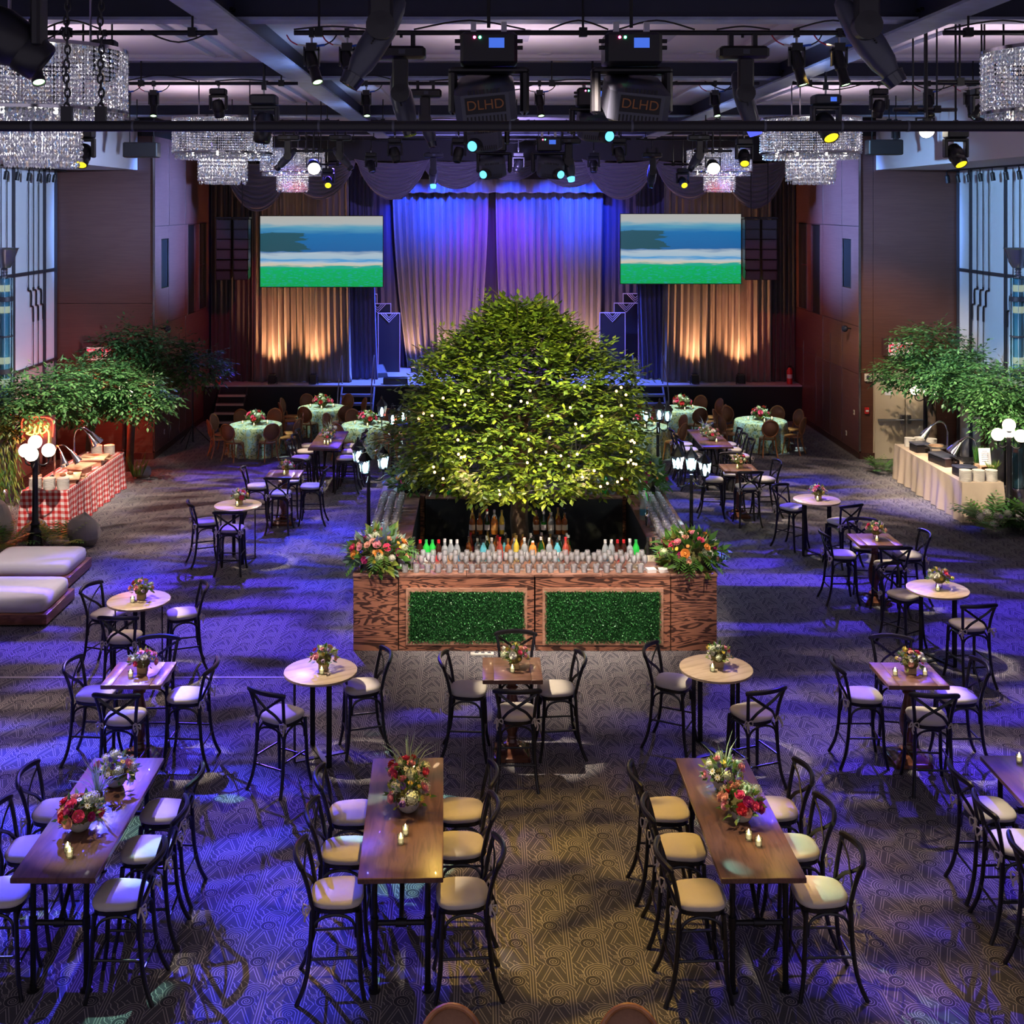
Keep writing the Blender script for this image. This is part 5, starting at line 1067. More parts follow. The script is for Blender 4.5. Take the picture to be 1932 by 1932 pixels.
# bottles
BOT = {}
def bottle_proto(kind):
    spec = {'wine': ([(0, 0), (0.037, 0), (0.038, 0.01), (0.038, 0.19), (0.03, 0.225), (0.015, 0.25), (0.014, 0.31)], 'dark_bottle', 'black_cap', 'label_cream', 0.31),
            'green': ([(0, 0), (0.037, 0), (0.038, 0.01), (0.038, 0.17), (0.028, 0.22), (0.015, 0.25), (0.014, 0.30)], 'green_glass', 'white_cap', 'label_white', 0.30),
            'whisky': ([(0, 0), (0.042, 0), (0.043, 0.01), (0.043, 0.17), (0.036, 0.20), (0.015, 0.225), (0.014, 0.28)], 'whisky', 'gold_cap', 'label_cream', 0.28),
            'vodka': ([(0, 0), (0.042, 0), (0.043, 0.01), (0.043, 0.18), (0.03, 0.22), (0.017, 0.235), (0.016, 0.29)], 'clear_liquid', 'white_cap', 'label_white', 0.29),
            'rose': ([(0, 0), (0.04, 0), (0.041, 0.01), (0.041, 0.18), (0.028, 0.22), (0.015, 0.24), (0.015, 0.30)], 'food_red', 'red_cap', 'label_red', 0.30),
            'gin': ([(0, 0), (0.042, 0), (0.043, 0.01), (0.043, 0.17), (0.03, 0.205), (0.016, 0.225), (0.015, 0.27)], 'blue_liquid', 'black_cap', 'label_white', 0.27),
            'soda_green': ([(0, 0), (0.035, 0), (0.045, 0.02), (0.045, 0.17), (0.035, 0.22), (0.016, 0.26), (0.015, 0.28)], 'lime_liquid', 'green_cap', 'label_white', 0.28),
            'cola': ([(0, 0), (0.035, 0), (0.045, 0.02), (0.042, 0.09), (0.045, 0.17), (0.033, 0.22), (0.016, 0.26), (0.015, 0.28)], 'cola', 'red_cap', 'label_red', 0.28),
            'tonic': ([(0, 0), (0.035, 0), (0.045, 0.02), (0.045, 0.17), (0.033, 0.22), (0.016, 0.26), (0.015, 0.28)], 'clear_liquid', 'white_cap', 'label_orange', 0.28),
            'water': ([(0, 0), (0.035, 0), (0.042, 0.02), (0.042, 0.17), (0.03, 0.22), (0.016, 0.25), (0.015, 0.28)], 'clear_liquid', 'white_cap', 'label_blue', 0.28),
            'juice': ([(0, 0), (0.045, 0), (0.05, 0.02), (0.05, 0.16), (0.04, 0.2), (0.022, 0.22), (0.022, 0.25)], 'orange_liquid', 'white_cap', 'label_orange', 0.25),
            'limoncello': ([(0, 0), (0.035, 0), (0.036, 0.01), (0.036, 0.2), (0.026, 0.24), (0.014, 0.26), (0.013, 0.32)], 'yellow_liquid', 'gold_cap', 'label_white', 0.32)}[kind]
    prof, bm_, cm, lm, h = spec; t = thing('bottle', kind, 'bottle')
    MB().lathe(prof, 12).build('body', bm_, t); MB().lathe([(0.017, h-0.02), (0.017, h+0.015), (0, h+0.015)], 10).build('cap', cm, t)
    r = max(p[0] for p in prof)+0.001; MB().lathe([(r, 0.06), (r, 0.135)], 12).build('label', lm, t); return Proto(t)
BDESC = {'wine': 'dark wine bottle', 'green': 'green glass liquor bottle', 'whisky': 'amber whisky bottle', 'vodka': 'clear spirits bottle', 'rose': 'red liqueur bottle with red cap', 'gin': 'pale blue gin bottle', 'soda_green': 'green soda bottle', 'cola': 'cola bottle with red label', 'tonic': 'orange-labelled mixer bottle', 'water': 'blue-labelled water bottle', 'juice': 'orange juice bottle', 'limoncello': 'yellow liqueur bottle'}
def bottle(kind, x, y, z, where, sc_=1.0):
    if kind not in BOT: BOT[kind] = bottle_proto(kind)
    BOT[kind].at((x, y, z), rg.uniform(0, 6), '%s %s' % (BDESC[kind], where), 'bar bottles', sc_)
for k, kd in enumerate(('wine', 'cola', 'soda_green', 'soda_green', 'cola', 'vodka', 'tonic', 'water')): bottle(kd, (781+k*11.6-VX)*17.8/FPX, 17.8, BH-0.13, 'on the bar rail, left group, %s one' % ORDN[k], 1.35)
for k, kd in enumerate(('water', 'tonic', 'cola', 'cola', 'vodka', 'soda_green')): bottle(kd, (1142+k*11.6-VX)*17.8/FPX, 17.8, BH-0.13, 'on the bar rail, right group, %s one' % ORDN[k], 1.35)
for k, kd in enumerate(('wine', 'wine')): bottle(kd, (1222+k*11-VX)*17.8/FPX, 17.8, BH-0.13, 'beside the right bar flowers, %s of two' % ORDN[k], 1.35)
for k, kd in enumerate(('gin', 'vodka', 'rose', 'whisky', 'limoncello', 'vodka', 'juice', 'green', 'vodka', 'gin', 'rose')): bottle(kd, (912+k*15.5-VX)*18.05/FPX, 18.02, BH-0.13, 'on the bar rail before the trunk, %s one' % ORDN[k], 1.2)
rb = random.Random(4); kinds = ['whisky', 'vodka', 'green', 'whisky', 'limoncello', 'vodka', 'rose', 'whisky', 'gin', 'juice', 'green', 'wine']
for r in range(3):
    for k in range(12): bottle(kinds[(k*5+r*3) % 12], 0.62-0.78+k*0.142+rb.uniform(-0.02, 0.02), 18.85+r*0.14, 0.74, 'on the lower riser, %s row, %s from left' % (('front', 'middle', 'back')[r], ORDN[k]), 1.15)
for s, xs in ((-1, (-0.74, -0.62, -0.5, -0.38, -0.26)), (1, (0.30, 0.42, 0.54, 0.66, 0.76))):
    for r in range(2):
        for k, x in enumerate(xs): bottle(kinds[(k*7+r*4+(3 if s > 0 else 0)) % 12], 0.62+x, 19.36+r*0.15, 1.02, 'on the riser %s of the trunk, %s row, %s' % ('left' if s < 0 else 'right', ('front', 'back')[r], ORDN[k]), 1.15)
for k, kd in enumerate(('wine', 'cola', 'soda_green', 'soda_green', 'cola', 'water', 'tonic')): bottle(kd, (826+k*10.5-VX)*21.8/FPX, 21.75, BH, 'on the far bar counter left of the tree, %s bottle' % ORDN[k], 1.4)
for k, kd in enumerate(('water', 'vodka', 'soda_green', 'tonic', 'limoncello', 'juice')): bottle(kd, (1112+k*14-VX)*21.8/FPX, 21.75, BH, 'on the far bar counter right of the tree, %s bottle' % ORDN[k], 1.4)
for k, kd in enumerate(('water', 'water', 'tonic', 'soda_green')): bottle(kd, 2.74+0.03*k, 20.0+0.16*k, BH-0.01, 'on the inner edge of the right bar arm, %s from the front' % ORDN[k], 1.4)
t = thing('cocktail_shaker', 'steel cocktail shaker on the inner edge of right bar arm', 'shaker', (2.76, 19.55, BH-0.01)); MB().lathe([(0, 0), (0.04, 0), (0.05, 0.18)], 14).build('cup', 'chrome', t); MB().lathe([(0.05, 0.18), (0.045, 0.22), (0.02, 0.25), (0.02, 0.29), (0, 0.29)], 14).build('lid', 'chrome', t)
for x, lb in ((2.46, 'left'), (2.63, 'right')):
    t = thing('napkin_stack', '%s of two white napkin stacks on the bar front' % lb, 'napkins', (x, BY0+0.12, BH), 0.1)
    for k in range(4): MB().box((0, 0, 0.006+k*0.012), (0.13, 0.13, 0.011), rz=rg.uniform(-0.15, 0.15)).build('napkin', 'napkin', t)
t = thing('ice_bin', 'plastic-lined grey ice tub behind the bar', 'tub', (2.05, 18.62, 0))
MB().lathe([(0.24, 0.0), (0.26, 0.02), (0.38, 0.80), (0.40, 0.82), (0.40, 0.84), (0.36, 0.84), (0.34, 0.70), (0, 0.68)], 4).build('tub', 'ice_tub', t, False); MB().lathe([(0.34, 0.70), (0.40, 0.845), (0.43, 0.80), (0.42, 0.70)], 22).build('plastic_liner', 'clear_glass', t)
# bar flowers
def big_arr(px, py, h, r, lb, n=46, gp='bar corner flowers'):
    p = FP(px, py, h); arrangement('flower_arrangement', lb, p, 'box', r, GARDEN, n, rf, 0, 16, gp, 0.14, 0.85, r*0.125, 240, ('eucalyptus', 'fern_green', 'lime_leaf'))
arrangement('flower_arrangement', 'large garden flower mound with ferns on the front left bar corner', (-1.46, 17.36, BH), 'box', 0.45, GARDEN, 60, rf, 0, 18, 'bar corner flowers', 0.10, 0.72, 0.062, 300, ('eucalyptus', 'fern_green', 'lime_leaf'))
arrangement('flower_arrangement', 'large garden flower mound with ferns on the front right bar corner', (3.06, 17.36, BH), 'box', 0.45, GARDEN[3:]+GARDEN[:3], 54, rf, 0, 24, 'bar corner flowers', 0.10, 0.72, 0.062, 260, ('fern_green', 'fern_green', 'lime_leaf'))
arrangement('flower_arrangement', 'orange and magenta flower mound on the far left bar corner', (-1.25, 22.0, BH), 'box', 0.42, GARDEN, 40, rf, 0, 10, 'bar corner flowers', 0.12, 0.8, 0.055, 220, ('eucalyptus', 'fern_green', 'lime_leaf'))
arrangement('flower_arrangement', 'leafy flower mound on the far right bar corner', (2.95, 22.0, BH), 'box', 0.48, [('rose', 'hotpink'), ('daisy', 'orange'), ('rose', 'magenta'), ('puff', 'cream')], 22, rf, 0, 18, 'bar corner flowers', 0.12, 0.9, 0.055, 300, ('eucalyptus', 'fern_green', 'fern_green'))
# ------------------------------------------------------------------ trees
def sprig(mb, p, d, n, ln, wd, rnd, mats, step=None, droop=0.25):
    p = Vector(p); d = Vector(d).normalized(); step = step or ln*0.55
    for k in range(n):
        d = (d+Vector((rnd.uniform(-.12, .12), rnd.uniform(-.12, .12), -droop/n+rnd.uniform(-.08, .08)))).normalized()
        sd = d.orthogonal().normalized(); sd.rotate(Matrix.Rotation(rnd.uniform(0, 6.28), 3, d)) if False else None
        side = d.cross(Vector((rnd.uniform(-.4, .4), rnd.uniform(-.4, .4), 1))).normalized()*(1 if k % 2 else -1)
        l_ = ln*rnd.uniform(0.75, 1.15); mb.leaf(p, d*0.75+side+Vector((0, 0, rnd.uniform(-.3, .2))), l_, wd*rnd.uniform(0.8, 1.15), rnd.choice(mats), up=(rnd.uniform(-.5, .5), rnd.uniform(-.5, .5), 1))
        p = p+d*step
    mb.leaf(p, d, ln, wd, rnd.choice(mats), up=(rnd.uniform(-.4, .4), rnd.uniform(-.4, .4), 1))
PROF = [(1.75, 0.9), (1.86, 1.5), (2.02, 1.90), (2.28, 2.10), (2.76, 2.02), (3.25, 1.84), (3.63, 1.64), (4.15, 1.12), (4.45, 0.66), (4.72, 0.12)]
def prof_r(z):
    for (z0, r0), (z1, r1) in zip(PROF, PROF[1:]):
        if z0 <= z <= z1: return r0+(r1-r0)*(z-z0)/(z1-z0)
    return 0.1
def big_tree():
    rnd = random.Random(77); c = Vector((0.68, 19.75, 0))
    t = thing('ficus_tree', 'huge bushy green tree with fairy lights growing from the middle of the bar', 'tree', c)
    MB().tube(smooth_curve([(0, 0, 0), (0.02, 0.0, 0.6), (-0.03, 0.02, 1.2), (0.03, 0, 1.8), (0, 0, 2.6)], 4), [0.20, 0.18, 0.165, 0.16, 0.155, 0.15, 0.15, 0.15, 0.15, 0.145, 0.14, 0.13, 0.12, 0.11, 0.1, 0.09, 0.08], 12).build('trunk', 'bark', t)
    for k in range(26):
        a = k*2.4; e = rnd.uniform(0.0, 1.2); d = Vector((math.cos(a)*math.cos(e), math.sin(a)*math.cos(e), math.sin(e))); z0 = rnd.uniform(1.7, 2.5); ln = rnd.uniform(1.0, 1.7)
        MB().tube(smooth_curve([(0, 0, z0), tuple(Vector((0, 0, z0))+d*ln*0.5+Vector((0, 0, 0.15))), tuple(Vector((0, 0, z0))+d*ln)], 4), [0.06]+[0.045]*3+[0.03]*3+[0.015]*2, 6).build('branch', 'bark', t)
    fo = MB(); tips = []
    for k in range(4300):
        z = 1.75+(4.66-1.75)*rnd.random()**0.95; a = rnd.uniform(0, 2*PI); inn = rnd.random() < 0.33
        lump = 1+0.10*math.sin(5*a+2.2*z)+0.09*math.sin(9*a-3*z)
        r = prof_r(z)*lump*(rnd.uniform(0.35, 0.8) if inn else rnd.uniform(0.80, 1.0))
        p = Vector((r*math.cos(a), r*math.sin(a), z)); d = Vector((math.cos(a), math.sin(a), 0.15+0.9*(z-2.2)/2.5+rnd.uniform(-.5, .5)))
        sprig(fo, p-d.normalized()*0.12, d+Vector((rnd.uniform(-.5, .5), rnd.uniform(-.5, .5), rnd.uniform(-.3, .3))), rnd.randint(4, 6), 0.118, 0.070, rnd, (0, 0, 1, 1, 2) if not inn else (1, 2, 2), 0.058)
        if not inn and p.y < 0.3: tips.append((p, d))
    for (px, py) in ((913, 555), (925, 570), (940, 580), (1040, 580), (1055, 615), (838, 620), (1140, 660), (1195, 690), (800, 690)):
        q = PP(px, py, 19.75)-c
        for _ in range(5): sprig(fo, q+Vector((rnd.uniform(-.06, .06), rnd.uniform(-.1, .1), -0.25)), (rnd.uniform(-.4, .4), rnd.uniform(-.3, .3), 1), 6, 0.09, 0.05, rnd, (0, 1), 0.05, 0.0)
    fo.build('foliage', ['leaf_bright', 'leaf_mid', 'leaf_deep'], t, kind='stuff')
    lm = [MB().leaf((0, 0, 0), (1, 0, 0), 0.125, 0.07, up=(0, 0, 1)).mesh('leaf', m) for m in ('leaf_bright', 'leaf_mid')]
    rnd.shuffle(tips)
    for p, d in tips[:280]:
        o = put('leaf', rnd.choice(lm), t); dd = Vector(d).normalized(); o.location = p*1.0+Vector((dd.x*0.12, dd.y*0.12, dd.z*0.06)); o.rotation_euler = (rnd.uniform(-.7, .7), rnd.uniform(0, 0.9), math.atan2(dd.y, dd.x)+rnd.uniform(-1, 1))
    for k in range(60):
        p, d = tips[300+k*3]; q = p-Vector(d).normalized()*0.3
        MB().tube(smooth_curve([q, q+Vector(d)*0.25+Vector((0, 0, 0.06)), q+Vector(d)*0.5], 3), 0.006, 4).build('twig', 'bark', t)
    return c, tips
TC, TIPS = big_tree()
FAIRY = [(884, 737), (1000, 737), (983, 757), (995, 760), (962, 766), (1172, 731), (1163, 738), (1103, 730), (1076, 769), (1034, 785), (1172, 765), (1135, 785), (1086, 800), (836, 751), (799, 780), (815, 784), (929, 744), (864, 830), (865, 857), (870, 863), (876, 862), (818, 881), (820, 891), (836, 903), (997, 829), (1037, 826), (1099, 822), (1030, 853), (1058, 860), (1089, 857), (995, 873), (1073, 879), (1121, 888), (1099, 900), (1193, 831), (1197, 835), (1190, 832), (1191, 852), (1190, 868), (1195, 875), (1200, 876), (1185, 872), (908, 928), (941, 926), (943, 933), (1133, 918), (1146, 912), (1165, 909), (1173, 903), (924, 702), (1181, 745), (877, 764), (790, 790), (1020, 876)]
t = thing('fairy_lights', 'warm fairy light string scattered through the big tree', 'string lights', TC); wire = []
bm_ = MB().ball((0, 0, 0), 0.021, 8, 5).mesh('bulb', 'fairy_bulb')
rfl = random.Random(3)
for px, py in FAIRY:
    # bulb sits on the front skin of the crown
    Y = 18.2
    for _ in range(12):
        q = PP(px, py, Y); z = q.z; r = prof_r(min(4.7, max(1.76, z))); dx = q.x-TC.x; dy = math.sqrt(max(0.02, r*r-dx*dx)) if abs(dx) < r else 0.1
        Y = TC.y-dy*1.02
    q = PP(px, py, Y-0.16)-TC; o = put('bulb', bm_, t); o.location = q; wire.append(q)
wire.sort(key=lambda v: (round(v.z*1.4), v.x))
for a, b_ in zip(wire, wire[1:]):
    if (a-b_).length < 1.6: MB().tube(smooth_curve([a, (a+b_)/2+Vector((0, 0.12, -0.08)), b_], 3), 0.004, 4).build('wire', 'wire_dark', t)
for q in ((-0.9, -1.7, 2.4), (0.9, -1.7, 2.3), (0.0, -1.9, 2.0)): point('fairy_glow', TC+Vector(q), 16, (1.0, 0.66, 0.36), 0.15)
def side_tree(label, base, blobs, n, seed, mats=('ficus_bright', 'ficus_mid', 'ficus_deep'), trunk_r=0.09, lean=(0, 0)):
    rnd = random.Random(seed); t = thing('ficus_tree', label, 'tree', base, 0, 'potted trees along the walls'); B = Vector(base)
    zt = min(b[2] for b in blobs)-0.1; cx_ = sum(b[0] for b in blobs)/len(blobs)-B.x; cy_ = sum(b[1] for b in blobs)/len(blobs)-B.y
    top = (cx_*0.5, cy_*0.5, zt)
    MB().tube(smooth_curve([(0, 0, 0), (0.03, 0.02, zt*0.35), (top[0]*0.4, top[1]*0.4, zt*0.7), top], 4), [trunk_r*1.2]*2+[trunk_r]*8+[trunk_r*0.8]*3, 10).build('trunk', 'bark', t)
    for b in blobs:
        for q in range(3):
            e = Vector((b[0]-B.x+rnd.uniform(-.5, .5)*b[3], b[1]-B.y+rnd.uniform(-.4, .4)*b[4], b[2]+rnd.uniform(-.2, .3)*b[5])); m_ = (Vector(top)*0.5+e*0.5)+Vector((0, 0, 0.1))
            MB().tube(smooth_curve([top, m_, e], 4), [trunk_r*0.6]*3+[trunk_r*0.4]*3+[trunk_r*0.2]*3, 6).build('branch', 'bark', t)
    fo = MB(); tot = sum(b[3]*b[4] for b in blobs)
    for b in blobs:
        for k in range(int(n*b[3]*b[4]/tot)):
            v = Vector((rnd.gauss(0, 1), rnd.gauss(0, 1), rnd.gauss(0, 1))).normalized()*rnd.uniform(0.35, 1.0)**0.5
            p = Vector((b[0]-B.x+v.x*b[3], b[1]-B.y+v.y*b[4], b[2]+v.z*b[5]))
            sprig(fo, p, Vector((v.x, v.y, 0.1+0.4*v.z))+Vector((rnd.uniform(-.5, .5), rnd.uniform(-.5, .5), 0)), rnd.randint(5, 7), 0.125, 0.062, rnd, (0, 1, 1, 2), 0.06, 0.5)
    fo.build('foliage', list(mats), t, kind='stuff')
    return t
side_tree('green leafy tree over the front of the gingham buffet, leftmost', (-9.55, 25.6, 0), [(-9.65, 24.9, 2.15, 0.6, 0.6, 0.5), (-9.15, 25.3, 2.35, 0.6, 0.6, 0.4), (-9.75, 25.3, 1.85, 0.5, 0.5, 0.35)], 620, 1)
side_tree('bright green tree spreading over the middle of the gingham buffet', (-8.95, 27.2, 0), [(-8.75, 26.9, 2.35, 0.85, 0.7, 0.4), (-8.1, 27.0, 2.2, 0.75, 0.6, 0.35), (-7.6, 26.8, 1.95, 0.6, 0.5, 0.28), (-8.9, 26.7, 1.95, 0.6, 0.6, 0.3)], 1150, 2)
side_tree('dark leafed tree before the left brown wall, behind the bright one', (-8.4, 28.6, 0), [(-8.6, 28.6, 2.75, 0.75, 0.55, 0.45), (-7.7, 28.7, 2.75, 0.85, 0.5, 0.45), (-6.95, 28.8, 2.45, 0.75, 0.5, 0.4), (-8.2, 28.5, 3.15, 0.5, 0.4, 0.35)], 900, 3, ('ficus_mid', 'ficus_deep', 'ficus_deep'))
side_tree('dark green tree standing before the beige double doors', (10.85, 28.6, 0), [(10.75, 28.5, 2.95, 0.7, 0.6, 0.5), (10.2, 28.4, 2.35, 0.65, 0.5, 0.28), (10.95, 28.4, 2.5, 0.5, 0.6, 0.4)], 850, 4, trunk_r=0.1)
side_tree('bright green tree leaning over the linen buffet, rightmost', (11.25, 26.6, 0), [(11.05, 26.7, 2.6, 0.45, 0.5, 0.6), (10.85, 25.2, 2.25, 0.5, 0.5, 0.32), (11.0, 24.6, 1.95, 0.5, 0.5, 0.35), (10.6, 26.4, 2.45, 0.6, 0.5, 0.3), (11.0, 24.8, 2.6, 0.45, 0.4, 0.4)], 950, 5)
def shrub(name, label, loc, r, h, n, seed, mats, kind='fern', flowers=0):
    rnd = random.Random(seed); t = thing(name, label, 'plant', loc, 0, 'floor plants'); fo = MB()
    for k in range(n):
        a = rnd.uniform(0, 2*PI)
        if kind == 'fern': fern(fo, (0.25*r*math.cos(a), 0.25*r*math.sin(a), 0.02), (math.cos(a), math.sin(a), rnd.uniform(0.9, 3.2)), h*rnd.uniform(0.9, 1.4), rnd.randint(0, 1), 1.1)
        elif kind == 'willow':
            e = rnd.uniform(0.2, 1.0); p = Vector((r*e*math.cos(a), r*e*math.sin(a), h*rnd.uniform(0.6, 1.0)))
            for q in range(12):
                fo.leaf(p, (rnd.uniform(-.5, .5)+0.3*math.cos(a), rnd.uniform(-.5, .5)+0.3*math.sin(a), -1.0), 0.16, 0.022, rnd.randint(0, 1)); p = p+Vector((0.015*math.cos(a), 0.015*math.sin(a), -0.06))
        elif kind == 'blade':
            d = Vector((math.cos(a)*0.35, math.sin(a)*0.35, 1)); fo.leaf((0.3*r*math.cos(a), 0.3*r*math.sin(a), 0.03), d, h*rnd.uniform(0.7, 1.1), 0.03, rnd.randint(0, 1))
    fo.build('fronds', list(mats), t, kind='stuff')
    if kind == 'willow': MB().tube([(0, 0, 0), (0.02, 0, h*0.6), (0, 0, h)], [0.05, 0.04, 0.02], 8).build('stem', 'bark', t)
    for k in range(flowers):
        a = rnd.uniform(0, 2*PI); rr = r*rnd.uniform(0.3, 0.9); put_blossom(t, 'puff' if k % 3 == 0 else 'daisy', 'white' if k % 3 == 0 else 'lilac', (rr*math.cos(a), rr*math.sin(a)-0.1, h*rnd.uniform(0.35, 0.75)), (math.cos(a), math.sin(a)-0.5, 1), 0.09 if k % 3 == 0 else 0.05)
    return t
shrub('weeping_bush', 'weeping light green bush behind the left globe lamp post', (-9.5, 23.3, 0), 0.42, 1.75, 80, 6, ('fern_green', 'lime_leaf'), 'willow')
shrub('fern', 'fern clump left of the lamp post base by the rocks', (-8.75, 21.95, 0), 0.4, 0.55, 34, 7, ('fern_green', 'ficus_mid')); shrub('fern', 'fern clump right of the left lamp post base', (-7.8, 22.1, 0), 0.4, 0.5, 30, 8, ('fern_green', 'lime_leaf'), flowers=0)
shrub('flower_bed', 'fern and flower clump with white hydrangea at the linen buffet end', (10.05, 23.35, 0), 0.55, 0.55, 44, 9, ('fern_green', 'ficus_mid'), flowers=18); shrub('fern', 'fern clump right of the right lamp post base', (10.95, 23.2, 0), 0.5, 0.6, 34, 10, ('fern_green', 'ficus_deep'))
shrub('spiky_plant', 'spiky plant at the far end of the gingham buffet', (-7.95, 27.7, 0), 0.3, 0.6, 40, 11, ('fern_green', 'lime_leaf'), 'blade')
shrub('fern', 'small fern at the far end of the linen buffet', (9.55, 28.3, 0), 0.3, 0.4, 24, 12, ('fern_green', 'ficus_mid'))
def rock(loc, r, s, label, seed):
    random.seed(seed); o = MB().ball((0, 0, 0), r, 8, 5, sc_=s, jit=0.26).build('rock', 'rock'); md = o.modifiers.new('round', 'SUBSURF'); md.levels = 1; md.render_levels = 1
    tag(o, label, 'rock', 'landscape rocks', (loc[0], loc[1], r*s[2]*0.75))
rock((-7.42, 22.35, 0), 0.40, (1.05, 0.8, 0.8), 'grey boulder right of the left lamp post', 1); rock((-9.2, 22.5, 0), 0.48, (0.9, 0.8, 0.95), 'tan boulder left of the left lamp post', 2); rock((-8.35, 22.55, 0), 0.3, (0.9, 0.8, 0.8), 'small pink boulder behind the left lamp post', 3); rock((-7.9, 26.6+1.3, 0), 0.25, (0.9, 0.8, 0.7), 'small rock at the far end of the gingham buffet', 4); rock((11.2, 27.2, 0), 0.36, (1, 0.8, 0.8), 'dark rock behind the linen buffet', 5)
# ------------------------------------------------------------------ lamp posts
def globe_post(loc, label, rz=0.3, h=1.75):
    t = thing('globe_lamp_post', label, 'lamp post', loc, rz, 'globe lamp posts')
    MB().lathe([(0.19, 0), (0.19, 0.04), (0.15, 0.07), (0.12, 0.25), (0.10, 0.30), (0.115, 0.33), (0.085, 0.37), (0.075, 0.45), (0.09, 0.48), (0.06, 0.52), (0.052, 1.0), (0.048, h)], 14).build('post', 'iron_post', t)
    hs = [(0.0, 0.0, 0.18)]+[(0.24*math.cos(a), 0.24*math.sin(a), 0.0) for a in (0.3, 2.4, 4.5)]
    for k, (x, y, dz) in enumerate(hs):
        if k: MB().tube(smooth_curve([(0, 0, h-0.12), (x*0.5, y*0.5, h-0.20), (x*0.95, y*0.95, h-0.17), (x, y, h-0.09)], 4), 0.014, 6).build('scroll_arm', 'iron_post', t)
        MB().lathe([(0.03, h-0.09+dz), (0.06, h-0.06+dz), (0.05, h-0.04+dz)], 12, (x, y, 0)).build('globe_cup', 'iron_post', t)
        MB().ball((x, y, h+0.06+dz), 0.125, 18, 12).build('glass_globe', 'globe_glow', t)
globe_post((-8.2, 22.0, 0), 'black lamp post with white globes beside the boulders'); globe_post((10.52, 23.7, 0), 'black lamp post with white globes at linen buffet end', 0.9)
globe_post((-8.55, 28.7, 0), 'black globe lamp post among the trees behind the gingham buffet', 1.2); globe_post((10.95, 29.3, 0), 'black globe lamp post behind the tree at the double doors', 0.2)
def lantern_post(loc, label, rz):
    t = thing('lantern_lamp_post', label, 'lamp post', loc, rz, 'three-lantern lamp posts'); h = 1.75
    MB().lathe([(0.14, 0), (0.14, 0.03), (0.10, 0.06), (0.075, 0.25), (0.08, 0.28), (0.04, 0.32), (0.036, 0.8), (0.045, 0.82), (0.034, 0.84), (0.03, h)], 12).build('post', 'iron_post', t)
    for k, a in enumerate((0.0, 2.1, 4.2)):
        x, y = 0.26*math.cos(a), 0.26*math.sin(a); z = h+(0.10 if k == 1 else 0)
        MB().tube(smooth_curve([(0, 0, h-0.08), (x*0.5, y*0.5, h-0.18), (x*0.95, y*0.95, h-0.16), (x, y, z-0.02)], 4), 0.012, 6).build('scroll_arm', 'iron_post', t)
        ln = MB().lathe([(0.02, z-0.03), (0.06, z), (0.07, z+0.02)], 6, (x, y, 0)).build('lantern', 'iron_post', t)
        MB().lathe([(0.07, z+0.02), (0.105, z+0.24)], 6, (x, y, 0)).build('lantern_glass', 'lantern_glass', ln)
        MB().lathe([(0.125, z+0.24), (0.12, z+0.26), (0.07, z+0.33), (0.03, z+0.37), (0.02, z+0.41), (0.025, z+0.43), (0.0, z+0.46)], 6, (x, y, 0)).build('lantern_cap', 'iron_post', ln)
        if k == 1: point('lantern_lamp', (loc[0], loc[1], h+0.15), 22, (0.70, 0.92, 1.0), 0.12)
        MB().lathe([(0.015, z+0.02), (0.03, z+0.08), (0.034, z+0.13), (0.015, z+0.19), (0, z+0.2)], 10, (x, y, 0)).build('bulb', 'lantern_bulb', ln)
lantern_post((-1.93, 20.7, 0), 'three-lantern black lamp post left of the bar, nearer one', 0.35); lantern_post((3.62, 20.4, 0), 'three-lantern black lamp post right of the bar, nearer one', 1.4); lantern_post((-1.85, 25.3, 0), 'three-lantern black lamp post left of the tree, farther one', 0.6); lantern_post((3.78, 25.3, 0), 'three-lantern black lamp post right of the tree, farther one', 2.6)
# ------------------------------------------------------------------ buffets
def buffet(x0, x1, y0, y1, h, matn, label, seed):
    t = thing('buffet_table', label, 'table', ((x0+x1)/2, (y0+y1)/2, 0)); hx, hy = (x1-x0)/2, (y1-y0)/2; rnd = random.Random(seed)
    MB().b2(-hx+0.01, hx-0.01, -hy+0.01, hy-0.01, h-0.04, h-0.008).build('tabletop', 'pedestal_wood', t)
    for sx in (-1, 1):
        for sy in (-1, 1): MB().tube([(sx*(hx-0.08), sy*(hy-0.1), 0), (sx*(hx-0.08), sy*(hy-0.1), h-0.04)], 0.018, 6).build('leg', 'black_metal', t)
    per = []; st_ = 0.03
    def side(a, b_):
        n = max(2, int((Vector(b_)-Vector(a)).length/st_))
        for k in range(n): per.append(Vector(a).lerp(Vector(b_), k/n))
    cs = [(-hx, -hy, 0), (hx, -hy, 0), (hx, hy, 0), (-hx, hy, 0)]
    for k in range(4): side(cs[k], cs[(k+1) % 4])
    n = len(per); vs_ = []; fs = []; zs = [h, h-0.015, h*0.6, h*0.25, 0.012]
    for i, z in enumerate(zs):
        for j, p in enumerate(per):
            q = p.normalized() if p.length else p; nn = Vector((1 if p.x > hx-0.01 else -1 if p.x < -hx+0.01 else 0, 1 if p.y > hy-0.01 else -1 if p.y < -hy+0.01 else 0, 0))
            d = (h-z)/h*(0.05+0.032*math.sin(j*0.48)+0.02*math.sin(j*0.17+seed)); vs_.append((p.x+nn.x*d, p.y+nn.y*d, z))
    for i in range(len(zs)-1):
        for j in range(n): fs.append((i*n+j, i*n+(j+1) % n, (i+1)*n+(j+1) % n, (i+1)*n+j))
    mb = MB(); mb.add(vs_, fs); mb.add([(-hx, -hy, h), (hx, -hy, h), (hx, hy, h), (-hx, hy, h)], [(0, 1, 2, 3)]); mb.build('tablecloth', matn, t, ang=60); return h
HB = 0.80
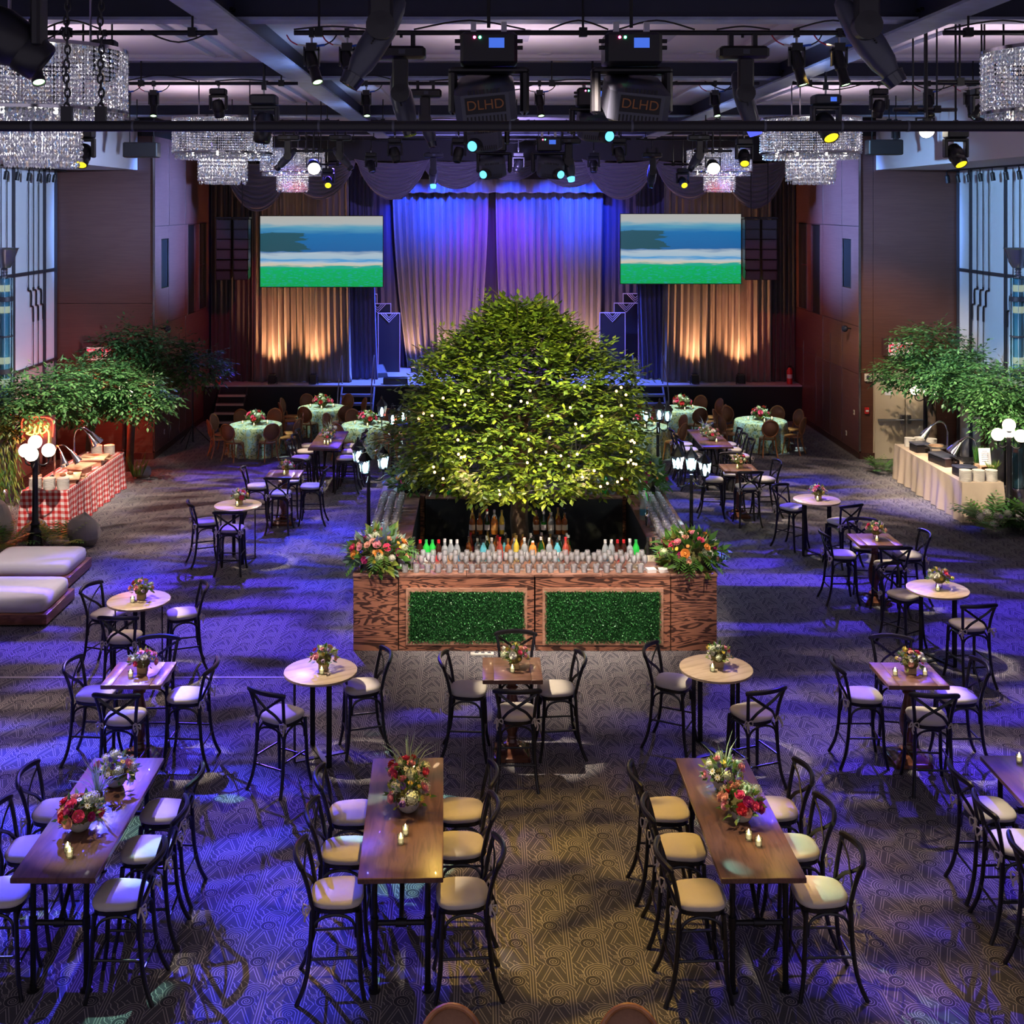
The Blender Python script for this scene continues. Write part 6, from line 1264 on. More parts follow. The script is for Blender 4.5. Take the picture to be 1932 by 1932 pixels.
buffet(-8.92, -8.02, 23.2, 26.9, HB, 'gingham', 'long buffet table under a red and white gingham cloth', 2); buffet(9.67, 10.5, 23.9, 27.8, HB, 'linen_cloth', 'long buffet table under a plain tan linen cloth', 5)
pm = MB().lathe([(0.0, 0.0), (0.09, 0.0), (0.112, 0.004), (0.115, 0.008), (0.115, 0.0145), (0.108, 0.016), (0.07, 0.008), (0.0, 0.007)], 24).mesh('plate', 'plate_white')
def plates(x, y, label, n=12):
    t = thing('plate_stack', label, 'plates', (x, y, HB), 0, 'stacks of white plates')
    for k in range(n): o = put('plate', pm, t); o.location = (0, 0, k*0.017); o.scale = (1.05,)*3
for x, y, lb in ((-8.70, 23.36, 'left'), (-8.43, 23.36, 'middle'), (-8.16, 23.36, 'right')): plates(x, y, 'white plate stack on the near end of the gingham buffet, %s' % lb, 13)
for x, y, lb in ((-8.55, 26.62, 'left'), (-8.28, 26.66, 'right')): plates(x, y, 'white plate stack on the far end of the gingham buffet, %s' % lb, 12)
for x, y, lb in ((9.80, 24.06, 'left'), (10.06, 24.06, 'middle'), (10.32, 24.06, 'right')): plates(x, y, 'white plate stack on the near end of the linen buffet, %s' % lb, 13)
for x, y, lb in ((9.92, 27.5, 'left'), (10.16, 27.55, 'middle'), (10.38, 27.4, 'right')): plates(x, y, 'white plate stack on the far end of the linen buffet, %s' % lb, 12)
def heat_lamp(x, y, rz, label, h=0.62):
    t = thing('heat_lamp', label, 'heat lamp', (x, y, HB), rz, 'chrome heat lamps'); MB().lathe([(0.10, 0), (0.10, 0.02), (0.03, 0.03)], 16).build('base', 'chrome', t); MB().tube([(0, 0, 0.02), (0, 0, h)], 0.022, 10).build('post', 'chrome', t)
    for s in (-1, 1):
        a = s*0.35; d = Vector((math.cos(a), math.sin(a), 0)); MB().tube(smooth_curve([(0, 0, h), tuple(d*0.06+Vector((0, 0, h+0.16))), tuple(d*0.2+Vector((0, 0, h+0.2))), tuple(d*0.36+Vector((0, 0, h+0.08)))], 4), 0.012, 8).build('gooseneck', 'chrome', t)
        R = (d*0.6+Vector((0, 0, -0.8))).to_track_quat('Z', 'Y').to_matrix(); sh = MB().lathe([(0.02, -0.05), (0.03, 0.0), (0.05, 0.10), (0.085, 0.22), (0.09, 0.25), (0.086, 0.25), (0.045, 0.1), (0.0, 0.03)], 18, tuple(d*0.38+Vector((0, 0, h+0.06))), rot=R).build('lamp_shade', 'chrome', t)
        MB().ball(tuple(d*0.38+Vector((0, 0, h+0.06))+R @ Vector((0, 0, 0.18))), 0.05, 10, 6).build('bulb', 'column_lamp', sh)
    p = Vector((x, y, HB)); spot('heat_lamp_beam', (x+0.42*math.cos(rz), y+0.42*math.sin(rz), HB+h-0.15), (x+0.6*math.cos(rz), y+0.6*math.sin(rz), HB), 26, (1.0, 0.5, 0.32), 110, 0.6, 0.05)
heat_lamp(-8.72, 24.45, -0.5, 'two-headed chrome heat lamp over the near carving board, gingham buffet', 0.45); heat_lamp(-8.62, 25.35, 0.05, 'taller two-headed chrome heat lamp on the gingham buffet')
heat_lamp(10.22, 26.05, 2.7, 'taller two-headed chrome heat lamp on the linen buffet'); heat_lamp(10.40, 24.95, 2.9, 'two-headed chrome heat lamp nearer the menu, linen buffet', 0.5)
def board(x, y, rz, wx, wy, z, label, food=None, tilt=0.0):
    t = thing('serving_board', label, 'board', (x, y, HB), rz, 'serving boards'); R = Matrix.Rotation(tilt, 3, 'X')
    if z > 0.02: MB().b2(-wx*0.35, wx*0.35, -wy*0.35, wy*0.35, 0, z).build('riser', 'board_wood', t)
    MB().box((0, 0, z+0.015+abs(tilt)*wy*0.5), (wx, wy, 0.025), rot=R).build('board', 'board_wood', t)
    if food:
        for k, (dx, dy, m) in enumerate(food): MB().ball((dx, dy, z+0.06+abs(tilt)*wy*0.5), 0.055, 10, 6, sc_=(1.2, 0.9, 0.6), jit=0.05).build('food', m, t)
board(-8.28, 23.95, 0.25, 0.5, 0.62, 0.10, 'large pale carving board at the near end, gingham buffet', [(0.05, 0.1, 'food_brown'), (-0.08, -0.05, 'food_brown')]); board(-8.3, 24.75, -0.2, 0.45, 0.6, 0.14, 'pale raised carving board, second on the gingham buffet'); board(-8.28, 25.6, 0.1, 0.55, 0.6, 0.14, 'rosy-lit raised board in the middle of the gingham buffet')
board(-8.22, 26.15, 0.0, 0.3, 0.3, 0.0, 'round bread board on the far half of the gingham buffet', [(-0.06, 0, 'food_brown'), (0.07, 0.02, 'food_brown'), (0, 0.08, 'food_brown')]); board(-8.18, 24.32, 0.0, 0.3, 0.22, 0.0, 'low board of pastries on the gingham buffet edge', [(-0.08, 0, 'food_brown'), (0.0, 0.0, 'food_red'), (0.08, 0, 'food_brown')]); board(-8.58, 23.68, 0.0, 0.3, 0.2, 0.06, 'reddish tray near the plates on the gingham buffet', [(-0.05, 0, 'food_red'), (0.05, 0, 'food_red')])
t = thing('knife_block', 'pale wooden block at the near end of the gingham buffet', 'block', (-8.78, 23.62, HB)); MB().bev(-0.09, 0.09, -0.07, 0.07, 0, 0.22, 0.008).build('block', 'board_wood', t)
for k in range(3): MB().b2(-0.05+k*0.045, -0.03+k*0.045, -0.012, 0.012, 0.22, 0.30).build('knife_handle', 'black_plastic', t)
def chafer(x, y, rz, label, wx=0.34, wy=0.5):
    t = thing('chafing_box', label, 'food warmer', (x, y, HB), rz, 'dark food boxes'); MB().bev(-wx/2, wx/2, -wy/2, wy/2, 0, 0.16, 0.012).build('body', 'black_plastic', t); MB().bev(-wx/2-0.01, wx/2+0.01, -wy/2-0.01, wy/2+0.01, 0.165, 0.20, 0.012).build('lid', 'rig_grey', t); MB().tube([(0.0, -wy/2-0.02, 0.12), (0.08, -wy/2-0.04, 0.12)], 0.01, 6).build('handle', 'chrome', t)
chafer(9.96, 26.95, 0.1, 'dark food box at the far end, linen buffet', 0.36, 0.36); chafer(9.98, 25.65, 0.15, 'long dark food box in the middle of the linen buffet', 0.34, 0.7); chafer(9.98, 24.55, 0.1, 'low dark box behind the near plates, linen buffet', 0.4, 0.3)
t = thing('steel_griddle', 'steel-framed griddle with crepes on the linen buffet', 'griddle', (10.2, 26.65, HB)); MB().b2(-0.22, 0.22, -0.22, 0.22, 0.16, 0.19).build('plate', 'brushed_steel', t); MB().lathe([(0.16, 0.19), (0.16, 0.2), (0, 0.2)], 20).build('crepe', 'board_wood', t)
for sx in (-1, 1):
    for sy in (-1, 1): MB().tube([(sx*0.2, sy*0.2, 0), (sx*0.2, sy*0.2, 0.16)], 0.012, 6).build('leg', 'chrome', t)
t = thing('grill_rack', 'black wire grill rack on the linen buffet', 'rack', (10.28, 25.0, HB)); MB().b2(-0.25, 0.25, -0.02+0.27, 0.02+0.27, 0.2, 0.22).build('frame_rail', 'black_metal', t); MB().b2(-0.25, 0.25, -0.29, -0.25, 0.2, 0.22).build('frame_rail', 'black_metal', t)
for k in range(14): MB().tube([(-0.24+k*0.037, -0.27, 0.22), (-0.24+k*0.037, 0.27, 0.22)], 0.006, 5).build('rod', 'brushed_steel', t)
for sx in (-1, 1):
    for sy in (-1, 1): MB().tube([(sx*0.23, sy*0.26, 0), (sx*0.23, sy*0.26, 0.2)], 0.012, 6).build('leg', 'black_metal', t)
MB().b2(-0.18, 0.18, -0.2, 0.2, 0.0, 0.06).build('food_tray', 'food_red', t)
t = thing('menu_card', 'white menu card standing on a wooden crate, linen buffet', 'sign', (10.36, 24.42, HB)); cr = MB()
for (a, b_, c, d, e, f) in ((-0.15, 0.15, -0.12, 0.12, 0, 0.015), (-0.15, 0.15, -0.12, 0.12, 0.23, 0.245), (-0.15, -0.135, -0.12, 0.12, 0.015, 0.23), (0.135, 0.15, -0.12, 0.12, 0.015, 0.23), (-0.135, 0.135, 0.105, 0.12, 0.015, 0.23)): cr.b2(a, b_, c, d, e, f)
cr.build('crate', 'board_wood', t); cd = MB().box((-0.03, -0.03, 0.42), (0.24, 0.01, 0.34), rot=Matrix.Rotation(-0.2, 3, 'X')).build('card', 'paper', t)
for k in range(6): MB().box((-0.03, -0.055+0.006*k*-1+0.03, 0.53-k*0.04), (0.14 if k else 0.1, 0.004, 0.007), rot=Matrix.Rotation(-0.2, 3, 'X')).build('text_line', 'rig_grey', cd)
t = thing('grass_planter', 'upright grass in a wooden box behind the menu, linen buffet', 'plant', (10.42, 24.72, HB)); MB().bev(-0.17, 0.17, -0.06, 0.06, 0, 0.22, 0.006).build('box', 'board_wood', t); fo = MB(); rr = random.Random(2)
for k in range(260): fo.leaf((rr.uniform(-.16, .16), rr.uniform(-.05, .05), 0.2), (rr.uniform(-.12, .12), rr.uniform(-.12, .12), 1), rr.uniform(0.3, 0.42), 0.012, rr.randint(0, 1))
fo.build('grass', ['fern_green', 'box_mid'], t, kind='stuff')
t = thing('potted_grass', 'small spiky grass in a white pot by the near plates', 'plant', (10.43, 24.26, HB)); MB().lathe([(0.04, 0), (0.055, 0.12), (0.05, 0.12), (0, 0.1)], 14).build('pot', 'plate_white', t); fo = MB()
for k in range(120): a = rr.uniform(0, 6.28); fo.leaf((0.02*math.cos(a), 0.02*math.sin(a), 0.1), (0.5*math.cos(a), 0.5*math.sin(a), 1), rr.uniform(0.2, 0.34), 0.012, rr.randint(0, 1))
fo.build('grass', ['fern_green', 'lime_leaf'], t, kind='stuff')
# neon sign over the gingham buffet
t = thing('neon_sign', 'yellow script neon sign with red glow behind the gingham buffet', 'neon sign', PP(70, 815, 24.6)); MB().b2(-0.36, 0.36, 0.06, 0.075, -0.36, 0.34).build('backing_panel', 'deco_panel', t)
MB().tube(smooth_curve([(-0.28, 0, 0.02), (-0.18, 0, 0.14), (-0.14, 0, 0.02), (-0.22, 0, -0.03), (-0.08, 0, -0.05), (-0.02, 0, 0.12), (-0.06, 0, 0.02), (0.02, 0, -0.03), (0.08, 0, 0.20), (0.07, 0, -0.02), (0.16, 0, 0.0), (0.22, 0, 0.12), (0.15, 0, 0.10), (0.24, 0, -0.02), (0.22, 0, -0.30), (0.14, 0, -0.28)], 5), 0.014, 6).build('script_tube', 'neon_yellow', t)
MB().tube(smooth_curve([(-0.31, 0.02, -0.12), (-0.30, 0.02, 0.26), (0.0, 0.02, 0.30), (0.30, 0.02, 0.24), (0.31, 0.02, -0.1)], 6), 0.012, 6).build('outline_tube', 'neon_red', t)
MB().tube([(0, 0.07, -0.36), (0, 0.07, -PP(70, 815, 24.6).z)], 0.02, 6).build('stand', 'black_metal', t)
point('neon_glow', tuple(PP(70, 815, 24.6)+Vector((0, -0.3, 0.0))), 60, (1.0, 0.10, 0.04), 0.2); point('neon_glow', (-8.9, 28.4, 1.5), 90, (1.0, 0.08, 0.03), 0.2)
# torchere columns by the windows
for s in (-1, 1):
    x = CX+s*(XW-0.42); y = 25.6; t = thing('torchere_column', 'tall glass light column with a metal bowl by the %s windows' % SIDE[s], 'light column', (x, y, 0), 0, 'torchere columns')
    MB().lathe([(0.16, 0.3), (0.16, 4.80)], 8).build('glass_tube', 'column_glass', t); MB().lathe([(0.10, 0.3), (0.10, 4.78)], 8).build('frosted_core', 'frosted_core', t); MB().lathe([(0.22, 0), (0.22, 0.2), (0.17, 0.3)], 16).build('base', 'silk_bowl', t)
    for k in range(8): a = 2*PI*(k+0.5)/8; MB().tube([(0.162*math.cos(a), 0.162*math.sin(a), 0.3), (0.162*math.cos(a), 0.162*math.sin(a), 4.8)], 0.007, 4).build('glazing_bar', 'frosted_core', t)
    for z, hh in ((4.35, 0.10), (2.80, 0.10), (3.55, 0.03), (1.4, 0.1)): MB().lathe([(0.172, z-hh/2), (0.172, z+hh/2)], 16).build('collar', 'mullion', t)
    for z in (4.58, 4.12, 3.03, 2.57): MB().lathe([(0.11, z-0.07), (0.125, z), (0.11, z+0.07)], 12).build('lamp_ring', 'column_lamp', t)
    for z in (4.84, 4.90, 4.96): MB().lathe([(0.05, z), (0.07, z+0.02), (0.05, z+0.04)], 14).build('neck_ring', 'silk_bowl', t)
    MB().lathe([(0.05, 4.82), (0.05, 5.0), (0.12, 5.02), (0.19, 5.14), (0.215, 5.28), (0.25, 5.38), (0.30, 5.44), (0.29, 5.445), (0.2, 5.2), (0, 5.1)], 24).build('metal_bowl', 'silk_bowl', t)
    MB().tube([(s*0.16, 0, 4.35), (s*0.42, 0, 4.35)], 0.03, 8).build('wall_bracket', 'mullion', t)
# ------------------------------------------------------------------ crystal chandeliers
def crystals(mb, R, z0, z1, n, bead, rnd, jag=0.0):
    for k in range(n):
        a = 2*PI*(k+rnd.uniform(-.2, .2))/n; r = R*rnd.uniform(0.985, 1.015); zb = z0-rnd.uniform(0, jag); z = z1
        while z > zb+bead*0.5:
            w_ = rnd.uniform(0.010, 0.017); h = bead*rnd.uniform(0.75, 0.95); q = rnd.uniform(0, 1.5); c = Vector((r*math.cos(a), r*math.sin(a), z-h/2)); m_ = 0 if rnd.random() < 0.86 else rnd.randint(1, 2)
            pts = [c+Vector((w_*math.cos(q+j*PI/2), w_*math.sin(q+j*PI/2), rnd.uniform(-.004, .004))) for j in range(4)]
            mb.add([c+Vector((0, 0, h/2))]+pts+[c-Vector((0, 0, h/2))], [(0, 1, 2), (0, 2, 3), (0, 3, 4), (0, 4, 1), (5, 2, 1), (5, 3, 2), (5, 4, 3), (5, 1, 4)], m_); z -= bead
def make_chandelier():
    t = thing('chandelier', 'x', 'chandelier'); rnd = random.Random(8); R, Ri = 0.85, 0.42
    mb = MB(); crystals(mb, R, 0.03, 0.60, 150, 0.045, rnd); crystals(mb, R*0.965, 0.03, 0.60, 130, 0.045, rnd); mb.build('outer_crystal_strands', ['crystal', 'crystal_warm_glint', 'crystal_blue_glint'], t, False, kind='stuff')
    mb = MB()
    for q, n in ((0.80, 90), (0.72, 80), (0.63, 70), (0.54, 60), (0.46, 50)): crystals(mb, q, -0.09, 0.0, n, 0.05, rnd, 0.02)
    mb.build('under_crystal_strands', ['crystal', 'crystal_warm_glint', 'crystal_blue_glint'], t, False, kind='stuff')
    mb = MB(); crystals(mb, Ri, -0.43, 0.0, 95, 0.06, rnd, 0.05); crystals(mb, Ri*0.93, -0.47, -0.05, 85, 0.07, rnd, 0.05); crystals(mb, Ri*0.7, -0.50, -0.3, 70, 0.08, rnd, 0.04); crystals(mb, Ri*0.4, -0.52, -0.38, 40, 0.08, rnd, 0.03); mb.build('inner_crystal_strands', ['crystal', 'crystal_warm_glint', 'crystal_blue_glint'], t, False, kind='stuff')
    MB().lathe([(R*0.95, 0.60), (R+0.015, 0.60), (R+0.015, 0.635), (R*0.95, 0.635), (R*0.95, 0.60)], 48).build('top_ring', 'chrome', t); MB().lathe([(R*0.94, 0.0), (R+0.012, 0.0), (R+0.012, 0.03), (R*0.94, 0.03), (R*0.94, 0.0)], 48).build('rim', 'chrome', t)
    MB().lathe([(0.0, 0.035), (R*0.93, 0.035), (R*0.93, 0.045), (0, 0.045)], 40).build('inner_plate', 'mirror_panel', t); MB().lathe([(0.25, 0.62), (0.30, 0.64), (0.0, 0.64)], 24).build('hub', 'chrome', t)
    for k in range(6): a = k*PI/3; MB().tube([(0.2*math.cos(a), 0.2*math.sin(a), 0.625), (R*0.97*math.cos(a), R*0.97*math.sin(a), 0.62)], 0.012, 6).build('spoke', 'chrome', t)
    for k in range(3): a = k*2.09; MB().tube([(0.5*math.cos(a), 0.5*math.sin(a), 0.62), (0.5*math.cos(a), 0.5*math.sin(a), 1.345)], 0.012, 6).build('hanger_rod', 'chrome', t)
    for k in range(8): a = 2*PI*k/8; MB().ball((0.62*math.cos(a), 0.62*math.sin(a), -0.02), 0.022, 8, 5).build('bulb', 'chandelier_bulb', t)
    return t
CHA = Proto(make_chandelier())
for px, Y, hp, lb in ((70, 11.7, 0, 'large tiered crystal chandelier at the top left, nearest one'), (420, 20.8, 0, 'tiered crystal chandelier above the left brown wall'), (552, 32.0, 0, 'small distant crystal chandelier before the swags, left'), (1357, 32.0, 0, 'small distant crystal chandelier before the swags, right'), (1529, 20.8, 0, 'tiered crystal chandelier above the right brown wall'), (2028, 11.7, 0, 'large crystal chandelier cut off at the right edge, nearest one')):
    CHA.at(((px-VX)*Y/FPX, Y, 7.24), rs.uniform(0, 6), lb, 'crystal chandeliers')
    point('chandelier_lamp', ((px-VX)*Y/FPX, Y, 7.58), 34, (1.0, 0.92, 0.86), 0.2); point('chandelier_lamp', ((px-VX)*Y/FPX, Y, 7.02), 16, (1.0, 0.92, 0.86), 0.15)
# ------------------------------------------------------------------ rig pipes
def pipe(x0, x1, Y, Z, label, r=0.026, hang=True, cable=True):
    t = thing('lighting_pipe', label, 'pipe', ((x0+x1)/2, Y, Z), 0, 'lighting pipes'); h = (x1-x0)/2
    MB().tube([(-h, 0, 0), (h, 0, 0)], r, 10).build('tube', 'black_metal', t)
    if hang:
        n = max(2, int((x1-x0)/2.2)+1)
        for k in range(n):
            x = -h+0.25+k*(2*h-0.5)/(n-1); MB().tube([(x, 0, 0), (x, 0, 8.585-Z)], 0.012, 6).build('hanger_rod', 'black_metal', t); MB().b2(x-0.04, x+0.04, -0.04, 0.04, -0.04, 0.05).build('hanger_clamp', 'black_metal', t)
    if cable:
        rc = random.Random(int(abs(x0)*100)); x = -h
        while x < h-0.5:
            s = rc.uniform(0.5, 1.3); e = min(h, x+s); MB().tube(smooth_curve([(x, -0.02, 0.03), ((x+e)/2, -0.03, rc.choice((0.12, -0.10, -0.06, 0.06))), (e, -0.02, 0.03)], 5), 0.009, 5).build('cable', 'wire_dark', t); x = e+rc.uniform(0, 0.5)
YA, ZA, YBR, ZBR, YC, ZC, YD, ZD = 12.0, 8.08, 18.0, 8.19, 25.0, 8.12, 31.0, 8.08
def X(px, Y): return (px-VX)*Y/FPX
for (a, b_, Y, Z, lb) in ((80, 410, YA, ZA, 'left pipe of the nearest rig row'), (555, 1645, YA, ZA, 'long middle pipe of the nearest rig row'), (1780, 2000, YA, ZA, 'right pipe of the nearest rig row'),
                          (235, 562, YBR, ZBR, 'left pipe of the second rig row'), (650, 1432, YBR, ZBR, 'middle pipe of the second rig row'), (1495, 1867, YBR, ZBR, 'right pipe of the second rig row'),
                          (236, 640, YC, ZC, 'left pipe of the third rig row'), (700, 1250, YC, ZC, 'middle pipe of the third rig row'), (1330, 1700, YC, ZC, 'right pipe of the third rig row'),
                          (520, 685, YD, ZD, 'left pipe of the farthest rig row'), (687, 1190, YD, ZD, 'middle pipe of the farthest rig row'), (1200, 1420, YD, ZD, 'right pipe of the farthest rig row')):
    pipe(X(a, Y), X(b_, Y), Y, Z, lb)
t = thing('lighting_pipe', 'thick black pipe crossing the whole picture, hung on chains', 'pipe', (0.3, 6.3, 6.755), 0, 'lighting pipes')
MB().tube([(-6, 0, 0), (6, 0, 0)], 0.029, 14).build('tube', 'black_metal', t)
for px in (60, 250, 480, 600, 740, 960, 1190, 1440, 1585, 1710): x = X(px, 6.3)-0.3; MB().lathe([(0.031, 0), (0.031, 0.012)], 14, (x, 0, 0), rot=Matrix.Rotation(PI/2, 3, 'Y')).build('joint_ring', 'rig_grey', t)
for px in (126, 190):
    x = X(px, 6.3); c = thing('hanging_chain', 'black steel chain holding the thick pipe, %s one' % ('left' if px < 150 else 'right'), 'chain', (x, 6.3, 6.755))
    MB().b2(-0.028, 0.028, -0.014, 0.014, 0.0, 0.105).build('shackle_plate', 'black_metal', c); z = 0.10; k = 0
    lk = []
    for q in range(10): a = 2*PI*q/10; lk.append((0.014*math.cos(a), 0, 0.026*math.sin(a)))
    me = MB().tube(lk, 0.0055, 5, closed=True).mesh('link', 'black_metal')
    while z < 1.83: o = put('link', me, c); o.location = (0.004*math.sin(k), 0, z); o.rotation_euler = (0, 0.05*math.sin(k*2), (k % 2)*PI/2+0.4); z += 0.038; k += 1
# ------------------------------------------------------------------ fixtures
def drop(t, Y, Z, s=1.0):
    zp = {YA: ZA, YBR: ZBR, YC: ZC, YD: ZD, 11.0: ZA, 18.2: ZBR, 17.0: ZBR}.get(Y)
    up = (8.585-Z) if Y not in (YA, YBR, YC, YD) else zp-Z
    if up > 0.02: MB().tube([(0, 0, 0), (0, 0, up/s)], 0.016, 6).build('drop_pipe', 'black_metal', t)
def clamp(t, y=0):
    MB().b2(-0.022, 0.022, -0.035, 0.035, -0.045, 0.04).build('clamp', 'black_metal', t); MB().tube([(0, 0, -0.04), (0, 0, -0.11)], 0.011, 6).build('spigot', 'brushed_steel', t)
def rot_to(d): return Vector(d).to_track_quat('Z', 'Y').to_matrix()
def tube_spot(px, Y, Z, d, label, lens='lens_green', s=1.0):
    t = thing('spotlight', label, 'stage light', (X(px, Y), Y, Z), 0, 'tubular spotlights'); t.scale = (s,)*3; clamp(t); drop(t, Y, Z, s); d = Vector(d).normalized()
    MB().b2(-0.05, 0.05, -0.04, 0.04, -0.17, -0.10).build('base', 'black_plastic', t)
    for q in (-1, 1): MB().b2(*sorted((q*0.062, q*0.076)), -0.03, 0.03, -0.32, -0.13).build('yoke_arm', 'black_plastic', t)
    MB().b2(-0.076, 0.076, -0.03, 0.03, -0.175, -0.155).build('yoke_bridge', 'black_plastic', t)
    c = Vector((0, 0, -0.27)); R = rot_to(d); MB().lathe([(0.02, -0.13), (0.055, -0.11), (0.06, -0.02), (0.058, 0.08), (0.048, 0.09), (0.05, 0.20), (0.055, 0.21), (0.055, 0.25), (0.048, 0.25), (0.044, 0.235)], 16, c, rot=R).build('barrel', 'black_plastic', t)
    MB().lathe([(0.0, 0.238), (0.046, 0.238)], 16, c, rot=R).build('lens', lens, t)
    for q, m_ in ((-1, 'label_white'), (1, 'blue_plug')): MB().tube([(q*0.05, -0.02, -0.13), (q*0.13, -0.03, -0.12)], 0.012, 6).build('plug', m_, t); MB().tube(smooth_curve([(q*0.13, -0.03, -0.12), (q*0.2, -0.02, -0.08), (q*0.24, 0, -0.02)], 3), 0.007, 5).build('lead', 'red_plug' if q < 0 else 'wire_dark', t)
def capsule(mb, c, d, ln, w_, h_, n=14, tail=0.35, side=None):
    """streamlined lamp head: pointed tail, blunt nose, flattened section"""
    R = rot_to(d); rings = [(-0.5, 0.12), (-0.46, 0.45), (-0.35, 0.72), (-0.1, 1.0), (0.15, 1.0), (0.35, 0.88), (0.47, 0.62), (0.5, 0.58)]
    vs_ = []; 
    for u, k in rings:
        for j in range(n):
            a = 2*PI*j/n; cc, ss = math.cos(a), math.sin(a); x = math.copysign(abs(cc)**0.7, cc)*w_*k; y = math.copysign(abs(ss)**0.7, ss)*h_*k
            vs_.append(R @ Vector((x, y, u*ln))+c)
    fs = [tuple(range(n-1, -1, -1)), tuple(range((len(rings)-1)*n, len(rings)*n))]
    for i in range(len(rings)-1):
        for j in range(n): fs.append((i*n+j, i*n+(j+1) % n, (i+1)*n+(j+1) % n, (i+1)*n+j))
    mb.add(vs_, fs); return R
def sleek_head(px, Y, Z, d, label, s=1.0, lens='lens_green', pan=0):
    t = thing('moving_head', label, 'stage light', (X(px, Y), Y, Z), pan, 'streamlined moving heads'); t.scale = (s,)*3; drop(t, Y, Z, s); d = Vector(d).normalized()
    for q in (-0.13, 0.13): MB().b2(q-0.025, q+0.025, -0.04, 0.04, -0.10, 0.04).build('clamp', 'black_metal', t)
    MB().bev(-0.27, 0.27, -0.13, 0.13, -0.24, -0.10, 0.03).build('base', 'black_plastic', t); MB().b2(-0.02, 0.05, -0.134, -0.13, -0.19, -0.14).build('display', 'rig_grey', t)
    c = Vector((0, 0.0, -0.62)); ar = MB(); ar.bev(-0.085, 0.085, -0.20, -0.11, -0.60, -0.24, 0.02); ar.lathe([(0.0, -0.05), (0.10, -0.045), (0.10, 0.045), (0.0, 0.05)], 18, (0, -0.155, -0.62), rot=Matrix.Rotation(PI/2, 3, 'X')); ar.build('arm', 'black_plastic', t)
    mb = MB(); R = capsule(mb, c+d*0.06, d, 0.66, 0.125, 0.10); hd = mb.build('head', 'rig_grey', t)
    for k in range(7): MB().box(c+d*0.10+R @ Vector((0, 0, -0.02))+Vector((0, -0.103, 0))+d*(k*0.018-0.05), (0.012, 0.008, 0.10), rot=R @ Matrix.Rotation(PI/2, 3, 'Y')).build('vent_slot', 'dark_recess', hd)
    MB().lathe([(0.085, 0.325), (0.07, 0.41), (0.062, 0.41), (0.0, 0.40)], 16, c+d*0.06, rot=R).build('lens', lens, hd)
def yoke_head(px, Y, Z, d, label, s=1.0, lens='lens_dark', pan=0, lcd=False):
    t = thing('moving_head', label, 'stage light', (X(px, Y), Y, Z), pan, 'yoke moving heads'); t.scale = (s,)*3; clamp(t); drop(t, Y, Z, s); d = Vector(d).normalized()
    MB().bev(-0.15, 0.15, -0.12, 0.12, -0.22, -0.10, 0.02).build('base', 'black_plastic', t)
    if lcd: MB().b2(0.02, 0.09, -0.124, -0.12, -0.185, -0.135).build('display', 'lcd_blue', t)
    yk = MB()
    for q in (-1, 1): yk.bev(*sorted((q*0.125, q*0.17)), -0.06, 0.06, -0.50, -0.24, 0.012)
    yk.bev(-0.17, 0.17, -0.06, 0.06, -0.27, -0.22, 0.012); yk.build('yoke', 'black_plastic', t)
    c = Vector((0, 0, -0.45)); R = rot_to(d); MB().lathe([(0.03, -0.15), (0.09, -0.13), (0.115, -0.05), (0.115, 0.06), (0.10, 0.09), (0.105, 0.11), (0.095, 0.19), (0.085, 0.20), (0.078, 0.185)], 18, c, rot=R).build('head', 'black_plastic', t)
    MB().lathe([(0.0, 0.19), (0.08, 0.188)], 18, c, rot=R).build('lens', lens, t)
def par_can(px, Y, Z, d, label, s=1.0):
    t = thing('par_lamp', label, 'stage light', (X(px, Y), Y, Z), 0, 'bright white lamps'); t.scale = (s,)*3; clamp(t); drop(t, Y, Z, s); d = Vector(d).normalized()
    for q in (-1, 1): MB().b2(*sorted((q*0.115, q*0.13)), -0.02, 0.02, -0.28, -0.11).build('yoke_arm', 'black_metal', t)
    MB().b2(-0.13, 0.13, -0.02, 0.02, -0.125, -0.11).build('yoke_bridge', 'black_metal', t)
    c = Vector((0, 0, -0.26)); R = rot_to(d); MB().lathe([(0.05, -0.16), (0.09, -0.12), (0.11, 0.0), (0.112, 0.10), (0.105, 0.10)], 18, c, rot=R).build('can', 'black_plastic', t); MB().lathe([(0.0, 0.110), (0.103, 0.104)], 18, c, rot=R).build('lens', 'lens_white', t)
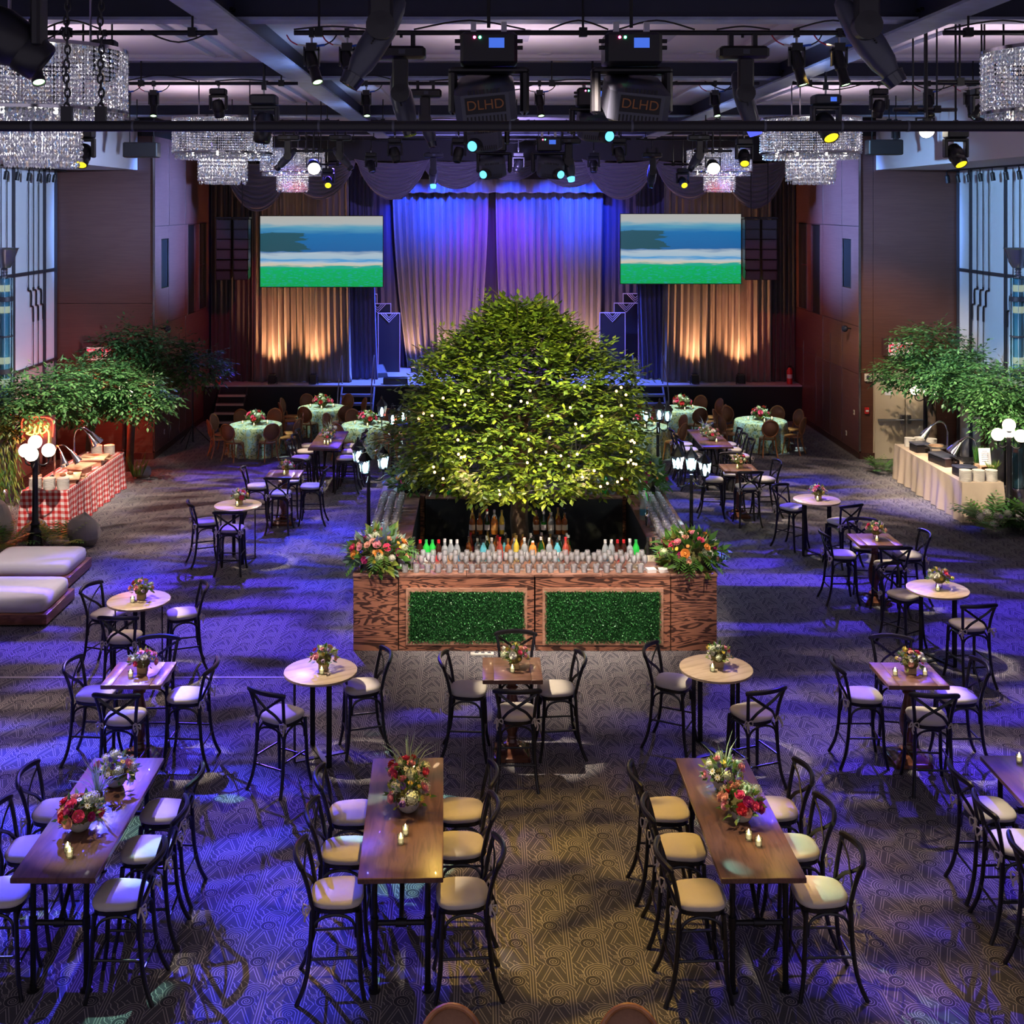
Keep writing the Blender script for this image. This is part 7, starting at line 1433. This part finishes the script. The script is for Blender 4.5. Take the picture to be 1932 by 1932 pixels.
def projector(px, Y, Z, label, s=1.0, d=(0.5, -0.3, -0.6), lens='lens_cyan', flip=1, logo=True):
    t = thing('projector_light', label, 'stage light', (X(px, Y), Y, Z), 0, 'large projector lights'); t.scale = (s,)*3; drop(t, Y, Z, s)
    for q in (-0.14, 0.14): MB().b2(q-0.025, q+0.025, -0.035, 0.035, -0.06, 0.05).build('clamp', 'brushed_steel', t)
    b_ = MB().bev(-0.26, 0.26, -0.20, 0.20, -0.36, -0.06, 0.03).build('base', 'black_plastic', t); MB().b2(0.0, 0.14, -0.205, -0.20, -0.21, -0.12).build('display', 'lcd_blue', b_)
    MB().ball((-0.13, -0.205, -0.115), 0.013, 8, 5).build('status_light', 'led_red', b_); MB().ball((-0.08, -0.205, -0.115), 0.013, 8, 5).build('status_light', 'led_green', b_)
    for q in (-1, 1):
        for z in (-0.14, -0.20): MB().lathe([(0.02, 0), (0.02, 0.05)], 8, (q*0.26, -0.12, z), rot=Matrix.Rotation(q*PI/2, 3, 'Y')).build('knob', 'black_metal', b_)
    yk = MB(); yk.bev(-0.37, 0.37, -0.10, 0.10, -0.43, -0.37, 0.02)
    for q in (-1, 1): yk.bev(*sorted((q*0.29, q*0.37)), -0.10, 0.10, -0.80, -0.40, 0.025)
    yk.build('yoke', 'black_plastic', t)
    R = Matrix.Rotation(0.30, 3, 'X') @ Matrix.Rotation(flip*0.10, 3, 'Y'); c = Vector((flip*0.03, -0.02, -0.655))
    hd = thing_part = MB().bev(-0.275, 0.275, -0.36, 0.34, -0.20, 0.18, 0.06)
    for i in range(len(hd.v)): hd.v[i] = tuple(R @ Vector(hd.v[i])+c)
    hd = hd.build('head', 'rig_grey', t)
    if logo:
        MB().box(R @ Vector((0, -0.362, 0.02))+c, (0.36, 0.006, 0.15), rot=R).build('name_plate', 'dark_recess', hd)
        text('lettering', 'DLHD', 0.125, 'orange_print', hd, R @ Vector((0, -0.368, 0.02))+c, (R @ Matrix.Rotation(PI/2, 3, 'X')).to_euler(), 0.002)
    for k in range(11): MB().box(R @ Vector((-0.17+k*0.034, -0.362, -0.115))+c, (0.014, 0.006, 0.07), rot=R).build('vent_slot', 'dark_recess', hd)
    for k in range(9): MB().box(R @ Vector((-0.14+k*0.034, -0.355, 0.14))+c, (0.014, 0.012, 0.04), rot=R).build('vent_slot', 'dark_recess', hd)
    if logo: MB().lathe([(0.12, 0.0), (0.12, 0.06), (0.10, 0.06), (0.0, 0.05)], 18, R @ Vector((flip*0.05, 0.1, -0.20))+c, rot=rot_to((0.25*flip, -0.4, -1))).build('lens', 'lens_dark', hd)
    else:
        Q = rot_to((0.5*flip, -1, -0.25)); q0 = R @ Vector((flip*0.16, -0.34, -0.06))+c
        MB().lathe([(0.12, -0.05), (0.12, 0.05), (0.10, 0.10), (0.085, 0.10)], 18, q0, rot=Q).build('lens_ring', 'black_plastic', hd); MB().lathe([(0.0, 0.108), (0.082, 0.104)], 16, q0, rot=Q).build('lens', lens, hd)
Rn = random.Random(6)
# nearest row, partly out of frame
sleek_head(722, 8.2, 8.16, (-0.50, -0.1, -0.85), 'big streamlined lamp head at the top, left of centre', 0.98, 'lens_dark'); sleek_head(1622, 8.2, 8.16, (0.55, -0.1, -0.85), 'big streamlined lamp head at the top, right of centre', 0.98, 'lens_dark')
yoke_head(12, 8.1, 8.16, (0.75, 0.25, -0.6), 'large black moving head cut off by the top left corner', 1.5)
pipe(-4.5, 4.8, 8.2, 8.16, 'near overhead pipe above the top edge', hang=True, cable=False)
# row A
D = (0.25, -0.45, -0.85)
for px, d, lb in ((588, (0.3, -0.4, -0.9), 'small spotlight with green-white lens left of the long beam'), (655, (0.25, -0.35, -0.9), 'small spotlight tucked behind the big streamlined head'), (1503, (0.2, -0.2, -0.95), 'small black spotlight near the right beam, inner of two'), (1583, (0.2, -0.2, -0.95), 'small black spotlight near the right beam, outer of two')): tube_spot(px, YA, ZA, d, lb, 'lens_green', 1.05)
tube_spot(62, 10.6, 7.95, (0.35, -0.4, -0.85), 'small green-lit spotlight before the nearest chandelier', 'lens_green', 1.1)
yoke_head(198, YA, ZA, (0.1, 0.3, -0.9), 'dark moving head hanging behind the two chains', 0.75)
sleek_head(757, YA, ZA-0.05, (0.22, -0.15, -0.95), 'streamlined lamp head left of the projector lights', 0.92, 'lens_dark'); sleek_head(1401, YA, ZA-0.05, (0.28, -0.1, -0.92), 'streamlined lamp head right of the projector lights', 0.92, 'lens_blue')
projector(922, 11.0, 7.98, 'large projector light marked DLHD, left of centre', 1.0, flip=-1); projector(1191, 11.0, 7.98, 'large projector light marked DLHD, right of centre', 1.0, flip=1)
# row B
for px, lb in ((237, 'small spotlight at the rim of the nearest chandelier'), (290, 'small green-lit spotlight between the left chandeliers'), (691, 'small green-lit spotlight right of the left long beam'), (1018, 'small green-lit spotlight between the projector lights'), (1349, 'small green-lit spotlight on the right long beam'), (1752, 'small unlit spotlight at right, inner of two'), (1828, 'small unlit spotlight at right, outer of two')): tube_spot(px, YBR, ZBR, (0.08 if px < 1700 else 0.02, -0.35, -0.9), lb, 'lens_green' if px < 1700 else 'lens_dark', 1.0)
yoke_head(412, YBR, ZBR, (0.1, 0.2, -0.9), 'small dark moving head above the left chandelier', 0.8); yoke_head(1658, YBR, ZBR, (-0.1, 0.2, -0.9), 'small dark moving head above the right chandelier', 0.8)
yoke_head(498, 17.0, 8.05, (-0.1, -0.2, -0.9), 'large dark moving head right of the left chandelier', 1.25); yoke_head(1558, 17.0, 8.05, (0.15, -0.6, -0.75), 'large moving head with blue display and yellow lens', 1.25, 'lens_yellow', lcd=True)
sleek_head(803, YBR, ZBR, (0.25, -0.1, -0.9), 'smaller streamlined lamp head in the second row', 0.9, 'lens_dark')
projector(1118, 18.2, ZBR, 'projector light with cyan lens below the thick pipe, right', 0.95, flip=1, logo=False); projector(918, 18.2, ZBR-0.15, 'projector light with cyan lens below the thick pipe, left', 0.95, flip=-1, logo=False)
projector(932, YC, ZC-0.28, 'farther projector light with cyan lens, left of two', 1.0, flip=-1, logo=False); projector(1035, YC, ZC-0.28, 'farther projector light with cyan lens, right of two', 1.0, flip=1, logo=False)
# row C and D
for px, d, lens, lb in ((157, (0.0, -0.6, -0.8), 'lens_yellow', 'yellow-lensed moving head before the left brown wall'), (1803, (0.2, -0.6, -0.8), 'lens_yellow', 'yellow-lensed moving head before the right windows'), (1404, (-0.1, -0.7, -0.7), 'lens_yellow', 'yellow-lensed moving head beside the right chandelier')):
    yoke_head(px, 14.5 if px in (157, 1803) else YC, 7.35 if px in (157, 1803) else ZC-0.25, d, lb, 0.85 if px in (157, 1803) else 1.1, lens)
for px, lb in ((157, 'left'), (1803, 'right')):
    Y = 14.5; pipe(X(px, Y)-0.6, X(px, Y)+0.6, Y, 7.35, 'short low pipe holding a yellow-lensed head, %s' % lb, hang=True, cable=False)
for px, Y, z, lb in ((592, YC, ZC-0.62, 'dazzling white lamp above the left video wall'), (1345, YC, ZC-0.62, 'dazzling white lamp above the right video wall'), (1745, 15.0, 7.55, 'dazzling white lamp above the right soffit')):
    par_can(px, Y, z, (0.15 if px < 900 else -0.05, -0.8, -0.35), lb, 1.25 if Y > 20 else 0.9); xx = X(px, Y); pipe(xx-0.4, xx+0.4, Y, z, 'short pipe arm above the %s' % lb.replace('dazzling ', ''), hang=True, cable=False)
for px, d, lb in ((545, (-0.6, -0.3, -0.7), 'dark moving head before the left small chandelier'), (642, (0.6, -0.2, -0.7), 'dark moving head right of the left white lamp'), (1318, (-0.5, -0.4, -0.7), 'dark moving head left of the right white lamp')): sleek_head(px, YC, ZC-0.2, d, lb, 0.85, 'lens_dark')
for px, lb in ((619, 'small yellow lens above the left swags'), (1288, 'small yellow lens above the right swags')): yoke_head(px, YD, ZD-0.65, (0.1, -0.8, -0.5), 'far moving head, ' + lb, 1.0, 'lens_yellow'); xx = X(px, YD); pipe(xx-0.5, xx+0.5, YD, ZD-0.65, 'short far pipe carrying the ' + lb, hang=True, cable=False)
for k, (px, lb) in enumerate(((700, 'leftmost'), (745, 'second'), (818, 'third'), (865, 'fourth'), (978, 'middle one'), (1072, 'sixth'), (1120, 'seventh'), (1168, 'eighth'), (1230, 'rightmost'))):
    (sleek_head if k % 3 == 2 else yoke_head)(px, YC if k % 2 else YD, (ZC if k % 2 else ZD)-0.25, (Rn.uniform(-.4, .4), -0.3, -0.9), 'dark distant stage light over the stage front, %s' % lb, 0.95, 'lens_dark' if k not in (2, 5) else 'lens_cyan')
for px, lb in ((338, 'one'), (395, 'two'), (448, 'three')): tube_spot(px, YC, ZC, (0.1, -0.4, -0.9), 'small black spotlight before the left chandelier, %s' % {'one': 'leftmost', 'two': 'middle', 'three': 'rightmost'}[lb], 'lens_dark', 1.1)
for px, lb in ((1470, 'inner'), (1610, 'middle'), (1690, 'outer')): tube_spot(px, YC, ZC, (-0.1, -0.4, -0.9), 'small black spotlight before the right chandelier, %s' % lb, 'lens_dark', 1.1)
yoke_head(1852, 13.6, 7.75, (-0.6, -0.2, -0.7), 'small tilted theatre lamp at the right above the windows', 0.7); pipe(X(1852, 13.6)-0.5, X(1852, 13.6)+0.5, 13.6, 7.75, 'short pipe above the tilted theatre lamp at right', hang=True, cable=False)
# flat wall loudspeakers near the ceiling
for px0, px1, py0, py1, lb in ((231, 296, 268, 297, 'left'), (1640, 1705, 263, 292, 'right')):
    Y = 24.0; a, b_ = PP(px0, py1, Y), PP(px1, py0, Y); t = thing('hanging_speaker', 'flat black loudspeaker box hung below the ceiling at %s' % lb, 'loudspeaker', ((a.x+b_.x)/2, Y, a.z)); hw = (b_.x-a.x)/2; h = b_.z-a.z
    MB().bev(-hw, hw, 0, 0.3, 0, h, 0.02).build('cabinet', 'black_plastic', t); MB().b2(-hw+0.03, hw-0.03, -0.012, 0, 0.03, h-0.03).build('grille', 'dark_recess', t)
    for q in (-0.7, 0.7): MB().tube([(q*hw, 0.15, h), (q*hw, 0.15, 8.58-a.z)], 0.012, 6).build('hanging_cable', 'black_metal', t)
# track lights along the window heads
for s, pxs in ((-1, (13, 34, 56, 75, 93, 104)), (1, (1786, 1806, 1827, 1849, 1872, 1897, 1922))):
    x = CX+s*(XW-0.28); tr = thing('track_rail', 'thin black light track along the top of the %s windows' % SIDE[s], 'light track', (x, 26.5, 7.2)); MB().b2(-0.02, 0.02, -5, 3.3, 0.01, 0.05).build('rail', 'black_metal', tr)
    for k, px in enumerate(pxs):
        Y = abs(x*FPX/(px-VX)); t = thing('track_light', 'small black track light over the %s windows, number %s from the corner' % (SIDE[s], ['six', 'five', 'four', 'three', 'two', 'one'][k] if s < 0 else ['one', 'two', 'three', 'four', 'five', 'six', 'seven'][k]), 'track light', (x, Y, 7.2), 0, 'window track lights')
        MB().tube([(0, 0, 0.012), (0, 0, -0.08)], 0.012, 6).build('stem', 'black_metal', t); MB().lathe([(0.02, 0.0), (0.05, -0.02), (0.05, -0.2), (0.04, -0.2), (0, -0.18)], 12, (0, 0, -0.08), rot=Matrix.Rotation(s*-0.15, 3, 'Y')).build('can', 'black_plastic', t)
# flat bits on the carpet
t = thing('floor_strip', 'pale thin flat strip lying across the carpet at left', 'cable cover', (-4.6, 16.03, 0)); MB().b2(-2.1, 2.0, -0.025, 0.025, 0.001, 0.006).build('strip', 'soffit_paint', t); MB().b2(-2.1, 2.0, -0.008, 0.008, 0.006, 0.010).build('ridge', 'linen_pad', t)  # thin pale strip with a narrow ridge along it
t = thing('power_strip', 'small white box on the carpet before the bar', 'power strip', (0.03, 16.85, 0)); MB().bev(-0.16, 0.17, -0.04, 0.04, 0.002, 0.03, 0.005).build('housing', 'plate_white', t)
for k in range(3): MB().b2(-0.10+k*0.09, -0.05+k*0.09, -0.02, 0.02, 0.03, 0.032).build('socket', 'rig_grey', t)
